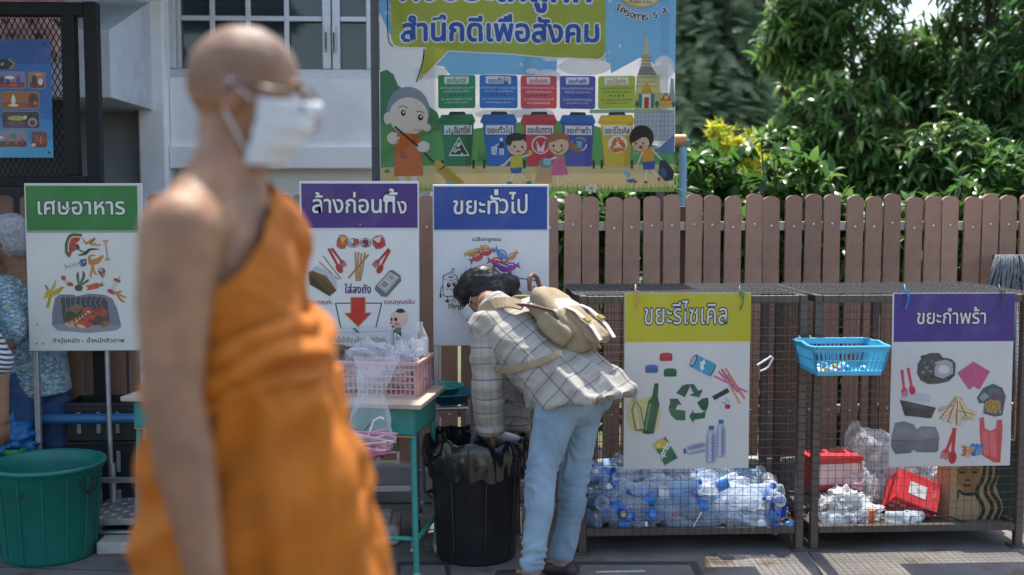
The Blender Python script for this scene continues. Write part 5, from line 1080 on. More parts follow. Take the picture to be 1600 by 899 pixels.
crumple('plastic_bag', 'crumpled clear bag stuffed at the back of the right cage behind the purple topped sheet', 'bag', P(1420, 735, Y_CAGE + .48), .10, .08, .13, M_FILM, 9, .6, 4, pull=.5)
crumple('plastic_bag', 'white plastic bag in front of the red box with pink panel', 'bag', P(1318, 780, Y_CAGE + .17), .075, .07, .05, M_BAGW, 4, .5, 5)
crumple('plastic_bag', 'white plastic bag heaped left of the tilted red box', 'bag', P(1376, 775, Y_CAGE + .36), .09, .07, .075, M_BAGW, 12, .5, 5)
crumple('plastic_bag', 'flat clear bag at the bottom left corner of the right cage', 'bag', P(1296, 815, Y_CAGE + .12), .075, .07, .05, M_FILM, 15, .6, 5)
crumple('plastic_bag', 'clear wrapper lying below the white cup in the right cage', 'bag', P(1352, 818, Y_CAGE + .12), .07, .06, .04, M_FILM, 18, .6, 5)
crumple('plastic_bag', 'white bag lying at the bottom of the right cage under the tilted red box', 'bag', P(1405, 812, Y_CAGE + .26), .07, .06, .045, M_BAGW, 22, .5, 5)
crumple('plastic_bag', 'pale bag slumped against the paper bag with the face', 'bag', P(1468, 790, Y_CAGE + .34), .05, .06, .09, M_BAGW, 27, .45, 4)
crumple('plastic_bag', 'small clear bag between the two red boxes', 'bag', P(1350, 762, Y_CAGE + .24), .06, .05, .06, M_FILM, 31, .7, 4, pull=.4)
for (px, py, dy, a_, b_, c_, sd_, lab, mt) in ((1292, 770, .40, .07, .07, .08, 83, 'clear bag at the back left corner behind the pink panelled red box', M_FILM), (1345, 725, .50, .13, .07, .13, 87, 'clear bag piled highest at the back of the right cage', M_FILM), (1388, 752, .44, .10, .08, .11, 91, 'white bag wedged behind the tilted red box', M_BAGW), (1440, 812, .34, .08, .07, .07, 95, 'clear bag flat on the floor between tilted red box and paper bag', M_FILM), (1340, 826, .10, .06, .05, .03, 99, 'thin clear wrapper at the very front of the right cage', M_FILM)):
    crumple('plastic_bag', lab, 'bag', P(px, py, Y_CAGE + dy), a_, b_, c_, mt, sd_, .6, 4, pull=.3)
def cup_at(name, label, px, py, Y, rot_, m_, s_=1.0, cat='cup'):
    mb = MB(); mb.lathe([(.0005, .003), (.026, .002), (.027, .006), (.038, .10), (.041, .101), (.041, .106), (.037, .105), (.025, .008), (.0005, .008)], n=22)
    o = mb.build(name, m_, loc=(0, 0, 0)); o.location = P(px, py, Y); o.location.z = max(o.location.z, fl + .04 * s_); o.rotation_euler = rot_; o.scale = (s_,) * 3; tag(o, label, cat)
M_STY = mat('white_foam', (.72, .71, .68), .7, .06, 20, .1, 60)
cup_at('foam_cup', 'white foam cup lying on its side left of the tilted red box', 1342, 790, Y_CAGE + .16, (R(95), 0, R(-70)), M_STY)
cup_at('foam_cup', 'white foam cup tipped over in the left corner of the right cage', 1300, 792, Y_CAGE + .2, (R(60), R(50), 0), M_STY, .9)
for (px, py, rz, lab) in ((1412, 828, 10, 'clear cup lying at the foot of the tilted red box'), (1440, 826, -70, 'clear cup lying just right of the tilted red box foot'), (1382, 828, 60, 'clear cup lying between the wrapper and the tilted red box'), (1285, 830, 30, 'clear cup lying in the front left corner of the right cage'), (1326, 830, -20, 'clear cup lying in front of the white bag in the right cage')):
    cup_at('plastic_cup', lab, px, py, Y_CAGE + .10, (R(90), 0, R(rz)), M_PET, .8)
m = MB(); 
for q in range(2): m.obox(Matrix.Translation((0, 0, .004 + q * .012)) @ Matrix.Rotation(R(4 * q), 4, 'Z'), .20 - q * .03, .10 - q * .02, .008)
o = m.build('foam_tray', M_STY, loc=(0, 0, 0)); o.location = P(1328, 800, Y_CAGE + .13); o.rotation_euler = (R(50), R(-25), R(10)); tag(o, 'white foam tray leaning in front of the foam cup', 'tray')
o = MB().tube([P(1442, 795, Y_CAGE + .06), P(1528, 822, Y_CAGE + .03)], .004, 8).build('black_stick', pm('stick_black', '#141416')); tag(o, 'thin black stick leaning in front of the paper bag', 'stick')
o = MB().lathe([(.0005, 0), (.012, 0), (.013, .004), (.015, .055), (.012, .062), (.012, .07), (.0005, .07)], Matrix.Translation(Vector((PX(1371, Y_CAGE + .06), Y_CAGE + .06, fl))), 14).build('small_bottle', pm('orange_small', '#d8662f', .3)); tag(o, 'little orange bottle standing at the front of the right cage', 'bottle')
# paper carrier bag with a drawn face
YB = Y_CAGE + .13; x0, x1 = PX(1494, YB), PX(1592, YB); z1 = PZ(688, YB, 1540); t = thing('paper_bag', 'kraft paper carrier bag printed with a dark green wavy haired face', 'bag', ((x0 + x1) / 2, YB, fl))
M_KR = mat('kraft_paper', (.36, .235, .12), .75, .1, 20, .15, 60); M_KRD = mat('kraft_orange', (.42, .20, .11), .75, .1, 20, .15, 60)
MB().box(x0, YB, fl, x1, YB + .003, z1).box(x0, YB + .117, fl, x1, YB + .12, z1).box(x1 - .003, YB + .0035, fl, x1, YB + .1165, z1).build('paper', M_KR, t)
MB().box(x0 - .0, YB + .0035, fl, x0 + .003, YB + .1165, z1).box(x0 + .0035, YB + .0035, fl, x1 - .0035, YB + .1165, fl + .003).add([(x0, YB + .0, fl), (x0 - .035, YB + .06, fl), (x0 - .035, YB + .06, z1), (x0, YB, z1)], [(0, 1, 2, 3)]).add([(x0, YB + .12, fl), (x0 - .035, YB + .06, fl), (x0 - .035, YB + .06, z1), (x0, YB + .12, z1)], [(0, 1, 2, 3)]).build('gusset', M_KRD, t)
a = Art(1360, 690, 4.3, 1543, 756, YB - .002); DG = '#14291f'
a.poly([(862, 0), (998, 0), (998, 575), (846, 575), (875, 520), (898, 460), (893, 410), (862, 350), (846, 300), (862, 240), (862, 190), (845, 100)], DG, 1)
a.rect(585, 0, 862, 150, DG, 1)
a.poly([(592, 175), (588, 250), (600, 300), (640, 335), (690, 340), (720, 310), (738, 250), (738, 170), (665, 150)], '#9a6a3a', 2)
for pts in ([(752, 60), (765, 160), (752, 260), (722, 310), (720, 360), (755, 420), (765, 470), (735, 530), (712, 580)], [(795, 60), (806, 170), (800, 250), (775, 310), (782, 360), (815, 410), (822, 465), (795, 525), (775, 580)], [(830, 60), (846, 190), (836, 260), (815, 300), (822, 350), (862, 405), (872, 460), (848, 520), (828, 580)]): a.curve(pts, 24, DG, 3)
a.curve([(592, 325), (630, 348), (690, 352), (722, 330)], 22, DG, 3); a.poly([(588, 330), (600, 360), (590, 395)], DG, 3)
for x in (605, 690): a.curve([(x - 20, 195), (x, 180), (x + 35, 188)], 10, DG, 4); a.ell(x + 8, 206, 20, 9, DG, 4)
a.poly([(630, 252), (672, 252), (664, 264), (640, 264)], DG, 4); a.line([(648, 190), (644, 245)], 4, '#7a4f2a', 4); a.poly([(615, 285), (640, 280), (650, 286), (662, 280), (684, 288), (665, 302), (632, 302)], DG, 4)
a.text('30% recycled', 966, 170, 976, 260, '#9a7a4a', 2, .0) if False else None
a.line([(970, 170), (972, 258)], 5, '#8a6c40', 2)
a.build('printed_face', mat('bag_print', attr='Col', rough=.7, var=.1, scale=20), t, loc_off=a.center - Vector(t.location))

# ---- small things on the cages
o = MB().tube([P(1183, 571, Y_CAGE - .012), P(1205, 557, Y_CAGE - .012), P(1208, 559, Y_CAGE - .012), P(1201, 573, Y_CAGE - .012), P(1196, 577, Y_CAGE - .012), P(1188, 580, Y_CAGE - .012)], .0042, 8).build('cable_tie', pm('tie_white', '#e6e6e2')); tag(o, 'bent white plastic strip caught in the left cage mesh', 'strip')

# ---- mop standing head up against the fence
Ym = Y_FENCE - .10; t = thing('mop', 'grey string mop standing head up against the fence at the right', 'mop', (PX(1590, Ym), Ym, .0))
top = P(1582, 402, Ym)
MB().tube([(PX(1600, Ym), Ym - .05, .0), top + Vector((0, -.02, -.02))], .011, 10).build('handle', mat('mop_handle', (.45, .47, .5), .4), t)
MB().bbox(top.x - .10, Ym - .03, top.z - .012, top.x + .085, Ym + .01, top.z + .012, .004).build('clamp', pm('mop_clamp', '#45484c'), t)
m = MB(); random.seed(3)
for k in range(150):
    x = top.x - .10 + .19 * random.random(); y = Ym - .035 + random.uniform(-.022, .02); L = random.uniform(.11, .20); dx = (x - top.x) * .55 + random.gauss(0, .012)
    m.tube([(x, Ym - .01, top.z), (x + dx * .2, y - .02, top.z + .012), (x + dx * .6 + random.gauss(0, .006), y - .04, top.z - L * .35), (x + dx + random.gauss(0, .01), y - .035, top.z - L)], [.0055, .006, .006, .004], 5)
m.build('strings', mat('mop_strings', (.15, .155, .165), .95, .35, 40, .4, 120), t)

# ---- drain frames in the pavement
def frame_cover(name, label, pts, w_, slot=None):
    t = thing(name, label, 'drain cover', tuple(sum(p[i] for p in pts) / 4 for i in range(3))); m = MB(); c = Vector(t.location)
    inn = [p + (c - p).normalized() * w_ * 1.41 for p in pts]
    for k in range(4): q = (k + 1) % 4; m.add([pts[k] + Vector((0, 0, .005)), pts[q] + Vector((0, 0, .005)), inn[q] + Vector((0, 0, .005)), inn[k] + Vector((0, 0, .005))], [(0, 1, 2, 3)])
    m.build('frame', mat('drain_iron', (.05, .045, .045), .6, .3, 12), t)
    MB().add([p + Vector((0, 0, .0025)) for p in inn], [(0, 1, 2, 3)]).build('slab', bpy.data.materials['concrete_ground'], t)
    if slot: MB().bbox(*slot, .001).build('handle_slot', mat('slot_steel', (.5, .5, .5), .4), t)
g0, g1, g2, g3 = G(895, 879), G(1088, 879), G(1135, 960), G(880, 960); s0, s1 = G(930, 896), G(1008, 895)
frame_cover('drain_cover', 'square drain cover with dark iron frame in front of the bottle cage', [g3, g2, g1, g0], .035, (s0.x, s0.y - .006, .003, s1.x, s0.y + .006, .008))
frame_cover('drain_cover', 'dark framed drain cover beside the foot of the black bin', [G(604, 955), G(715, 955), G(700, 879), G(622, 879)], .03)

# ================================================================== LEFT SIDE: desks, bins, trolley
M_TEAL = mat('teal_paint', (.03, .24, .20), .45, .12, 14, dirt=.3, dirtcol=(.12, .1, .08), dscale=12); M_TOP = mat('desk_wood', (.42, .33, .25), .55, .1, 5, .08, 60, stretch=(1, 8, 1))
dl = G(186, 620, .72); dr = G(659, 633, .72); ang = math.atan2(dr.y - dl.y, dr.x - dl.x); tot = (dr - dl).length; dw = tot / 2
def desk(k, label):
    M = Matrix.Translation((dl.x, dl.y, 0)) @ Matrix.Rotation(ang, 4, 'Z') @ Matrix.Translation((dw * k, 0, 0)); o = M @ Vector((dw / 2, .22, 0))
    t = thing('school_desk', label, 'desk', o, 'teal school desks'); dp = .47; g_ = .004
    def put(m, n, mt): m.v = [M @ p for p in m.v]; m.build(n, mt, t)
    put(MB().bbox(g_, 0, .70, dw - g_, dp, .72, .004), 'desktop', M_TOP)
    put(MB().box(.04, .05, .585, dw - .04, dp - .03, .59).box(.04, .045, .585, .045, dp - .03, .698).box(dw - .045, .045, .585, dw - .04, dp - .03, .698).box(.046, dp - .035, .59, dw - .046, dp - .03, .698).box(.046, .045, .591, dw - .046, .05, .698), 'book_tray', M_TEAL)
    put(MB().bbox(.04, .040, .581, dw - .04, .044, .5845, .001), 'edge_strip', mat('edge_yellow', (.5, .36, .08), .5))
    for sx in (0, 1):
        for sy in (0, 1):
            x, y = (.055 if not sx else dw - .055), (.07 if not sy else dp - .06); fx = -.02 if not sx else .02; fy = -.025 if not sy else .02
            m = MB().tube([(x, y, .70), (x + fx, y + fy, .02)], .0125, 12); m.lathe([(.015, 0), (.016, .004), (.016, .035), (.013, .036)], Matrix.Translation((x + fx, y + fy, 0)), 12, 1, cap=True); put(m, 'leg', [M_TEAL, pm('foot_cap', '#8d8d86')])
    m = MB()
    for x in (.04, dw - .04): m.tube([(x, .06, .16), (x, dp - .05, .16)], .010, 10)
    m.tube([(.05, .065, .165), (dw - .05, .065, .165)], .010, 10); put(m, 'stretcher', M_TEAL)
    return t
desk(0, 'teal school desk at the left, half hidden behind the orange robe'); desk(1, 'teal school desk carrying the pink crate')
DM = Matrix.Translation((dl.x, dl.y, 0)) @ Matrix.Rotation(ang, 4, 'Z')
def on_desk(px, py, z=.72): return G(px, py, z)
# pink crate
M_PINK = mat('pink_plastic', (.75, .43, .40), .4, .08, 10, transl=.2)
c1 = on_desk(652, 621); R3 = Matrix.Rotation(ang, 4, 'Z'); cw, cd, ch = .46, .30, .135
CM4 = Matrix.Translation(c1) @ R3 @ Matrix.Translation((-cw, 0, 0)); t = thing('plastic_crate', 'pink plastic crate of rubbish standing on the teal desk', 'crate', c1)
m = MB()
def wall(p, u, v, nu, nv):
    for i in range(nu + 1): m.bar(p + u * (i / nu), p + u * (i / nu) + v, .0042 if 0 < i < nu else .010, .004)
    for j in range(nv + 1): m.bar(p + v * (j / nv), p + v * (j / nv) + u, .004 if 0 < j < nv else .009, .005)
e = .012
wall(Vector((e, e, .002)), Vector((cw - 2 * e, 0, 0)), Vector((0, -e, ch)), 22, 5); wall(Vector((e, cd - e, .002)), Vector((cw - 2 * e, 0, 0)), Vector((0, e, ch)), 22, 5)
wall(Vector((e, e, .002)), Vector((0, cd - 2 * e, 0)), Vector((-e, 0, ch)), 12, 5)
m.bbox(e, e, .002, cw - e, cd - e, .006, .001); m.bbox(cw - e, 0.012, .0, cw - e + .005, cd - .012, ch, .002)
for k in range(5): m.bbox(cw - e + .005, .02 + k * .06, .0, cw - e + .011, .028 + k * .06, ch - .004, .002)
m.v = [CM4 @ p for p in m.v]; m.build('body', M_PINK, t)
m = MB(); rr = [(0, 0), (cw, 0), (cw, cd), (0, cd), (0, 0)]
for k in range(4): m.bar(Vector((*rr[k], ch)), Vector((*rr[k + 1], ch)), .016, .012)
m.v = [CM4 @ p for p in m.v]; m.build('rim', mat('pale_pink_rim', (.74, .42, .38), .4, .08, 10, transl=.2), t)
def crate_at(x, y, z): return CM4 @ Vector((x, y, z))
crumple('plastic_bag', 'big crumpled clear plastic bag swelling out of the pink crate', 'bag', crate_at(.25, .15, .10), .17, .11, .085, M_FILM, 41, .5, 5, pull=.35)
crumple('plastic_bag', 'shiny clear plastic bag bunched at the right end of the pink crate', 'bag', crate_at(.38, .10, .10), .07, .08, .085, M_FILM, 44, .7, 5, pull=.3)
crumple('plastic_bag', 'white flattened bag on the bottom of the pink crate', 'bag', crate_at(.23, .14, .055), .17, .11, .045, mat('milky_bag', (.75, .74, .72), .3, .06, 14, alpha=.6, transl=.3, bump=.4, bscale=30), 47, .5, 5)
p = crate_at(.085, .10, .012)
m = MB().lathe([(.0005, 0), (.043, 0), (.045, .004), (.045, .145), (.041, .152), (.041, .156)], n=24); m.lathe([(.044, .157), (.044, .178), (.04, .18), (.0005, .18)], n=24, m=1)
m.lathe([(.0456, .03), (.0456, .12)], n=24, m=2)
o = m.build('brown_jar', [mat('brown_glass', (.09, .035, .015), .15, .1, 10, coat=.5), pm('jar_lid', '#6a4526'), pm('jar_label', '#b98e72')], loc=(0, 0, 0)); o.location = p; tag(o, 'brown jar standing at the left end of the pink crate', 'jar')
p = crate_at(.425, .20, .012); p2 = p.copy()
m = bottle(r=.036, H=.285, cap=False); m.lathe([(.0368, .135), (.0368, .205)], n=24, m=2)
o = m.build('plastic_bottle', [M_PET, BCAP, mat('paper_label', (.74, .74, .72), .5, .05, 10)], loc=(0, 0, 0)); o.location = p; tag(o, 'open clear bottle full of skewers standing in the pink crate', 'bottle')
random.seed(9)
for k in range(12):
    x, y = random.uniform(-.018, .018), random.uniform(-.018, .018)
    s_ = MB().tube([p + Vector((x, y, .012)), p + Vector((x * .4 + random.uniform(-.006, .006), y * .4, random.uniform(.16, .24)))], .0019, 5).build('skewer', pm('bamboo', '#a87c44', .6)); tag(s_, 'bamboo skewer standing in the open clear bottle', 'skewer', 'skewers in the open bottle')
q = P(560, 530, 4.94); a = Art(450, 270, 3.1, 560, 527, 4.955)
a.rect(174, 752, 506, 840, '#dcdad6', 0); a.line([(222, 775), (502, 768), (502, 838)], 3, '#9fb3c4', 1); a.line([(222, 775), (222, 838)], 3, '#9fb3c4', 1)
a.text('กลั้วน้ำล้าง แล้วเทลงถังด้วยค่ะ', 228, 792, 474, 822, '#8a8420', 1, .014)
o = a.build('paper_notice', M_PRINT, None, 6, 2, lambda u, v: .004 * math.sin(9 * u) - .01 * max(0, -v)); o.location = a.center; tag(o, 'white paper notice with olive lettering fixed low on the purple headed board', 'notice')
o = MB().tube([P(553, 513, 4.95), P(560, 520, 4.945)], .003, 6).build('clip', pm('clip_black', '#1a1a1c')); o.parent = bpy.data.objects['paper_notice']; o.location = o.location - bpy.data.objects['paper_notice'].location

# hanging bag of straws below the desk edge
YS2 = dr.y - .06
def sheetbag(u, v):      # bag hanging from the crate rim, twisted narrow in the middle, bulging low
    pass
top_, mid_, bot_ = P(590, 556, YS2 + .02), P(578, 632, YS2 - .03), P(575, 704, YS2 - .03)
rings = []
for i in range(17):
    s_ = i / 16; c = (top_.lerp(mid_, s_ * 2) if s_ < .5 else mid_.lerp(bot_, s_ * 2 - 1)); wd = (.085 - .10 * s_ if s_ < .4 else .045 + (s_ - .4) * .12); dp = .014 + .05 * max(0, s_ - .35)
    if s_ > .93: wd *= .8; dp *= .5
    rings.append([c + Vector((wd * math.cos(t_) * (1 + .22 * noise.noise(Vector((t_ * 1.5, s_ * 6, 5)))), dp * math.sin(t_) + .012 * noise.noise(Vector((t_ * 2, s_ * 8, 1))), .012 * noise.noise(Vector((t_ * 2, s_ * 5, 9))))) for t_ in [2 * math.pi * j / 40 for j in range(40)]])
bagm = MB().loft(rings, cap=False); pa, pb_, pc = P(508, 606, YS2 + .0), P(606, 566, YS2 + .03), P(548, 655, YS2 - .03)
bagm.grid(lambda u, v: (pa.lerp(pb_, u)).lerp(pc, v) + Vector((.012 * noise.noise(Vector((u * 4, v * 4, 2))), -.02 * math.sin(u * 9) * (1 - v) * .6 + .02 * noise.noise(Vector((u * 5, v * 5, 7))), .010 * noise.noise(Vector((u * 5, v * 3, 4))))), 26, 20)
o = bagm.build('plastic_bag', M_FILM); tag(o, 'long clear plastic bag of straws hanging from the crate in front of the desk', 'bag')
random.seed(11)
for nm, cl, cnt in (('pink', '#dd7ba6', 16), ('white', '#e2ddd6', 10), ('black', '#1e1c1f', 6), ('yellow', '#d8b23a', 3), ('red', '#b8454a', 4)):
    for k in range(cnt):
        c = P(572 + random.gauss(0, 5), random.uniform(676, 714), YS2 - .03 + random.uniform(-.02, .02)); an = random.gauss(.05, .22); L = random.uniform(.06, .10)
        d = Vector((math.cos(an), random.uniform(-.12, .12), math.sin(an))) * L
        s_ = MB().tube([c - d, c + d], .0035, 7).build('drinking_straw', pm('straw_' + nm, cl)); tag(s_, f'{nm} drinking straw in the bag hanging in front of the desk', 'straw', f'{nm} straws in the hanging bag')
o = MB().tube([P(572, 690, YS2 - .035), P(584, 657, YS2 - .04), P(594, 652, YS2 - .04), P(600, 655, YS2 - .04)], .0042, 8).build('drinking_straw', pm('straw_white', '#e2ddd6')); tag(o, 'bent white straw sticking up out of the straw bundle', 'straw')

# concrete umbrella foot with its rod
f0 = G(578, 852); t = thing('umbrella_foot', 'rough concrete block with a thin upright rod under the desk', 'umbrella foot', f0)
m = MB().bbox(f0.x - .15, f0.y - .02, .0, f0.x + .13, f0.y + .25, .085, .018)
displace_pts = [v.__iadd__(Vector((0, 0, .006 * noise.noise(v * 30)))) for v in m.v]
m.bbox(f0.x + .04, f0.y + .03, .083, f0.x + .09, f0.y + .2, .11, .008).build('block', mat('rough_concrete', (.34, .31, .27), .9, .3, 12, .7, 40, dirt=.5), t)
MB().tube([(PX(566, f0.y + .1), f0.y + .1, .08), (PX(566, f0.y + .1), f0.y + .1, .46)], .010, 10).build('rod', mat('rusty_rod', (.22, .14, .09), .7, .3, 20), t)

# chequer plate step
ys0, ys1, zs_t = 5.0, 5.50, .115; xa, xb = PX(120, ys0), PX(570, ys0)
t = thing('metal_step', 'low chequer plate step running behind the desks', 'step', ((xa + xb) / 2, ys0, 0)); m = MB()
m.bbox(xa, ys0, zs_t - .03, xb, ys1, zs_t, .003)
nx, ny = int((xb - xa) / .042), int((ys1 - ys0) / .042)
for i in range(nx):
    for j in range(ny):
        c = Vector((xa + (i + .5) * (xb - xa) / nx, ys0 + (j + .5) * (ys1 - ys0) / ny, zs_t)); s_ = 1 if (i + j) % 2 else -1; d = Vector((.8, .6 * s_, 0)); n_ = Vector((-.6 * s_, .8, 0))
        m.add([c - d * .016, c + n_ * .0055, c + d * .016, c - n_ * .0055, c + Vector((0, 0, .0032)) - d * .006, c + Vector((0, 0, .0032)) + d * .006], [(0, 3, 4), (3, 5, 4), (3, 2, 5), (2, 1, 5), (1, 4, 5), (1, 0, 4)], 0, False)
m.build('tread_plate', mat('chequer_plate', (.42, .42, .42), .42, .15, 10, metal=.55, dirt=.5, dirtcol=(.14, .11, .09), dscale=8), t)
MB().tube([(xa + .02, ys0 + .03, .045), (xb - .03, ys0 + .03, .045)], .014, 10).build('front_rail', M_STEEL, t)
for x in (xa + .05, xb - .06):
    for y in (ys0 + .05, ys1 - .05): MB().bbox(x - .015, y - .015, 0, x + .015, y + .015, zs_t - .031, .003).build('leg', M_STEEL, t)
w0, w1 = G(150, 868), G(226, 868)
o = MB().bbox(w0.x, w0.y, 0, w1.x, w0.y + .12, .055, .01).build('concrete_block', mat('block_pale', (.42, .40, .36), .85, .2, 10, .4, 50)); tag(o, 'pale low concrete block on the ground between green bin and desk', 'block')

# trolley with teal basins
yt = 5.05; xc = PX(690, yt); t = thing('steel_trolley', 'small steel trolley on castors carrying teal basins', 'trolley', (xc, yt, 0))
zt_ = PZ(640, yt, 690)
for sx in (-1, 1):
    for sy in (0, 1):
        x, y = xc + sx * .115, yt + .02 + sy * .22
        MB().tube([(x, y, .095), (x, y, zt_)], .012, 10).build('leg', M_STEEL, t)
        m = MB().lathe([(.006, -.012), (.034, -.012), (.037, -.006), (.037, .006), (.034, .012), (.006, .012)], Matrix.Translation((x, y + .012, .037)) @ Matrix.Rotation(R(90), 4, 'Y'), 20); m.bar((x - .018, y + .004, .035), (x - .014, y, .095), .004, .03, 1); m.bar((x + .018, y + .004, .035), (x + .014, y, .095), .004, .03, 1); m.bbox(x - .022, y - .018, .085, x + .022, y + .018, .096, .002, 1); m.build('castor', [mat('black_rubber', (.02, .02, .02), .6), M_STEEL], t)
m = MB()
for y in (yt + .02, yt + .24): m.tube([(xc - .115, y, .30), (xc + .115, y, .30)], .009, 8); m.tube([(xc - .115, y, zt_), (xc + .115, y, zt_)], .010, 8)
for x in (xc - .115, xc + .115): m.tube([(x, yt + .02, .30), (x, yt + .24, .30)], .009, 8); m.tube([(x, yt + .02, zt_), (x, yt + .24, zt_)], .010, 8)
m.build('frame', M_STEEL, t)
def basin(r, z, x, y, col, label, hh=.06):
    mb = MB().lathe([(.0005, .0), (r * .72, 0), (r * .76, .004), (r * .95, hh), (r, hh + .002), (r * 1.02, hh - .004), (r * .985, hh - .005), (r * .93, hh - .004), (r * .73, .006), (.0005, .006)], Matrix.Translation((x, y, z)), 40)
    o = mb.build('basin', mat('basin_' + col[1:], h(col), .35, .08, 8, transl=.1)); tag(o, label, 'basin', None); return o
basin(.148, zt_ + .012, xc + .005, yt + .13, '#0b6a78', 'dark teal round basin, lowest of the pile on the trolley', .05); basin(.118, zt_ + .050, xc - .02, yt + .12, '#168a80', 'bright teal round basin lying inside the dark teal one', .04)
basin(.115, .312, xc + .03, yt + .13, '#12627f', 'blue round basin on the lower frame of the trolley', .05)

# black bin with liner
bc = D(744, 690, 4.84); bc.z = 0; br_ = .205; bh = .50
t = thing('rubbish_bin', 'black round rubbish bin lined with a shiny black bag under the woman', 'bin', bc)
m = MB().lathe([(.0005, 0.002), (br_ * .80, 0.0), (br_ * .82, .01), (br_ * .96, bh - .05), (br_ * 1.0, bh - .045), (br_ * 1.02, bh), (br_ * .99, bh), (br_ * .94, bh - .06), (br_ * .80, .016), (.0005, .014)], Matrix.Translation(bc), 48)
for k in range(8): a_ = k * math.pi / 4 + .2; d = Vector((math.cos(a_), math.sin(a_), 0)); m.bar(bc + d * br_ * .822 + Vector((0, 0, .015)), bc + d * br_ * .962 + Vector((0, 0, bh - .055)), .012, .005)
m.build('body', mat('black_plastic', (.018, .018, .02), .38, .25, 10, dirt=.08, dirtcol=(.10, .085, .07), dscale=6), t)
m = MB(); x = bc.x - br_ * 1.0; m.tube([(x, bc.y - .06, bh - .07), (x - .018, bc.y - .07, bh - .10), (x - .012, bc.y - .075, bh - .2), (x + .02, bc.y - .07, bh - .235)], .006, 8); m.build('handle', pm('bin_handle', '#121214'), t)
m = MB()
def liner(u, v):
    an = u * 2 * math.pi
    fold = noise.noise(Vector((math.cos(an) * 4, math.sin(an) * 4, v * 2.2))); f2 = noise.noise(Vector((math.cos(an) * 11, math.sin(an) * 11, v * 4)))
    prof = [(.80, bh - .22), (.90, bh - .10), (.965, bh - .02), (1.0, bh + .022), (1.055, bh + .014), (1.10, bh - .02), (1.12, bh - .07), (1.10, bh - .125)]
    k = v * 7; i = min(int(k), 6); f_ = k - i; r_ = prof[i][0] * (1 - f_) + prof[i + 1][0] * f_; z = prof[i][1] * (1 - f_) + prof[i + 1][1] * f_
    r_ += .045 * fold * (.3 + v) + .028 * f2 * (.3 + v); z += .03 * noise.noise(Vector((math.cos(an) * 2.5, math.sin(an) * 2.5, 4))) * (1 if v > .4 else .3) + (.05 * noise.noise(Vector((math.cos(an) * 5, math.sin(an) * 5, 8))) if v > .8 else 0)
    return bc + Vector((math.cos(an) * r_ * br_, math.sin(an) * r_ * br_, z))
m.grid(liner, 120, 22); m.build('liner', mat('black_film', (.008, .008, .009), .16, .2, 10, .25, 22, spec=.6), t)
o = crumple('plastic_bag', 'dark rubbish bag bulging inside the black bin', 'bag', bc + Vector((0, 0, bh - .19)), .15, .15, .06, mat('black_film', ()), 61, .5, 5)
# broom bundle behind the bin
yb = 5.10; t = thing('broom', 'dark broom with a yellow band leaning behind the black bin', 'broom', (PX(806, yb), yb, 0)); m = MB(); random.seed(4)
for k in range(60):
    a_ = random.uniform(0, 6.28); r_ = random.uniform(0, .03); m.tube([(PX(803, yb) + r_ * math.cos(a_), yb + r_ * math.sin(a_), PZ(605, yb, 800)), (PX(806, yb) + .5 * r_ * math.cos(a_), yb + .5 * r_ * math.sin(a_), PZ(658, yb, 800)), (PX(808, yb) + 1.3 * r_ * math.cos(a_), yb + 1.3 * r_ * math.sin(a_), .33)], .0026, 5)
m.build('bristles', mat('broom_dark', (.03, .025, .03), .8, .4, 60), t)
MB().lathe([(.02, 0), (.022, .002), (.022, .012), (.02, .014)], Matrix.Translation((PX(806, yb), yb, PZ(662, yb, 800))), 14).build('band', pm('band_yellow', '#c9b21f'), t)
MB().tube([(PX(808, yb), yb, .34), (PX(810, yb), yb - .02, 0)], .011, 8).build('handle', pm('broom_handle', '#5a4433'), t)

# green round tub, front left
gc = D(74, 722, 4.86); gz1 = gc.z; gc.z = 0; gr = .232
t = thing('green_bin', 'big dark green round plastic bin with a black wire handle at the front left', 'bin', gc)
m = MB(); n = 60
prof = [(.0005, .004), (.80, 0), (.825, .012), (.955, gz1 - .03), (.985, gz1 - .026), (1.0, gz1 - .012), (1.035, gz1 - .01), (1.04, gz1 + .004), (1.0, gz1 + .008), (.95, gz1 - .004), (.925, gz1 - .05), (.79, .02), (.0005, .018)]
m.lathe([(r_ * gr if r_ > .01 else r_, z) for r_, z in prof], Matrix.Translation(gc), n)
for k in range(14): a_ = k * 2 * math.pi / 14; d = Vector((math.cos(a_), math.sin(a_), 0)); m.bar(gc + d * gr * .835 + Vector((0, 0, .02)), gc + d * gr * .957 + Vector((0, 0, gz1 - .035)), .006, .004)
m.build('body', mat('green_plastic', (.008, .155, .118), .45, .18, 5, .1, 50, dirt=.5, dirtcol=(.035, .10, .085), dscale=7), t)
def gp(an, rr_, z): return gc + Vector((math.cos(an) * gr * rr_, math.sin(an) * gr * rr_, z))
a_ = R(-28); m = MB().tube([gp(a_ - .14, .985, gz1 - .045), gp(a_ - .14, 1.02, gz1 - .07), gp(a_ - .05, 1.06, gz1 - .105), gp(a_ + .08, 1.06, gz1 - .10), gp(a_ + .17, 1.02, gz1 - .06), gp(a_ + .17, .985, gz1 - .04)], .0045, 8); m.build('handle', pm('wire_black', '#15171a'), t)
m = MB(); m.obox(Matrix.Translation(gp(R(-100), .925, gz1 - .09)) @ Matrix.Rotation(R(-10), 4, 'Z'), .028, .006, .022); m.build('sticker', pm('sticker_dark', '#12302c'), t)

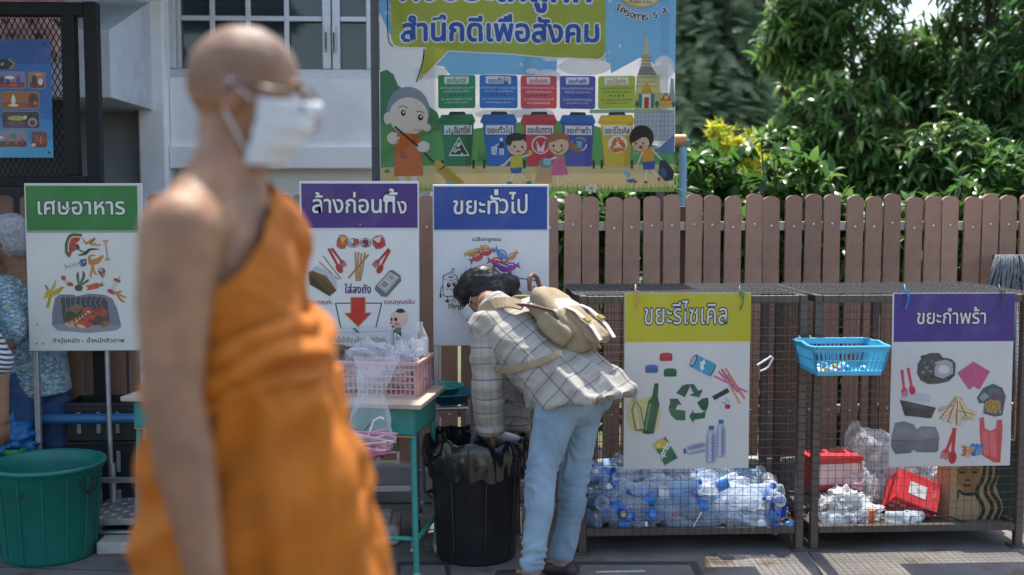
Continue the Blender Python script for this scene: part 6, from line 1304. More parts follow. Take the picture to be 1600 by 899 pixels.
# green basket with blue bag at the left edge
yb2 = 5.1; x1 = PX(20, yb2); t = thing('green_basket', 'bright green basket topped by a blue bag at the left edge', 'basket', (x1 - .17, yb2, 0)); m = MB(); zt2 = PZ(706, yb2, 10)
m.loft([[Vector((x1 - .32, yb2 + .02, 0)), Vector((x1 - .02, yb2 + .02, 0)), Vector((x1 - .02, yb2 + .28, 0)), Vector((x1 - .32, yb2 + .28, 0))], [Vector((x1 - .34, yb2, zt2)), Vector((x1, yb2, zt2)), Vector((x1, yb2 + .3, zt2)), Vector((x1 - .34, yb2 + .3, zt2))], [Vector((x1 - .33, yb2 + .01, zt2)), Vector((x1 - .01, yb2 + .01, zt2)), Vector((x1 - .01, yb2 + .29, zt2)), Vector((x1 - .33, yb2 + .29, zt2))], [Vector((x1 - .31, yb2 + .03, .02)), Vector((x1 - .03, yb2 + .03, .02)), Vector((x1 - .03, yb2 + .27, .02)), Vector((x1 - .31, yb2 + .27, .02))]], sm=False)
m.build('body', mat('lime_plastic', (.05, .32, .07), .4, .1, 9), t)
rimm = MB(); cs_ = [Vector((x1 - .345, yb2 - .005, zt2)), Vector((x1 + .005, yb2 - .005, zt2)), Vector((x1 + .005, yb2 + .305, zt2)), Vector((x1 - .345, yb2 + .305, zt2))]
for k in range(4): rimm.bar(cs_[k], cs_[(k + 1) % 4], .016, .014)
rimm.build('rim', mat('lime_plastic', ()), t)
crumple('blue_bag', 'crumpled bright blue plastic bag stuffed in the green basket', 'bag', (x1 - .11, yb2 + .11, zt2 + .03), .135, .13, .10, mat('blue_film', (.02, .16, .42), .3, .12, 12, .5, 30, transl=.2), 71, .5, 5)

# stack of black crates and the blue pipe behind the green board
yk = 5.36; xk = PX(150, yk)
for i, (z0_, z1_, lab) in enumerate(((.02, .20, 'black slotted crate, lowest of the stack behind the green headed board'), (.205, .385, 'black slotted crate in the middle of the stack behind the green headed board'), (.39, .57, 'black slotted crate, topmost of the stack behind the green headed board'))):
    t = thing('black_crate', lab, 'crate', (xk, yk + .1, z0_), 'stacked black crates'); x0_, x1_ = PX(98, yk), PX(222, yk); m = MB()
    for (a0_, b0_, a1_, b1_) in ((x0_, yk, x1_, yk + .006), (x0_, yk + .20, x1_, yk + .206), (x0_, yk + .0065, x0_ + .006, yk + .1995), (x1_ - .006, yk + .0065, x1_, yk + .1995)): m.box(a0_, b0_, z0_, a1_, b1_, z1_)
    m.box(x0_ + .0065, yk + .0065, z0_, x1_ - .0065, yk + .1995, z0_ + .005); m.bbox(x0_ - .006, yk - .008, z1_ - .018, x1_ + .006, yk - .0005, z1_, .002)
    m.build('body', mat('crate_black', (.014, .014, .016), .5, .2, 12), t)
    for px in (117, 148, 178): MB().box(PX(px - 3, yk), yk - .004, z0_ + .035, PX(px + 3, yk), yk - .0005, z1_ - .045).build('slot_mark', mat('crate_grey', (.30, .31, .32), .6, .2, 30), t)
o = MB().tube([(PX(-60, 5.3), 5.3, PZ(655, 5.3, 100)), (PX(214, 5.3), 5.3, PZ(655, 5.3, 100))], .024, 14).build('blue_pipe', mat('dark_blue_pipe', (.02, .11, .24), .45, .12, 8)); tag(o, 'dark blue pipe lying across the front of the black crates', 'pipe')
yq = 5.28; t = thing('steel_pole', 'slim steel pole with a sleeve standing on the chequer plate step', 'pole', (PX(168, yq), yq, zs_t))
MB().tube([(PX(166, yq), yq, .115), (PX(164, yq), yq, .95)], .012, 12).build('tube', M_STEEL, t); MB().tube([(PX(168, yq), yq, .116), (PX(167, yq), yq, .30)], .017, 12).build('sleeve', M_STEEL, t)
# ================================================================== PEOPLE
def skin_mat(name, c, c2):
    m = mat(name, c, .52, .26, 13, .2, 210, attr=c2, spec=.35); b = m.node_tree.nodes['Principled BSDF']
    b.inputs['Subsurface Weight'].default_value = .08; b.inputs['Subsurface Radius'].default_value = (.02, .008, .005); return m
def cloth_attr(me, fn, name='UVC'):
    a = me.attributes.new(name, 'FLOAT_VECTOR', 'POINT')
    for i, v in enumerate(me.vertices): a.data[i].vector = fn(v.co)
def pattern_mat(name, build, rough=.85, bump=.25, bscale=90, transl=.0, sheen=.2):
    m = mat(name, (.5, .5, .5), rough, .06, 20, bump, bscale, sheen=sheen, transl=transl); t = m.node_tree
    build(t, t.nodes, t.links, t.nodes['Principled BSDF']); return m
def oval(c, x, y, rx, ry, n=28, ph=0.):
    return [c + x * (rx * math.cos(2 * math.pi * j / n + ph)) + y * (ry * math.sin(2 * math.pi * j / n + ph)) for j in range(n)]
def hand(mb, w, d, n, s=1., curl=.35, th=1, ext=None):
    """palm, four unequal bent fingers and a thumb leaving the side of the palm; d = wrist to knuckles, n = palm side"""
    d = d.normalized(); n = (n - d * n.dot(d)).normalized(); sd = d.cross(n)
    M = Matrix((sd, d, n)).transposed()
    mb.ball(w + d * .048 * s, .040 * s, .054 * s, .016 * s, M); mb.ball(w + d * .012 * s, .027 * s, .03 * s, .019 * s, M)
    for i, L in enumerate((.068, .078, .072, .056)):
        p = w + d * (.088 - abs(i - 1.3) * .004) * s + sd * ((i - 1.5) * .0195 * s); pts = [p - d * .02 * s, p]; dd = (d + sd * (i - 1.5) * .06).normalized()
        for k, f in enumerate((.45, .32, .23)):
            a = curl * (1 + .35 * k) + .05 * i; dd = (dd * math.cos(a) + n * math.sin(a)).normalized(); p = p + dd * L * f * s; pts.append(p)
        mb.limb(pts, [.0100 * s, .0095 * s, .0088 * s, .0082 * s, .0070 * s])
    p = w + d * .028 * s + sd * (-th * .030 * s); dd = (d * .62 - sd * th * .7 + n * .3).normalized()
    mb.limb([p, p + dd * .034 * s, p + (dd + d * .35 + n * .2).normalized() * .066 * s], [.0135 * s, .0110 * s, .0085 * s])
def head(mb, c, M, s=1.):
    """cranium, jaw, nose, brow, ears; M columns = front, left, up"""
    def q(x, y, z): return c + M @ Vector((x * s, y * s, z * s))
    mb.ball(q(-.012, 0, .022), .098 * s, .078 * s, .092 * s, M); mb.ball(q(.022, 0, -.03), .075 * s, .066 * s, .085 * s, M); mb.ball(q(.040, 0, -.082), .044 * s, .046 * s, .036 * s, M)
    mb.ball(q(.083, 0, .016), .016 * s, .050 * s, .014 * s, M)
    mb.limb([q(.092, 0, .005), q(.108, 0, -.022), q(.114, 0, -.036)], [.009 * s, .012 * s, .015 * s]); mb.ball(q(.104, .012, -.038), .010 * s); mb.ball(q(.104, -.012, -.038), .010 * s)
    for z in (-.064, -.076): mb.ball(q(.088, 0, z), .012 * s, .024 * s, .0075 * s, M)
    for sd in (-1, 1): mb.ball(q(-.008, sd * .079, -.012), .020 * s, .007 * s, .033 * s, M @ Matrix.Rotation(R(14), 3, 'Y')); mb.ball(q(.055, sd * .048, -.03), .026 * s, .022 * s, .022 * s, M)
def eyes(t, c, M, s, brow):
    for sd in (-1, 1):
        m = MB(); p = c + M @ Vector((.084 * s, sd * .031 * s, -.004 * s)); m.ball(p, .0125 * s, n=14, k=10); m.ball(p + M @ Vector((.0075 * s, 0, 0)), .0066 * s, n=10, k=8, m=1)
        m.tube([c + M @ Vector((.090 * s, sd * .014 * s, .022 * s)), c + M @ Vector((.092 * s, sd * .032 * s, .027 * s)), c + M @ Vector((.078 * s, sd * .052 * s, .021 * s))], [.003 * s, .004 * s, .0015 * s], 6, m=2)
        m.build('eye', [pm('eye_white', '#d9d4cc', .2), pm('eye_dark', '#1d130e', .15), brow], t)
def face_mask(t, c, M, s, m_, name='face_mask'):
    mb = MB()
    def f(u, v):
        a = R(-78 + 156 * u); z = -.010 - .108 * v; ca = max(0, math.cos(a)); bul = (.124 - .030 * abs(v - .25) ** 1.2 - .040 * v * v); pl = .0034 * math.sin(v * 22 + .6 * math.sin(a * 3)) + .004 * noise.noise(Vector((a * 3, v * 5, 3)))
        return c + M @ Vector(((.002 + (bul + pl) * ca ** .85) * s, (.080 - .012 * v) * math.sin(a) * s, (z - .010 * (1 - ca) * (v - .5) + .012 * (ca ** 6) * (1 - v)) * s))
    mb.grid(f, 26, 18); o = mb.build(name, m_, t); md = o.modifiers.new('thick', 'SOLIDIFY'); md.thickness = .0015
    for sd in (-1, 1):
        lp = MB()
        for z0, z1 in ((-.016, .016), (-.10, -.035)): lp.tube([c + M @ Vector((.028 * s, sd * .081 * s, z0 * s)), c + M @ Vector((.005 * s, sd * .086 * s, (z0 + z1) / 2 * s)), c + M @ Vector((-.018 * s, sd * .084 * s, z1 * s))], .0016, 6)
        lp.build('ear_loop', m_, t)

# ------------------------------------------------------------------ monk walking to the right, close to the camera
SK1 = skin_mat('monk_skin', (.25, .138, .082), 'Col')
C = D(385, 311, 1.88); mx, my = C.x, C.y
def mp(x, y, z): return Vector((mx + x, my + y, z))
monk = thing('person', 'walking monk with shaved head, glasses, white face mask and orange robe, nearest of all', 'person', mp(0, 0, 0))
Hc = D(388, 146, 1.88); HM = Matrix.Rotation(R(-2), 3, 'Z') @ Matrix.Rotation(R(8), 3, 'Y')
sh, el, wr = D(284, 362, 1.71), D(270, 622, 1.655), D(322, 900, 1.66)
shl, ell_, wrl = mp(.0, .185, 1.45), mp(-.02, .22, 1.18), mp(.04, .21, .93)
b = MB(); head(b, Hc, HM, .965)
b.limb([Hc + Vector((-.03, 0, -.06)), mp(-.015, 0, 1.53), mp(-.020, 0, 1.44)], [.054, .052, .085])
b.ball(mp(-.035, 0, 1.38), .095, .165, .17); b.ball(mp(-.02, 0, 1.20), .098, .148, .18); b.ball(mp(.0, 0, 1.03), .115, .16, .14)
b.limb([mp(-.03, -.02, 1.50), mp(-.05, -.10, 1.485), sh], [.06, .060, .064]); b.limb([mp(-.03, .02, 1.50), mp(-.03, .10, 1.48), shl], [.06, .058, .06])
b.ball(mp(-.06, -.10, 1.40), .07, .09, .11)
for s_, q_ in ((sh, -1), (shl, 1)): b.limb([mp(-.030, q_ * .012, 1.605), mp(-.04, q_ * .055, 1.545), s_ + Vector((0, -q_ * .03, .012))], [.044, .050, .052])
up = sh.lerp(el, .45) + Vector((-.006, 0, 0))
b.limb([sh, up, el], [.064, .056, .043]); b.limb([el, el.lerp(wr, .3), el.lerp(wr, .7), wr], [.043, .046, .036, .028])
hand(b, wr, (wr - el) + Vector((.02, 0, -.05)), Vector((.25, 1, 0)), 1.0, .4, -1)
b.limb([shl, ell_, wrl], [.06, .043, .029]); hand(b, wrl, wrl - ell_, Vector((0, -1, .2)), 1.0, .5, 1)
for sd, kx, ax_ in ((-1, .02, -.20), (1, .14, .20)):
    an = mp(ax_, sd * .09, .10); b.limb([mp(0, sd * .09, .95), mp(kx, sd * .09, .52), an], [.085, .058, .04]); b.limb([an + Vector((-.03, 0, -.05)), an + Vector((.07, 0, -.055)), an + Vector((.16, 0, -.075))], [.038, .036, .022])
me = fused(b, .0055, 5); displace(me, lambda p: .0012 * noise.noise(p * 55))
ca = me.color_attributes.new('Col', 'FLOAT_COLOR', 'POINT')
for i, v in enumerate(me.vertices):                 # skin tones: shaved scalp, ears, elbow, sun-browned forearm
    q = HM.transposed() @ (v.co - Hc); c = (.275, .142, .074)
    if (v.co - Hc).length < .17:
        k = max(0, min(1, (q.z + .020 - .55 * max(0, q.x) + .28 * max(0, -q.x - .03)) / .05)); c = mixc(c, (.165, .100, .068), .75 * k * (.85 + .3 * noise.noise(v.co * 60)))
        if abs(q.y) > .076 and abs(q.x) < .03: c = mixc(c, (.30, .13, .085), .5)
    de = (v.co - el).length; c = mixc(c, (.16, .085, .055), .55 * math.exp(-(de / .045) ** 2)); fa = max(0, min(1, (el.z - v.co.z) / .08)) if v.co.y < my - .1 else 0; c = mixc(c, (.20, .112, .07), .6 * fa)
    c = mixc(c, (.17, .095, .062), max(0, min(.35, .5 * noise.noise(v.co * 26)))); ca.data[i].color = (*c, 1)
from_mesh('body', me, SK1, monk)
eyes(monk, Hc, HM, .965, pm('brow_dark', '#2a1c14', .9))
M_MASK = mat('surgical_mask', (.66, .70, .73), .75, .04, 20, .15, 120, transl=.2)
face_mask(monk, Hc, HM, .965, M_MASK)
gl = MB()
for sd in (-1, 1):
    c = Hc + HM @ Vector((.112, sd * .034, .0)); gl.tube([c + HM @ Vector((-.006 * abs(math.sin(a)) - .01 * max(0, sd * math.cos(a)), .029 * math.cos(a), .020 * math.sin(a) * (1 if abs(math.cos(a)) < .9 else .8))) for a in [2 * math.pi * k / 22 for k in range(23)]], .0022, 6)
    gl.tube([Hc + HM @ Vector((.100, sd * .063, .006)), Hc + HM @ Vector((.06, sd * .079, .008)), Hc + HM @ Vector((-.005, sd * .084, .008)), Hc + HM @ Vector((-.025, sd * .083, -.012))], .0022, 6)
gl.tube([Hc + HM @ Vector((.113, -.006, .004)), Hc + HM @ Vector((.116, 0, .007)), Hc + HM @ Vector((.113, .006, .004))], .002, 6)
gf = gl.build('glasses', pm('glasses_frame', '#1b1a1c', .3), monk)
# robe: an upper cloth cut on the slant from the left shoulder to under the right arm, a waist sash and a long skirt
M_ROBE = mat('orange_robe', (.47, .132, .002), .8, .16, 7, .3, 14, sheen=.0, transl=.14, stretch=(1, 1, 2.2), bdist=.02)
rb = MB()
rb.ball(mp(-.035, .0, 1.37), .112, .190, .185); rb.ball(mp(-.02, 0, 1.20), .120, .180, .20); rb.ball(mp(-.01, 0, 1.10), .135, .185, .13); rb.limb([mp(-.03, .03, 1.50), shl, ell_, wrl], [.075, .078, .066, .055]); rb.ball(mp(.0, 0, 1.32), .085, .13, .15)
me = fused(rb, .006, 10, 'upper_robe')
bm = bmesh.new(); bm.from_mesh(me)
kill = [f for f in bm.faces if (lambda p: (p.z - (1.395 + (p.y - my + .19) * .62 + .18 * (p.x - mx) + .008 * math.sin(p.x * 40))) > 0 or p.z < 1.14)(f.calc_center_median())]
bmesh.ops.delete(bm, geom=kill, context='FACES'); bm.to_mesh(me); bm.free()
def rfold(p):
    q = Vector(((p.x - mx), (p.y - my), p.z)); s_ = q.z * 1.0 - .35 * q.x + .45 * q.y
    w_ = s_ * 26 + 3.2 * noise.noise(q * 4) ; r1 = (1 - abs(math.sin(w_))) ** 2
    low = min(1, max(0, (1.36 - q.z) / .12))
    f1 = 1 - 2 * abs(noise.noise(Vector((q.x * 4, q.y * 4, s_ * 13)))); f2 = 1 - 2 * abs(noise.noise(Vector((q.x * 7 + 4, q.y * 7, s_ * 30))))
    return .006 * low * r1 + (.010 * f1 + .0045 * f2) * (.75 + .4 * low)
bm = bmesh.new(); bm.from_mesh(me); bmesh.ops.smooth_vert(bm, verts=[v for v in bm.verts if v.is_boundary], factor=.5, use_axis_x=True, use_axis_y=True, use_axis_z=True); bm.to_mesh(me); bm.free()
displace(me, rfold); me = evaluated(me, [('SOLIDIFY', dict(thickness=.004))], 'upper_robe'); me.polygons.foreach_set('use_smooth', [True] * len(me.polygons)); from_mesh('upper_robe', me, M_ROBE, monk)
skm = MB()
def skirt(u, v):
    an = 2 * math.pi * u; z = 1.24 - (1.24 - .10) * v; k = v ** .8
    rx, ry = .124 + .030 * min(1, v * 4) + .105 * k, .185 + .015 * min(1, v * 4) + .02 * k
    q = Vector((math.cos(an) * 1.7, math.sin(an) * 1.7, v * 1.3))
    fo = .020 * k * math.sin(an * 9 + 2.5 * noise.noise(q)) + .030 * (.25 + k) * noise.noise(q * 1.6 + Vector((3, 0, 0))) + .026 * (1 - 2 * abs(noise.noise(Vector((math.cos(an) * 1.6, math.sin(an) * 1.6, v * 11 + math.cos(an) * 1.4 + math.sin(an) * .6))))) * max(.25, 1 - v * 1.1)
    return mp(-.008 + .05 * v + (rx + fo) * math.cos(an), (ry + fo) * math.sin(an), z + .01 * math.sin(an * 3) * k)
skm.grid(skirt, 160, 90); o = skm.build('skirt', M_ROBE, monk); md = o.modifiers.new('thick', 'SOLIDIFY'); md.thickness = .004
ss = MB()
def band(u, v):              # the cloth gathered at the waist: a few uneven, slanting folds
    an = 2 * math.pi * u; q = Vector((math.cos(an), math.sin(an), 0)); n1 = noise.noise(q * 1.7 + Vector((5, 0, 0))); n2 = noise.noise(q * 1.1 + Vector((0, 9, v * .7)))
    w_ = v * (3.1 + .9 * n2) + .9 * n1 + .5 * math.cos(an); rd = (1 - abs(2 * (w_ % 1) - 1)) ** .7
    rr = .000 + .026 * rd * math.sin(math.pi * min(1, max(0, v))) ** .5 + .012 * noise.noise(Vector((q.x * 4, q.y * 4, v * 5))) + .016 * math.sin(math.pi * v)
    return mp(-.014 + (.118 + rr) * math.cos(an), (.190 + rr * .8) * math.sin(an), 1.305 - .135 * v + .034 * math.cos(an) + .014 * n1)
ss.grid(band, 150, 46)
ss.build('sash', M_ROBE, monk)

# ------------------------------------------------------------------ woman bent over the black bin
SK2 = skin_mat('warm_skin', (.30, .155, .09), None)
W0 = D(893, 604, 4.62); F = Vector((-.8, .6, 0)); Lf = Vector((-.6, -.8, 0)); Z = Vector((0, 0, 1)); A = F * .8 + Z * .6; B = F * -.6 + Z * .8
def wl_(a, l, b_): return W0 + A * a + Lf * l + B * b_
wom = thing('person', 'woman in checked shirt and pale jeans bending over the black bin with a backpack', 'person', (W0.x, W0.y, 0))
neck = wl_(.49, 0, .008); wh = D(751, 466, 4.93)
fr = (F * .76 - Z * .65 - Lf * -.10).normalized(); upv = (F * .65 + Z * .76).normalized(); lft = upv.cross(fr).normalized(); upv = fr.cross(lft).normalized(); WM = Matrix((fr, lft, upv)).transposed()
sL, sR = wl_(.405, .130, -.015), wl_(.425, -.135, .01)
eL, wrL = D(762, 600, 4.68), D(766, 676, 4.74); eR, wrR = D(812, 605, 4.97), D(806, 676, 4.90)
kn, an1, kf, an2 = D(843, 748, 4.47), D(830, 893, 4.37), D(897, 748, 4.64), D(876, 876, 4.56)
hN, hF = W0 + Lf * .085 - Z * .02, W0 - Lf * .085 - Z * .02
b = MB(); head(b, wh, WM, .93); b.limb([wh - upv * .02 - fr * .03, neck + A * .03, neck - A * .05], [.052, .05, .07])
b.ball(wl_(.31, 0, -.02), .12, .13, .075, Matrix((A, Lf, B)).transposed()); b.ball(wl_(.18, 0, 0), .15, .13, .10, Matrix((A, Lf, B)).transposed()); b.ball(wl_(-.01, 0, -.02), .135, .145, .105, Matrix((A, Lf, B)).transposed())
b.limb([neck - A * .09, sL], [.045, .042]); b.limb([neck - A * .09, sR], [.045, .042])
b.limb([sL, eL, eL.lerp(wrL, .35), wrL], [.044, .038, .037, .026]); b.limb([sR, eR, eR.lerp(wrR, .35), wrR], [.044, .038, .037, .026])
hand(b, wrL, wrL - eL + Vector((.02, .02, -.02)), Vector((1, .3, 0)), .9, .3, 1); hand(b, wrR, Vector((-.75, -.15, -.65)), Vector((-.4, 0, -.9)), .9, .35, 1)
for hp, k_, a_ in ((hN, kn, an1), (hF, kf, an2)):
    b.limb([hp, k_, a_], [.080, .042, .030]); b.limb([a_ - F * .035 - Z * .03, a_ + F * .06 - Z * .035, a_ + F * .135 - Z * .055], [.033, .032, .02])
me = fused(b, .0052, 4); from_mesh('body', me, SK2, wom); eyes(wom, wh, WM, .93, pm('brow_dark', '#2a1c14', .9))
face_mask(wom, wh, WM, .93, M_MASK)
# hair drawn back to a low bun
M_HAIR = mat('black_hair', (.012, .010, .009), .42, .3, 60, .4, 160, stretch=(.25, .25, 1), spec=.32, bdist=.004)
hb = MB(); hq = lambda x, y, z: wh + WM @ Vector((x * .93, y * .93, z * .93))
hb.ball(hq(-.024, 0, .045), .112, .091, .088, WM); hb.ball(hq(-.058, 0, -.005), .072, .078, .095, WM); hb.ball(hq(.045, 0, .080), .055, .07, .04, WM)
bun = D(790, 447, 4.97); hb.limb([hq(-.09, 0, .04), hq(-.11, 0, .03), bun], [.05, .035, .030]); hb.ball(bun + Vector((.006, -.01, -.004)), .056, .052, .060); hb.ball(bun + Vector((.03, -.02, .008)), .036, .036, .04); hb.limb([bun + Vector((.01, -.01, -.02)), bun + Vector((.05, -.03, -.05)), bun + Vector((.075, -.04, -.085))], [.042, .030, .008])
me = fused(hb, .006, 4, 'hair'); displace(me, lambda p: .0016 * noise.noise(Vector(((p - wh).dot(lft) * 120, (p - wh).dot(upv) * 90, (p - wh).dot(fr) * 14))) + .006 * noise.noise(p * 20) + .003 * noise.noise(p * 45)); ho = from_mesh('hair', me, M_HAIR, wom)
hs = MB(); random.seed(8)
for k in range(420):                         # single strands pulled back from the forehead and sides
    y0 = random.uniform(-1, 1); st = hq(.075 * math.cos(y0 * 1.4) + random.uniform(-.01, .01), .088 * math.sin(y0 * 1.5), .075 - .06 * abs(y0) + random.uniform(-.01, .01)); mid = hq(-.02 + random.uniform(-.02, .02), .098 * math.sin(y0 * 1.5), .112 - .09 * abs(y0) + random.uniform(0, .012)); e2 = hq(-.11, random.uniform(-.03, .03), .03 + random.uniform(-.02, .03))
    hs.tube([st * (1 - t_) ** 2 + mid * 2 * t_ * (1 - t_) * 1.0 + e2 * t_ ** 2 + (mid - (st + e2) / 2) * .9 * t_ * (1 - t_) for t_ in [i / 7 for i in range(8)]], [.0011] * 7 + [.0005], 4)
for k in range(15):                          # loose strands round the face and out of the bun
    st = hq(.07 + random.uniform(-.02, .02), .075 * random.choice((-1, 1)) + random.uniform(-.015, .015), .04 + random.uniform(-.02, .03)); L = random.uniform(.025, .06); d = (-Z + F * .25 + rdir() * .25).normalized()
    hs.tube([st, st + (F * .6 - Z * .2).normalized() * .012, st + d * L * .6 + F * .01, st + d * L], [.0010, .0010, .0008, .0004], 4)
    e2 = bun + rdir() * .045; hs.tube([e2, e2 + (rdir() + Vector((.6, -.3, -.5))).normalized() * .03, e2 + Vector((.05, -.02, -.05)) + rdir() * .03], [.001, .0008, .0004], 4)
for k in range(90):                          # flyaway hairs that break the outline
    b0 = random.choice((wh + WM @ Vector((random.uniform(-.09, .06), random.uniform(-.08, .08), .11)), bun + rdir() * .055)); d = (rdir() + (b0 - wh).normalized() * .7).normalized()
    hs.tube([b0 - d * .01, b0 + d * .012, b0 + d * .022 + rdir() * .012], [.0009, .0007, .0003], 4)
hs.build('strands', M_HAIR, ho)
tr_ = MB(); q = D(766, 429, 4.91)
tr_.tube([q + Vector((.018 * math.cos(t_), .012 * math.sin(t_ * 2), .026 * math.sin(t_))) for t_ in [2 * math.pi * i / 16 for i in range(17)]], .006, 7); tr_.build('hair_tie', pm('tie_gold', '#c9922e', .4), wom)
# jeans
def jean(t, N, L, bs):
    tc = N.new('ShaderNodeTexCoord'); n = N.new('ShaderNodeTexNoise'); n.inputs['Scale'].default_value = 5; n.inputs['Detail'].default_value = 4; L.new(tc.outputs['Object'], n.inputs[0])
    c = N.new('ShaderNodeValToRGB'); c.color_ramp.elements[0].position = .35; c.color_ramp.elements[1].position = .65; c.color_ramp.elements[0].color = (.15, .215, .275, 1); c.color_ramp.elements[1].color = (.23, .32, .395, 1); L.new(n.outputs[0], c.inputs[0])
    wv = N.new('ShaderNodeTexNoise'); wv.inputs['Scale'].default_value = 260; L.new(tc.outputs['Object'], wv.inputs[0]); m2 = N.new('ShaderNodeMix'); m2.data_type = 'RGBA'; m2.blend_type = 'OVERLAY'; m2.inputs[0].default_value = .35; L.new(c.outputs[0], m2.inputs[6]); L.new(wv.outputs['Color'], m2.inputs[7]); L.new(m2.outputs[2], bs.inputs['Base Color'])
jb = MB(); jb.ball(wl_(-.02, 0, -.035), .140, .150, .095, Matrix((A, Lf, B)).transposed()); jb.ball(W0 + Lf * .075 - F * .045 + Z * -.035, .095, .10, .085); jb.ball(W0 - Lf * .075 - F * .045 + Z * -.035, .095, .10, .085)
for hp, k_, a_ in ((hN, kn, an1), (hF, kf, an2)): jb.limb([hp, hp.lerp(k_, .45), k_, k_.lerp(a_, .35) - F * .012, k_.lerp(a_, .93)], [.100, .077, .056, .054, .044])
me = fused(jb, .0065, 6, 'jeans')
def jf(p):
    w_ = 0.
    for k_, hp in ((kn, hN), (kf, hF)):
        d = (p - k_).length; w_ = max(w_, math.exp(-(d / .15) ** 2))
    for a_ in (an1, an2): w_ = max(w_, .8 * math.exp(-((p.z - a_.z - .05) / .07) ** 2) * (1 if (p - a_).length < .2 else 0))
    r1 = (1 - abs(noise.noise(Vector((p.x * 9, p.y * 9, p.z * 20 + 9 * p.x + 5 * noise.noise(p * 5))))) * 2.6); crotch = math.exp(-((p.z - W0.z + .10) / .08) ** 2)
    return max(-.004, .011 * w_ * r1) + max(-.004, .009 * crotch * (1 - abs(noise.noise(Vector((p.x * 18, p.y * 18, p.z * 12)))) * 2)) + .003 * noise.noise(p * 12)
displace(me, jf); jo = from_mesh('jeans', me, pattern_mat('pale_denim', jean, .85, .2, 220), wom)
pk = MB()
for l in (.085, -.085): 
    c = W0 - F * .160 + Lf * l - Z * .03; pk.loft([[c + Lf * x + Z * z - F * o_ for x, z in ((-.06, .06), (.06, .06), (.058, -.04), (0, -.07), (-.058, -.04))] for o_ in (-.02, .008)], sm=False)
for a_ in (an1, an2):
    sh_ = MB().limb([a_ - F * .04 - Z * .035, a_ + F * .06 - Z * .042, a_ + F * .14 - Z * .050], [.036, .038, .028])
    for v in sh_.v: v.z = max(v.z, .003)
    sh_.build('shoe', mat('dark_shoe', (.03, .018, .016), .5, .2, 20), wom)
# checked shirt
def plaid(t, N, L, bs):
    at = N.new('ShaderNodeAttribute'); at.attribute_name = 'UVC'; sp = N.new('ShaderNodeSeparateXYZ'); L.new(at.outputs['Vector'], sp.inputs[0])
    def M_(op, a, b=None):
        n = N.new('ShaderNodeMath'); n.operation = op; (L.new(a, n.inputs[0]) if not isinstance(a, (int, float)) else setattr(n.inputs[0], 'default_value', a))
        if b is not None: (L.new(b, n.inputs[1]) if not isinstance(b, (int, float)) else setattr(n.inputs[1], 'default_value', b))
        return n.outputs[0]
    ang = M_('ARCTAN2', sp.outputs[0], sp.outputs[1])
    def bandl(x, per, w_, ph=0.): f = M_('FRACT', M_('ADD', M_('DIVIDE', x, per), ph)); return M_('LESS_THAN', M_('ABSOLUTE', M_('SUBTRACT', f, .5)), w_)
    rings = bandl(sp.outputs[2], .066, .032); thin = bandl(sp.outputs[2], .062, .02, .28); soft = bandl(sp.outputs[2], .124, .16, .25); lines = bandl(ang, .52, .028); lsoft = bandl(ang, .80, .14, .2)
    def mixl(c0, fac, col, k): m = N.new('ShaderNodeMix'); m.data_type = 'RGBA'; L.new(M_('MULTIPLY', fac, k), m.inputs[0]); (L.new(c0, m.inputs[6]) if not isinstance(c0, tuple) else setattr(m.inputs[6], 'default_value', (*c0, 1))); m.inputs[7].default_value = (*col, 1); return m.outputs[2]
    c = mixl((.44, .40, .34), soft, (.32, .285, .24), .6); c = mixl(c, lsoft, (.45, .42, .40), .5); c = mixl(c, lines, (.07, .07, .085), .75); c = mixl(c, rings, (.06, .06, .075), .85); c = mixl(c, thin, (.25, .22, .2), .5); L.new(c, bs.inputs['Base Color'])
sb = MB(); rings = []
hemc = W0 - Z * .045 - F * .055
for k in range(6):
    s_ = 1 - k / 6; e2 = (B * (1 - s_) + (-F + Z * .22) * s_).normalized(); rings.append(oval(wl_(.12, 0, -.01).lerp(hemc, s_), Lf, e2, .170 + .042 * s_, .136 + .076 * s_, 40))
for t_, rl, rbk, ob in ((.12, .182, .150, -.01), (.22, .180, .140, -.01), (.33, .185, .122, -.005), (.40, .155, .098, -.005), (.455, .105, .078, .005), (.515, .062, .060, .012)):
    rings.append(oval(wl_(t_, 0, ob), Lf, B, rl * .93, rbk * .90, 40))
sb.loft(rings); cuffL = eL.lerp(wrL, .72); cuffR = eR.lerp(wrR, .72)
sb.limb([wl_(.38, .09, -.01), sL, sL.lerp(eL, .5), eL, cuffL], [.070, .064, .060, .056, .053]); sb.limb([wl_(.40, -.10, -.0), sR, sR.lerp(eR, .5), eR, cuffR], [.070, .066, .066, .060, .052])
me = fused(sb, .0065, 5, 'shirt')
def near_seg(p, a, b_): ab = b_ - a; t_ = max(0, min(1, (p - a).dot(ab) / ab.dot(ab))); return (p - (a + ab * t_)).length, t_ * ab.length
def suv(p):
    best = None
    for base, chain in ((0, ((sL, eL, 0.), (eL, cuffL + (cuffL - eL) * .3, (eL - sL).length))), (1, ((sR, eR, 0.), (eR, cuffR + (cuffR - eR) * .3, (eR - sR).length)))):
        for a_, b_, l0 in chain:
            d, l = near_seg(p, a_, b_); d /= .075
            if l + l0 > .03 and (best is None or d < best[0]): 
                ax = (b_ - a_).normalized(); q = p - a_; q = q - ax * q.dot(ax); e1 = ax.cross(F).normalized(); e2 = ax.cross(e1); best = (d, (q.dot(e1), q.dot(e2), l + l0 + .02))
    q = p - W0; t_ = q.dot(A); dt = math.hypot(q.dot(Lf) / .185, q.dot(B) / .145) if t_ < .46 else 9
    if best and best[0] < 1.25 and (dt > 1.12 or best[0] < .9) and not (q.dot(Lf) > -.1 and q.dot(Lf) < .1 and t_ > .2): return best[1]
    return (q.dot(Lf), q.dot(B) + .0001, t_)
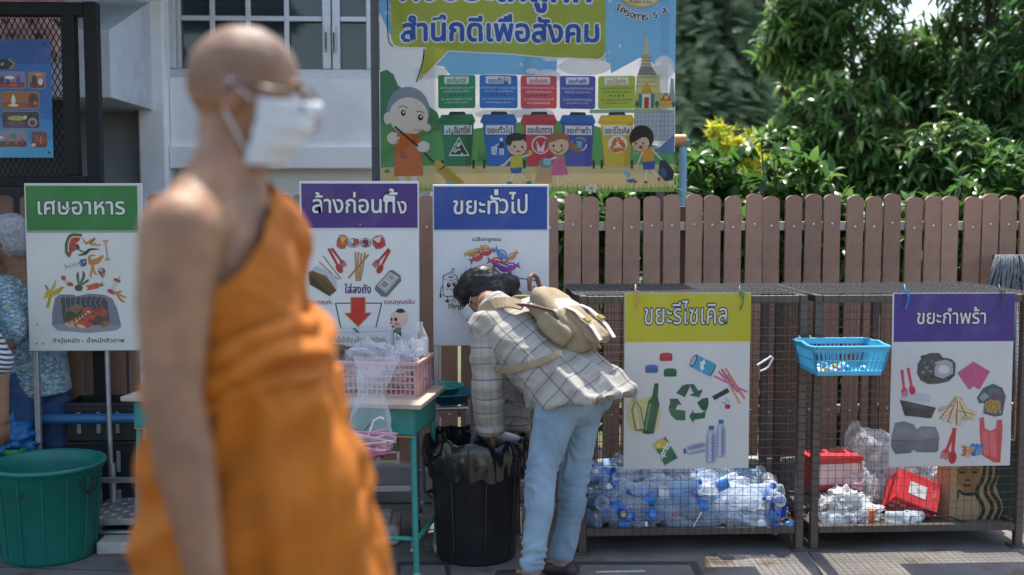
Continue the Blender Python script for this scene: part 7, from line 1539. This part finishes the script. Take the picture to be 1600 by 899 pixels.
def sf(p):
    q = p - W0; t_ = q.dot(A); hemk = max(0, min(1, (.12 - t_) / .2)); an = math.atan2(q.dot(Lf), q.dot(B))
    drape = .016 * hemk * (1 - 2 * abs(math.sin(an * 4.5 + 1.5))) if t_ < .15 else 0
    r1 = 1 - 2 * abs(noise.noise(Vector((q.dot(A) * 6, q.dot(Lf) * 9, q.dot(B) * 9)))); r2 = 1 - 2 * abs(noise.noise(Vector((p.x * 11, p.y * 11, p.z * 22))))
    return drape + .010 * r1 + .006 * r2
cloth_attr(me, suv); displace(me, sf)
so = from_mesh('shirt', me, pattern_mat('checked_cotton', plaid, .8, .25, 160, .18), wom)
cf = MB()
for c_, e_ in ((cuffL, eL), (cuffR, eR)):
    ax = (c_ - e_).normalized(); x, y = frame_of(ax)
    cf.loft([[p + (Vector((1, 1, 1)) * .003 * noise.noise(p * 60)) for p in oval(c_ + ax * k, x, y, r_, r_, 24)] for k, r_ in ((.018, .050), (.02, .060), (.038, .062), (.056, .060), (.058, .046))])
me = cf.mesh('cuffs'); cloth_attr(me, lambda p: ((p - eL).x + .05, (p - eL).y, (p - eL).z * .8)); from_mesh('cuffs', me, bpy.data.materials['checked_cotton'], so)
cl = MB(); ax = (wh - neck).normalized(); cl.loft([oval(neck + A * k, Lf, B, r_, r_ * .9, 24) for k, r_ in ((-.03, .082), (.0, .070), (.03, .064), (.032, .058), (0, .064))], cap=False)
me = cl.mesh('collar'); cloth_attr(me, lambda p: (.05, .02, .01)); from_mesh('collar', me, bpy.data.materials['checked_cotton'], so)
# plate held in the bin
o = MB().lathe([(.0005, 0), (.06, 0), (.075, .008), (.095, .016), (.097, .014), (.076, .004), (.06, -.003), (.0005, -.003)], n=32).build('plate', mat('white_plate', (.72, .74, .78), .3, .04, 10), loc=(0, 0, 0)); o.location = D(788, 693, 4.82); o.rotation_euler = (R(-32), R(14), 0); tag(o, 'white plate held by the woman inside the black bin', 'plate')
o.location.z += .0
# backpack (a thing of its own, carried)
bp = thing('backpack', 'beige canvas backpack with brown trim on the back of the bending woman', 'backpack', wl_(.16, 0, .16)); M_CAN = mat('beige_canvas', (.33, .25, .15), .9, .16, 18, .5, 300, dirt=.2, dirtcol=(.25, .19, .12)); M_CAN2 = mat('pale_canvas', (.60, .54, .44), .8, .1, 14, .35, 60); M_BR = mat('brown_leather', (.10, .04, .025), .55, .15, 20)
def sbox(cx, cl_, cb, sa, sl, sb_, pw=.28, wr_=.012, n=36, seed=0, lift=0.):
    mb = MB().ball((0, 0, 0), 1, n=n, k=n * 2 // 3)
    for v in mb.v:
        d = v.normalized(); f_ = [math.copysign(abs(c) ** pw if abs(c) > 1e-4 else 0, c) for c in d]; mxv = (abs(d.x) ** 5 + abs(d.y) ** 5 + abs(d.z) ** 5) ** .2; d2 = d / mxv * .96
        p = Vector((d2.x * sa, d2.y * sl, d2.z * sb_)); w_ = noise.noise(p * 14 + Vector((seed, 0, 0))) + .5 * (1 - 2 * abs(noise.noise(p * 26 + Vector((0, seed, 0))))); p += d * wr_ * w_
        v.xyz = wl_(cx + p.x, cl_ + p.y, cb + p.z)
    return mb
sbox(.20, -.03, .185, .165, .105, .056).build('main_pocket', M_CAN, bp)
fo = sbox(.110, -.03, .236, .100, .076, .026, seed=4, wr_=.010).build('front_pocket', M_CAN, bp)
sbox(.17, .078, .175, .080, .018, .040, seed=6, wr_=.008).build('side_pocket', M_CAN, bp); sbox(.17, -.138, .175, .080, .018, .040, seed=7, wr_=.008).build('side_pocket', M_CAN, bp)
fl_ = MB()
def flap(u, v):
    l = (u - .5) * .222 - .03; s_ = v; a = .385 - .02 * math.sin(s_ * 3) - .20 * s_; b_ = .150 + .104 * math.sin(min(1, s_ * 1.25) * math.pi / 2) - .012 * max(0, s_ - .8) * 5; b_ += -.030 * (abs(u - .5) * 2) ** 3 + .008 * noise.noise(Vector((l * 12, s_ * 3, 2)))
    return wl_(a, l, b_)
fl_.grid(flap, 26, 20); o = fl_.build('flap', M_CAN2, bp); md = o.modifiers.new('t', 'SOLIDIFY'); md.thickness = .008
tm = MB(); tm.tube([flap(0, v / 12) for v in range(13)] + [flap(u / 12, 1) for u in range(13)] + [flap(1, 1 - v / 12) for v in range(13)], .0055, 6); tm.build('piping', M_BR, o)
hd_ = MB().tube([wl_(.37, -.04, .20), wl_(.41, -.03, .235), wl_(.42, 0, .245), wl_(.41, .03, .235), wl_(.37, .04, .20)], .010, 8); hd_.build('top_handle', M_BR, bp)
for l in (-.055, .055):
    s_ = MB(); pts = [wl_(.20, l - .02, .258), wl_(.16, l - .02, .272), wl_(.10, l - .02, .276), wl_(.05, l - .02, .270), wl_(.0, l - .02, .255)]
    for p, q in zip(pts, pts[1:]): s_.obox(Matrix.Translation((p + q) / 2) @ Matrix((A, Lf, B)).transposed().to_4x4() @ Matrix.Rotation(math.atan2(-(q - p).dot(B), (q - p).dot(A)), 4, 'Y'), (q - p).length * 1.05, .026, .004)
    so2 = s_.build('buckle_strap', M_CAN2, bp); bk = MB(); bk.obox(Matrix.Translation(wl_(.095, l - .02, .281)) @ Matrix((A, Lf, B)).transposed().to_4x4(), .022, .036, .008); bk.build('buckle', mat('brass_buckle', (.45, .32, .08), .35, .1, 20, metal=.8), so2)
zp = MB().tube([wl_(.195, -.03 + .109 * math.cos(t_), .185 + .059 * math.sin(t_)) + A * .0 for t_ in [math.pi * k / 16 for k in range(17)]], .0035, 6); zp.build('seam', M_BR, bp)
for sd, s_pt in ((1, sL), (-1, sR)):
    rib = MB(); pts = [wl_(.34, sd * .075, .150), wl_(.405, sd * .080, .118), wl_(.462, sd * .088, .060), wl_(.465, sd * .10, -.02), wl_(.40, sd * .115, -.085), wl_(.30, sd * .150, -.125), wl_(.20, sd * .190, -.06), wl_(.12, sd * .182, .04), wl_(.06, sd * .150, .15)]
    q = []
    for i in range(len(pts) - 1): q += [pts[i].lerp(pts[i + 1], k / 4) for k in range(4)]
    q.append(pts[-1]); q = [q[0]] + [(q[i - 1] + q[i] * 2 + q[i + 1]) / 4 for i in range(1, len(q) - 1)] + [q[-1]]
    ro = []
    for i, p in enumerate(q):
        d = (q[min(i + 1, len(q) - 1)] - q[max(0, i - 1)]).normalized(); cen = W0 + A * (p - W0).dot(A); nrm = (p - cen); nrm = (nrm - d * nrm.dot(d)).normalized(); s2 = d.cross(nrm); wd = .026 if i < 22 else .014
        ro.append([p + s2 * wd + nrm * .004, p + s2 * wd - nrm * .004, p - s2 * wd - nrm * .004, p - s2 * wd + nrm * .004])
    rib.loft(ro, sm=False); rib.build('shoulder_strap', M_CAN, bp)

# ------------------------------------------------------------------ older person behind the green board, walking left
def print_shirt(t, N, L, bs):
    tc = N.new('ShaderNodeTexCoord'); mp_ = N.new('ShaderNodeMapping'); mp_.inputs['Scale'].default_value = (1, 1, 2.4); L.new(tc.outputs['Object'], mp_.inputs[0])
    v = N.new('ShaderNodeTexVoronoi'); v.inputs['Scale'].default_value = 75; L.new(mp_.outputs[0], v.inputs['Vector']); sp = N.new('ShaderNodeSeparateColor'); L.new(v.outputs['Color'], sp.inputs[0])
    c = N.new('ShaderNodeValToRGB'); c.color_ramp.interpolation = 'CONSTANT'; e = c.color_ramp.elements; e[0].color = (.12, .22, .32, 1); e[1].position = .28; e[1].color = (.22, .38, .44, 1)
    for p_, cc in ((.46, (.45, .52, .52, 1)), (.62, (.10, .16, .22, 1)), (.76, (.42, .36, .20, 1)), (.88, (.16, .35, .40, 1))): q = e.new(p_); q.color = cc
    L.new(sp.outputs[0], c.inputs[0]); L.new(c.outputs[0], bs.inputs['Base Color'])
def stripes(t, N, L, bs):
    tc = N.new('ShaderNodeTexCoord'); sp = N.new('ShaderNodeSeparateXYZ'); L.new(tc.outputs['Object'], sp.inputs[0]); m = N.new('ShaderNodeMath'); m.operation = 'MULTIPLY_ADD'; m.inputs[1].default_value = 48; L.new(sp.outputs[2], m.inputs[0]); k = N.new('ShaderNodeMath'); k.operation = 'MULTIPLY'; k.inputs[1].default_value = 14; L.new(sp.outputs[0], k.inputs[0]); L.new(k.outputs[0], m.inputs[2])
    f = N.new('ShaderNodeMath'); f.operation = 'FRACT'; L.new(m.outputs[0], f.inputs[0]); g_ = N.new('ShaderNodeMath'); g_.operation = 'GREATER_THAN'; g_.inputs[1].default_value = .55; L.new(f.outputs[0], g_.inputs[0])
    mx_ = N.new('ShaderNodeMix'); mx_.data_type = 'RGBA'; L.new(g_.outputs[0], mx_.inputs[0]); mx_.inputs[6].default_value = (.55, .56, .58, 1); mx_.inputs[7].default_value = (.04, .045, .055, 1); L.new(mx_.outputs[2], bs.inputs['Base Color'])
def stander(label, hip, lean, F_, hd, joints, shirt_m, trou_m, hair_m, skin_m, vox=.008):
    L_ = Vector((-F_.y, F_.x, 0)); t = thing('person', label, 'person', (hip.x, hip.y, 0)); ax = (lean - hip).normalized(); Lx = L_; Bx = ax.cross(Lx).normalized(); ln = (lean - hip).length
    HMx = Matrix((F_, L_, Z)).transposed() @ Matrix.Rotation(R(12), 3, 'Y'); b = MB(); head(b, hd, HMx, .95); b.limb([hd - Z * .05 - F_ * .02, lean + ax * .03, lean - ax * .05], [.055, .055, .08])
    for k, rl, rb_ in ((.75, .16, .115), (.4, .15, .115), (.05, .16, .125)): b.ball(hip + ax * ln * k, rl, rb_, .16, Matrix((Lx, Bx, ax)).transposed())
    sl, sr = lean + L_ * .16 - ax * .06, lean - L_ * .16 - ax * .06
    arms = ((sl, joints['eL'], joints['wL']), (sr, joints['eR'], joints['wR']))
    for s_, e_, w_ in arms: b.limb([lean - ax * .04, s_, e_, w_], [.06, .054, .040, .027]); hand(b, w_, w_ - e_, F_ * .2 + (hip - w_).normalized(), .95, .4, 1)
    legs = ((hip + L_ * .085, joints['kL'], joints['aL']), (hip - L_ * .085, joints['kR'], joints['aR']))
    for h_, k_, a_ in legs: b.limb([h_, k_, a_], [.085, .055, .038]); b.limb([a_ - Z * .03 - F_ * .03, a_ + F_ * .12 - Z * .045], [.034, .024])
    from_mesh('body', fused(b, .0062, 4), skin_m, t)
    eyes(t, hd, HMx, .95, hair_m); hb_ = MB(); hb_.ball(hd + HMx @ Vector((-.022, 0, .030)), .102, .088, .092, HMx); hb_.ball(hd + HMx @ Vector((-.045, 0, -.02)), .072, .08, .08, HMx)
    me = fused(hb_, .007, 3, 'hair'); displace(me, lambda p: .005 * noise.noise(p * 40)); from_mesh('hair', me, hair_m, t)
    s_ = MB(); s_.loft([oval(hip + ax * ln * k, Lx, Bx, rl, rb_, 32) for k, rl, rb_ in ((-.16, .195, .165), (0, .19, .16), (.4, .178, .142), (.75, .185, .132), (.92, .12, .09), (1.0, .07, .07))])
    for a_, e_, w_ in arms: s_.limb([lean - ax * .08, a_, a_.lerp(e_, .92)], [.078, .075, .066])
    me = fused(s_, vox, 4, 'shirt'); displace(me, lambda p: .006 * (1 - 2 * abs(noise.noise(Vector((p.x * 9, p.y * 9, p.z * 7))))) + .004 * noise.noise(p * 20)); from_mesh('shirt', me, shirt_m, t)
    j = MB(); j.ball(hip, .17, .14, .15, Matrix((Lx, Bx, ax)).transposed())
    for h_, k_, a_ in legs: j.limb([h_, k_, k_.lerp(a_, .92)], [.112, .082, .066])
    me = fused(j, vox, 4, 'trousers'); displace(me, lambda p: .008 * (1 - 2 * abs(noise.noise(Vector((p.x * 7, p.y * 7, p.z * 16)))))); from_mesh('trousers', me, trou_m, t)
    for i, (h_, k_, a_) in enumerate(legs):
        q = MB(); dn = (a_ - k_).normalized(); fw = (F_ - dn * F_.dot(dn)).normalized() if joints.get('lift') == i else F_; dv = dn if joints.get('lift') == i else -Z
        q.limb([a_ + dv * .035 - fw * .04, a_ + dv * .042 + fw * .06, a_ + dv * .05 + fw * .14], [.042, .042, .032])
        for v in q.v: v.z = max(v.z, .004)
        q.build('shoe', mat('sport_shoe', (.25, .25, .26), .7, .5, 12, col2=(.05, .05, .06)), t)
    return t
Fp = Vector((-.95, .3, 0)).normalized(); hp = D(48, 590, 5.38)
M_DEN = mat('dark_denim', (.035, .075, .17), .85, .25, 10, .3, 150)
stander('grey haired person in a speckled shirt and dark jeans walking behind the green headed board', hp, D(34, 432, 5.36), Fp, D(12, 375, 5.33),
        dict(eL=D(20, 520, 5.14), wL=D(-20, 590, 5.12), eR=D(30, 520, 5.52), wR=D(-5, 590, 5.52), kL=D(35, 700, 5.24), aL=D(0, 790, 5.2), kR=D(88, 690, 5.42), aR=D(112, 782, 5.42)),
        pattern_mat('speckled_shirt', print_shirt, .8, .2, 60), M_DEN, mat('grey_hair', (.45, .44, .42), .6, .3, 60, .6, 120), SK2)
hp2 = D(-70, 600, 5.02)
stander('person in a striped top mostly outside the left edge, one arm in view', hp2, D(-62, 440, 5.04), Vector((.9, .4, 0)).normalized(), D(-60, 372, 5.02),
        dict(eL=D(-70, 560, 5.3), wL=D(-40, 640, 5.25), eR=D(0, 575, 4.92), wR=D(4, 655, 4.95), kL=D(-60, 700, 5.06), aL=D(-60, 788, 5.1), kR=D(-75, 705, 4.94), aR=D(-75, 800, 4.9)),
        pattern_mat('striped_top', stripes, .8, .2, 60), mat('black_trousers', (.02, .02, .024), .85, .2, 20), mat('black_hair', ()), SK2)
